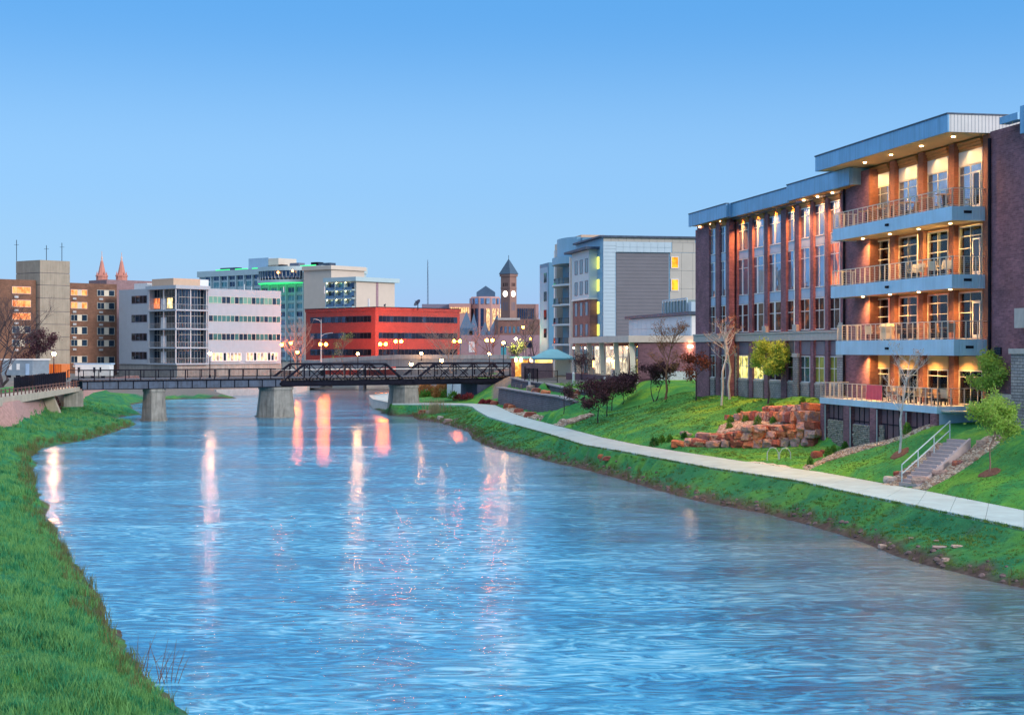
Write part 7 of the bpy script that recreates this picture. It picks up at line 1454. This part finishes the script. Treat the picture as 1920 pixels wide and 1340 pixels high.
# pale stairs and columns seen under the bridge
SG = thing('stepped_plaza', 'pale blue-grey steps seen under the truss bridge left of the abutment', 'steps', (at(868, 745, 226).x, 226, 1.8)); y0 = 226; x0, x1 = at(848, 740, 228).x, at(888, 740, 228).x
for k in range(9): mb = MB(); mb.box(x0, x1, y0 + k * .8, y0 + 12, 1.6 + k * .28, 1.88 + k * .28); part('step', mb, lgt, SG)
for x in (x0 - .7, x1 + .1): mb = MB(); mb.box(x, x + .6, y0 - .3, y0 + 10, 1.2, 4.2); part('side_wall', mb, M['panel_grey'], SG)

# ================================================================== street lamps
orange = emit('orange_lamp_glow', (1, .17, .01), 230); white_l = emit('white_lamp_glow', (1, .42, .12), 190)
def lamp(label, px, py, Y, z0, gm_, r_=.2, double=False, pole=M['steel_black'], group='street lamps', pt=120, col=(1, .5, .2)):
    q = at(px, py, Y); t = thing('street_lamp', label, 'street lamp', (q.x, q.y, z0), group); h = q.z - z0; mb = MB(); mb.lathe((0, 0, 0), [(.14, 0), (.14, .35), (.07, .45), (.055, h - r_)], 8); part('pole', mb, pole, t, local=True)
    for dx in ((-.62, .62) if double else (0,)):
        mb = MB(); mb.ball((dx, 0, h), r_, 12, 8); part('globe', mb, gm_, t, local=True)
        if dx: mb = MB(); mb.bar((0, 0, h - .5), (dx, 0, h - r_), .06); part('arm', mb, pole, t, local=True)
        else: mb = MB(); mb.lathe((0, 0, h), [(r_ * .75, r_ * .7), (r_ * .3, r_ * 1.3), (.02, r_ * 1.8)], 8); part('finial', mb, pole, t, local=True)
    if pt:
        l = bpy.data.lights.new('globe_light', 'POINT'); l.energy = pt; l.color = col; l.shadow_soft_size = .25; o = bpy.data.objects.new('globe_light', l); COL.objects.link(o); o.parent = t; o.location = (0, -.6, h)
    return t
lamp('glowing post lamp behind the left end of the walkway', 101, 663, 178, 4.6, white_l, .24, pt=200, col=(1, .5, .4))
lamp('glowing post lamp on the truss bridge before the white office', 393.5, 662.5, 193, 5.3, white_l, .22, pt=100, col=(1, .55, .5))
lamp('post lamp at the middle of the first truss', 671, 663, 206, 5.3, white_l, .19, pt=200)
lamp('short post lamp at the right end of the second truss', 917.5, 663, 214, 5.3, white_l, .17, pt=0)
lamp('tall white-globed post lamp at the right end of the second truss', 944, 642.5, 216, 5.3, white_l, .20, pt=100)
lamp('white globe lamp before the wide bare tree', 790, 662, 328, 6.5, white_l, .30, pt=0)
lamp('low white globe lamp in front of the road bridge, left one', 771, 682.5, 240, 2.5, white_l, .27, pt=100)
lamp('low white globe lamp in front of the road bridge, right one', 828, 675.5, 245, 2.5, white_l, .27, pt=100)
for px, py, nm in ((606, 645.5, 'first'), (718, 645, 'second'), (747, 640, 'third'), (857, 639.5, 'fourth'), (918, 638, 'fifth')):
    lamp(nm + ' twin-globe orange street lamp along the road bridge, counted from the left', px, py, 334, 6.8, orange, .36, True, pt=200, col=(1, .2, .05), group='twin-globe lamps on the road bridge')
for px, py, Y, lab in ((528.5, 646, 300, 'orange lamp on a thin post right at the white office end'), (545, 643, 303, 'second orange lamp beside the white office'), (557.5, 660, 294, 'low orange lamp among the limbs of the spreading tree')): lamp(lab, px, py, Y, 3.2, orange, .30, pt=120, col=(1, .22, .06), group='orange lamps by the white office')
lamp('red-orange lamp high among the bare trees by the brown store', 981, 613, 360, 4.5, orange, .36, pt=0, group='orange lamps by the store'); lamp('small red-orange lamp low beside the grey apartments', 994.5, 634.5, 340, 4.5, orange, .22, pt=0, group='orange lamps by the store')
lamp('yellow-white lamp lighting the budding tree', 967, 635, 300, 4.5, emit('yellow_lamp_glow', (1, .85, .40), 120), .25, pt=500, col=(1, .9, .3))
# cobra-head pole
q = at(602, 678, 325); t = thing('road_light', 'tall grey twin-arm road light before the red brick office', 'street light', (q.x, q.y, 6.2)); zt_ = at(602, 626, 325).z; mb = MB(); mb.lathe(tuple(q.xy) + (0,), [(.16, 6.2), (.10, zt_)], 8); part('pole', mb, M['metal_light'], t)
for z_, L in ((at(602, 626, 325).z, 1.9), (at(602, 600, 325).z, -1.2)): mb = MB(); mb.tube([(q.x, q.y, z_ - .5), (q.x + L * .4, q.y, z_), (q.x + L, q.y, z_ + .2)], .06, 6); mb.bar((q.x + L, q.y, z_ + .2), (q.x + L * 1.35, q.y, z_ + .25), .25, .12); part('arm', mb, M['metal_light'], t)
mb = MB(); mb.lathe(tuple(q.xy) + (0,), [(.09, zt_), (.06, at(602, 599, 325).z)], 6); part('pole_top', mb, M['metal_light'], t)
# banner sign on the plaza
q = at(944, 657, 230); mb = MB(); x0, x1 = at(939, 657, 230).x, at(949.5, 657, 230).x; mb.box(x0, x1, 230, 230.1, at(944, 665, 230).z, at(944, 651, 230).z); mb.box((x0 + x1) / 2 - .06, (x0 + x1) / 2 + .06, 229.9, 229.99, 5, at(944, 665, 230).z); solo('banner', mb, mat('cyan_banner', (.10, .55, .65), .6), 'small bright cyan banner beside the tall post lamp', 'banner')

# ================================================================== furniture on the balconies and terrace
wood = mat('warm_wood_top', (.50, .30, .14), .6, var=.12, sc=4); mesh_m = mat('brown_woven_mesh', (.20, .12, .08), .7, var=.2, sc=6); crm = mat('cream_plastic', (.66, .60, .44), .6)
def mk_chair(m_seat, name='terrace_chair'):
    t = thing(name, 'x', 'chair', (0, 0, -60)); WPOS[t.name] = Vector((0, 0, 0))
    mb = MB(); mb.box(-.25, .25, -.25, .25, .42, .46); part('seat', mb, m_seat, t, local=True); mb = MB(); mb.hexa([(-.25, .22, .46), (.25, .22, .46), (.25, .26, .46), (-.25, .26, .46), (-.25, .34, .98), (.25, .34, .98), (.25, .38, .98), (-.25, .38, .98)]); part('backrest', mb, m_seat, t, local=True)
    for x in (-.22, .22):
        for y in (-.22, .22): mb = MB(); mb.box(x - .02, x + .02, y - .02, y + .02, 0, .42); part('leg', mb, M['steel_black'], t, local=True)
        mb = MB(); mb.box(x - .025, x + .025, -.22, .26, .63, .66); part('armrest', mb, m_seat, t, local=True)
    return t
def mk_table(top_m, r_=.5, h=.73, name='terrace_table'):
    t = thing(name, 'x', 'table', (0, 0, -60)); mb = MB(); mb.lathe((0, 0, 0), [(r_, h - .035), (r_, h)], 16); part('tabletop', mb, top_m, t, local=True)
    mb = MB(); mb.lathe((0, 0, 0), [(.24, 0), (.22, .03), (.04, .05), (.04, h - .035)], 10); part('pedestal', mb, M['steel_black'], t, local=True); return t
protoC, protoK, protoT, protoH = mk_chair(mesh_m), mk_chair(crm), mk_table(wood), mk_table(wood, .5, 1.0); note_kids(); used_ = set()
def place(pr, px, z, o, rz, label, group, f=FBAL):
    c_ = Vector(f.p(f.u(px, o), o, z)); t = pr if pr.name not in used_ else copy_tree(pr); used_.add(pr.name); t.location = c_; t.rotation_euler = (0, 0, rz); t['label'] = label; t['group'] = group; return t
lv = [('ground-floor terrace', HR(-3.40)), ('first-floor balcony', HR(.60)), ('second-floor balcony', HR(4.42)), ('top balcony', HR(8.43))]
ord_ = ['leftmost', 'second from left', 'third from left', 'fourth from left', 'fifth from left', 'sixth from left', 'seventh from left', 'rightmost']
for px, k in ((1624, 0), (1646, 1), (1672, 2), (1700, 3), (1738, 4), (1770, 5)): place(protoH, px, lv[3][1], -1.0, 0, ord_[k] + ' high round wooden table on the top balcony', 'tables on the top balcony')
for k, px in enumerate((1632, 1657, 1684, 1712, 1750, 1779)): place(protoC, px, lv[3][1], -1.3, rq.uniform(0, 6), ord_[k] + ' dark chair on the top balcony', 'chairs on the top balcony')
for k, px in enumerate((1712, 1722, 1752, 1765, 1776)): place(protoK, px, lv[2][1], -.8, rq.uniform(0, 6), ord_[k] + ' cream chair on the second-floor balcony', 'chairs on the second-floor balcony')
for k, px in enumerate((1740, 1760)): place(protoT, px, lv[2][1], -1.3, 0, ('left', 'right')[k] + ' round table on the second-floor balcony', 'tables on the second-floor balcony')
place(protoK, 1631, lv[1][1], -.7, 2.6, 'cream slatted chair at the left of the first-floor balcony', 'chairs on the first-floor balcony')
for k, px in enumerate((1644, 1690, 1712, 1752, 1766, 1781)): place(protoC, px, lv[1][1], -.9, rq.uniform(0, 6), ord_[k] + ' brown woven chair on the first-floor balcony', 'chairs on the first-floor balcony')
for k, px in enumerate((1694, 1717, 1772)): place(protoT, px, lv[1][1], -.7, 0, ('left', 'middle', 'right')[k] + ' round table on the first-floor balcony', 'tables on the first-floor balcony')
for k, px in enumerate((1664, 1682, 1693, 1716, 1728, 1736, 1762, 1775)): place(protoK if k % 2 else protoC, px, lv[0][1], -1.0 - .5 * (k % 2), rq.uniform(0, 6), ord_[k] + ' chair on the ground-floor terrace', 'chairs on the ground-floor terrace', FT)
for k, px in enumerate((1672, 1708, 1752)): place(protoT, px, lv[0][1], -1.2, 0, ('left', 'middle', 'right')[k] + ' round table on the ground-floor terrace', 'tables on the ground-floor terrace', FT)
# covered barbecue on the first-floor balcony
u = FBAL.u(1664, -.9); c_ = FBAL.p(u, -.9, lv[1][1]); t = thing('covered_barbecue', 'barbecue under a pale draped cover on the first-floor balcony', 'barbecue', c_)
mb = MB(); mb.tube([(0, 0, .05), (0, 0, .5), (0, 0, .92), (0, 0, 1.08), (0, 0, 1.14)], [.52, .42, .55, .4, .05], 9); part('cover', mb, crm, t, local=True); mb = MB(); mb.box(-.2, .2, -.2, .2, 0, .06); part('base', mb, M['steel_black'], t, local=True)
# red cloth over the terrace railing
ua, ub = sorted((FT.u(1625), FT.u(1654))); mb = MB(); n = 14
for k in range(n):
    a, b_ = ua + (ub - ua) * k / n, ua + (ub - ua) * (k + 1) / n; oa, ob = .02 + .03 * math.sin(k * 1.9), .02 + .03 * math.sin((k + 1) * 1.9); z1 = HR(-3.40) + 1.08; z0 = HR(-3.40) + .12
    mb.add([FT.p(a, oa, z0), FT.p(b_, ob, z0), FT.p(b_, .01, z1), FT.p(a, .01, z1), FT.p(a, oa - .012, z0), FT.p(b_, ob - .012, z0), FT.p(b_, -.002, z1), FT.p(a, -.002, z1)], [(0, 1, 2, 3), (7, 6, 5, 4), (3, 2, 6, 7), (4, 5, 1, 0)])
solo('red_towel', mb, mat('red_cloth', (.90, .10, .14), .8, var=.06, sc=4), 'bright red cloth hung over the terrace railing', 'cloth')
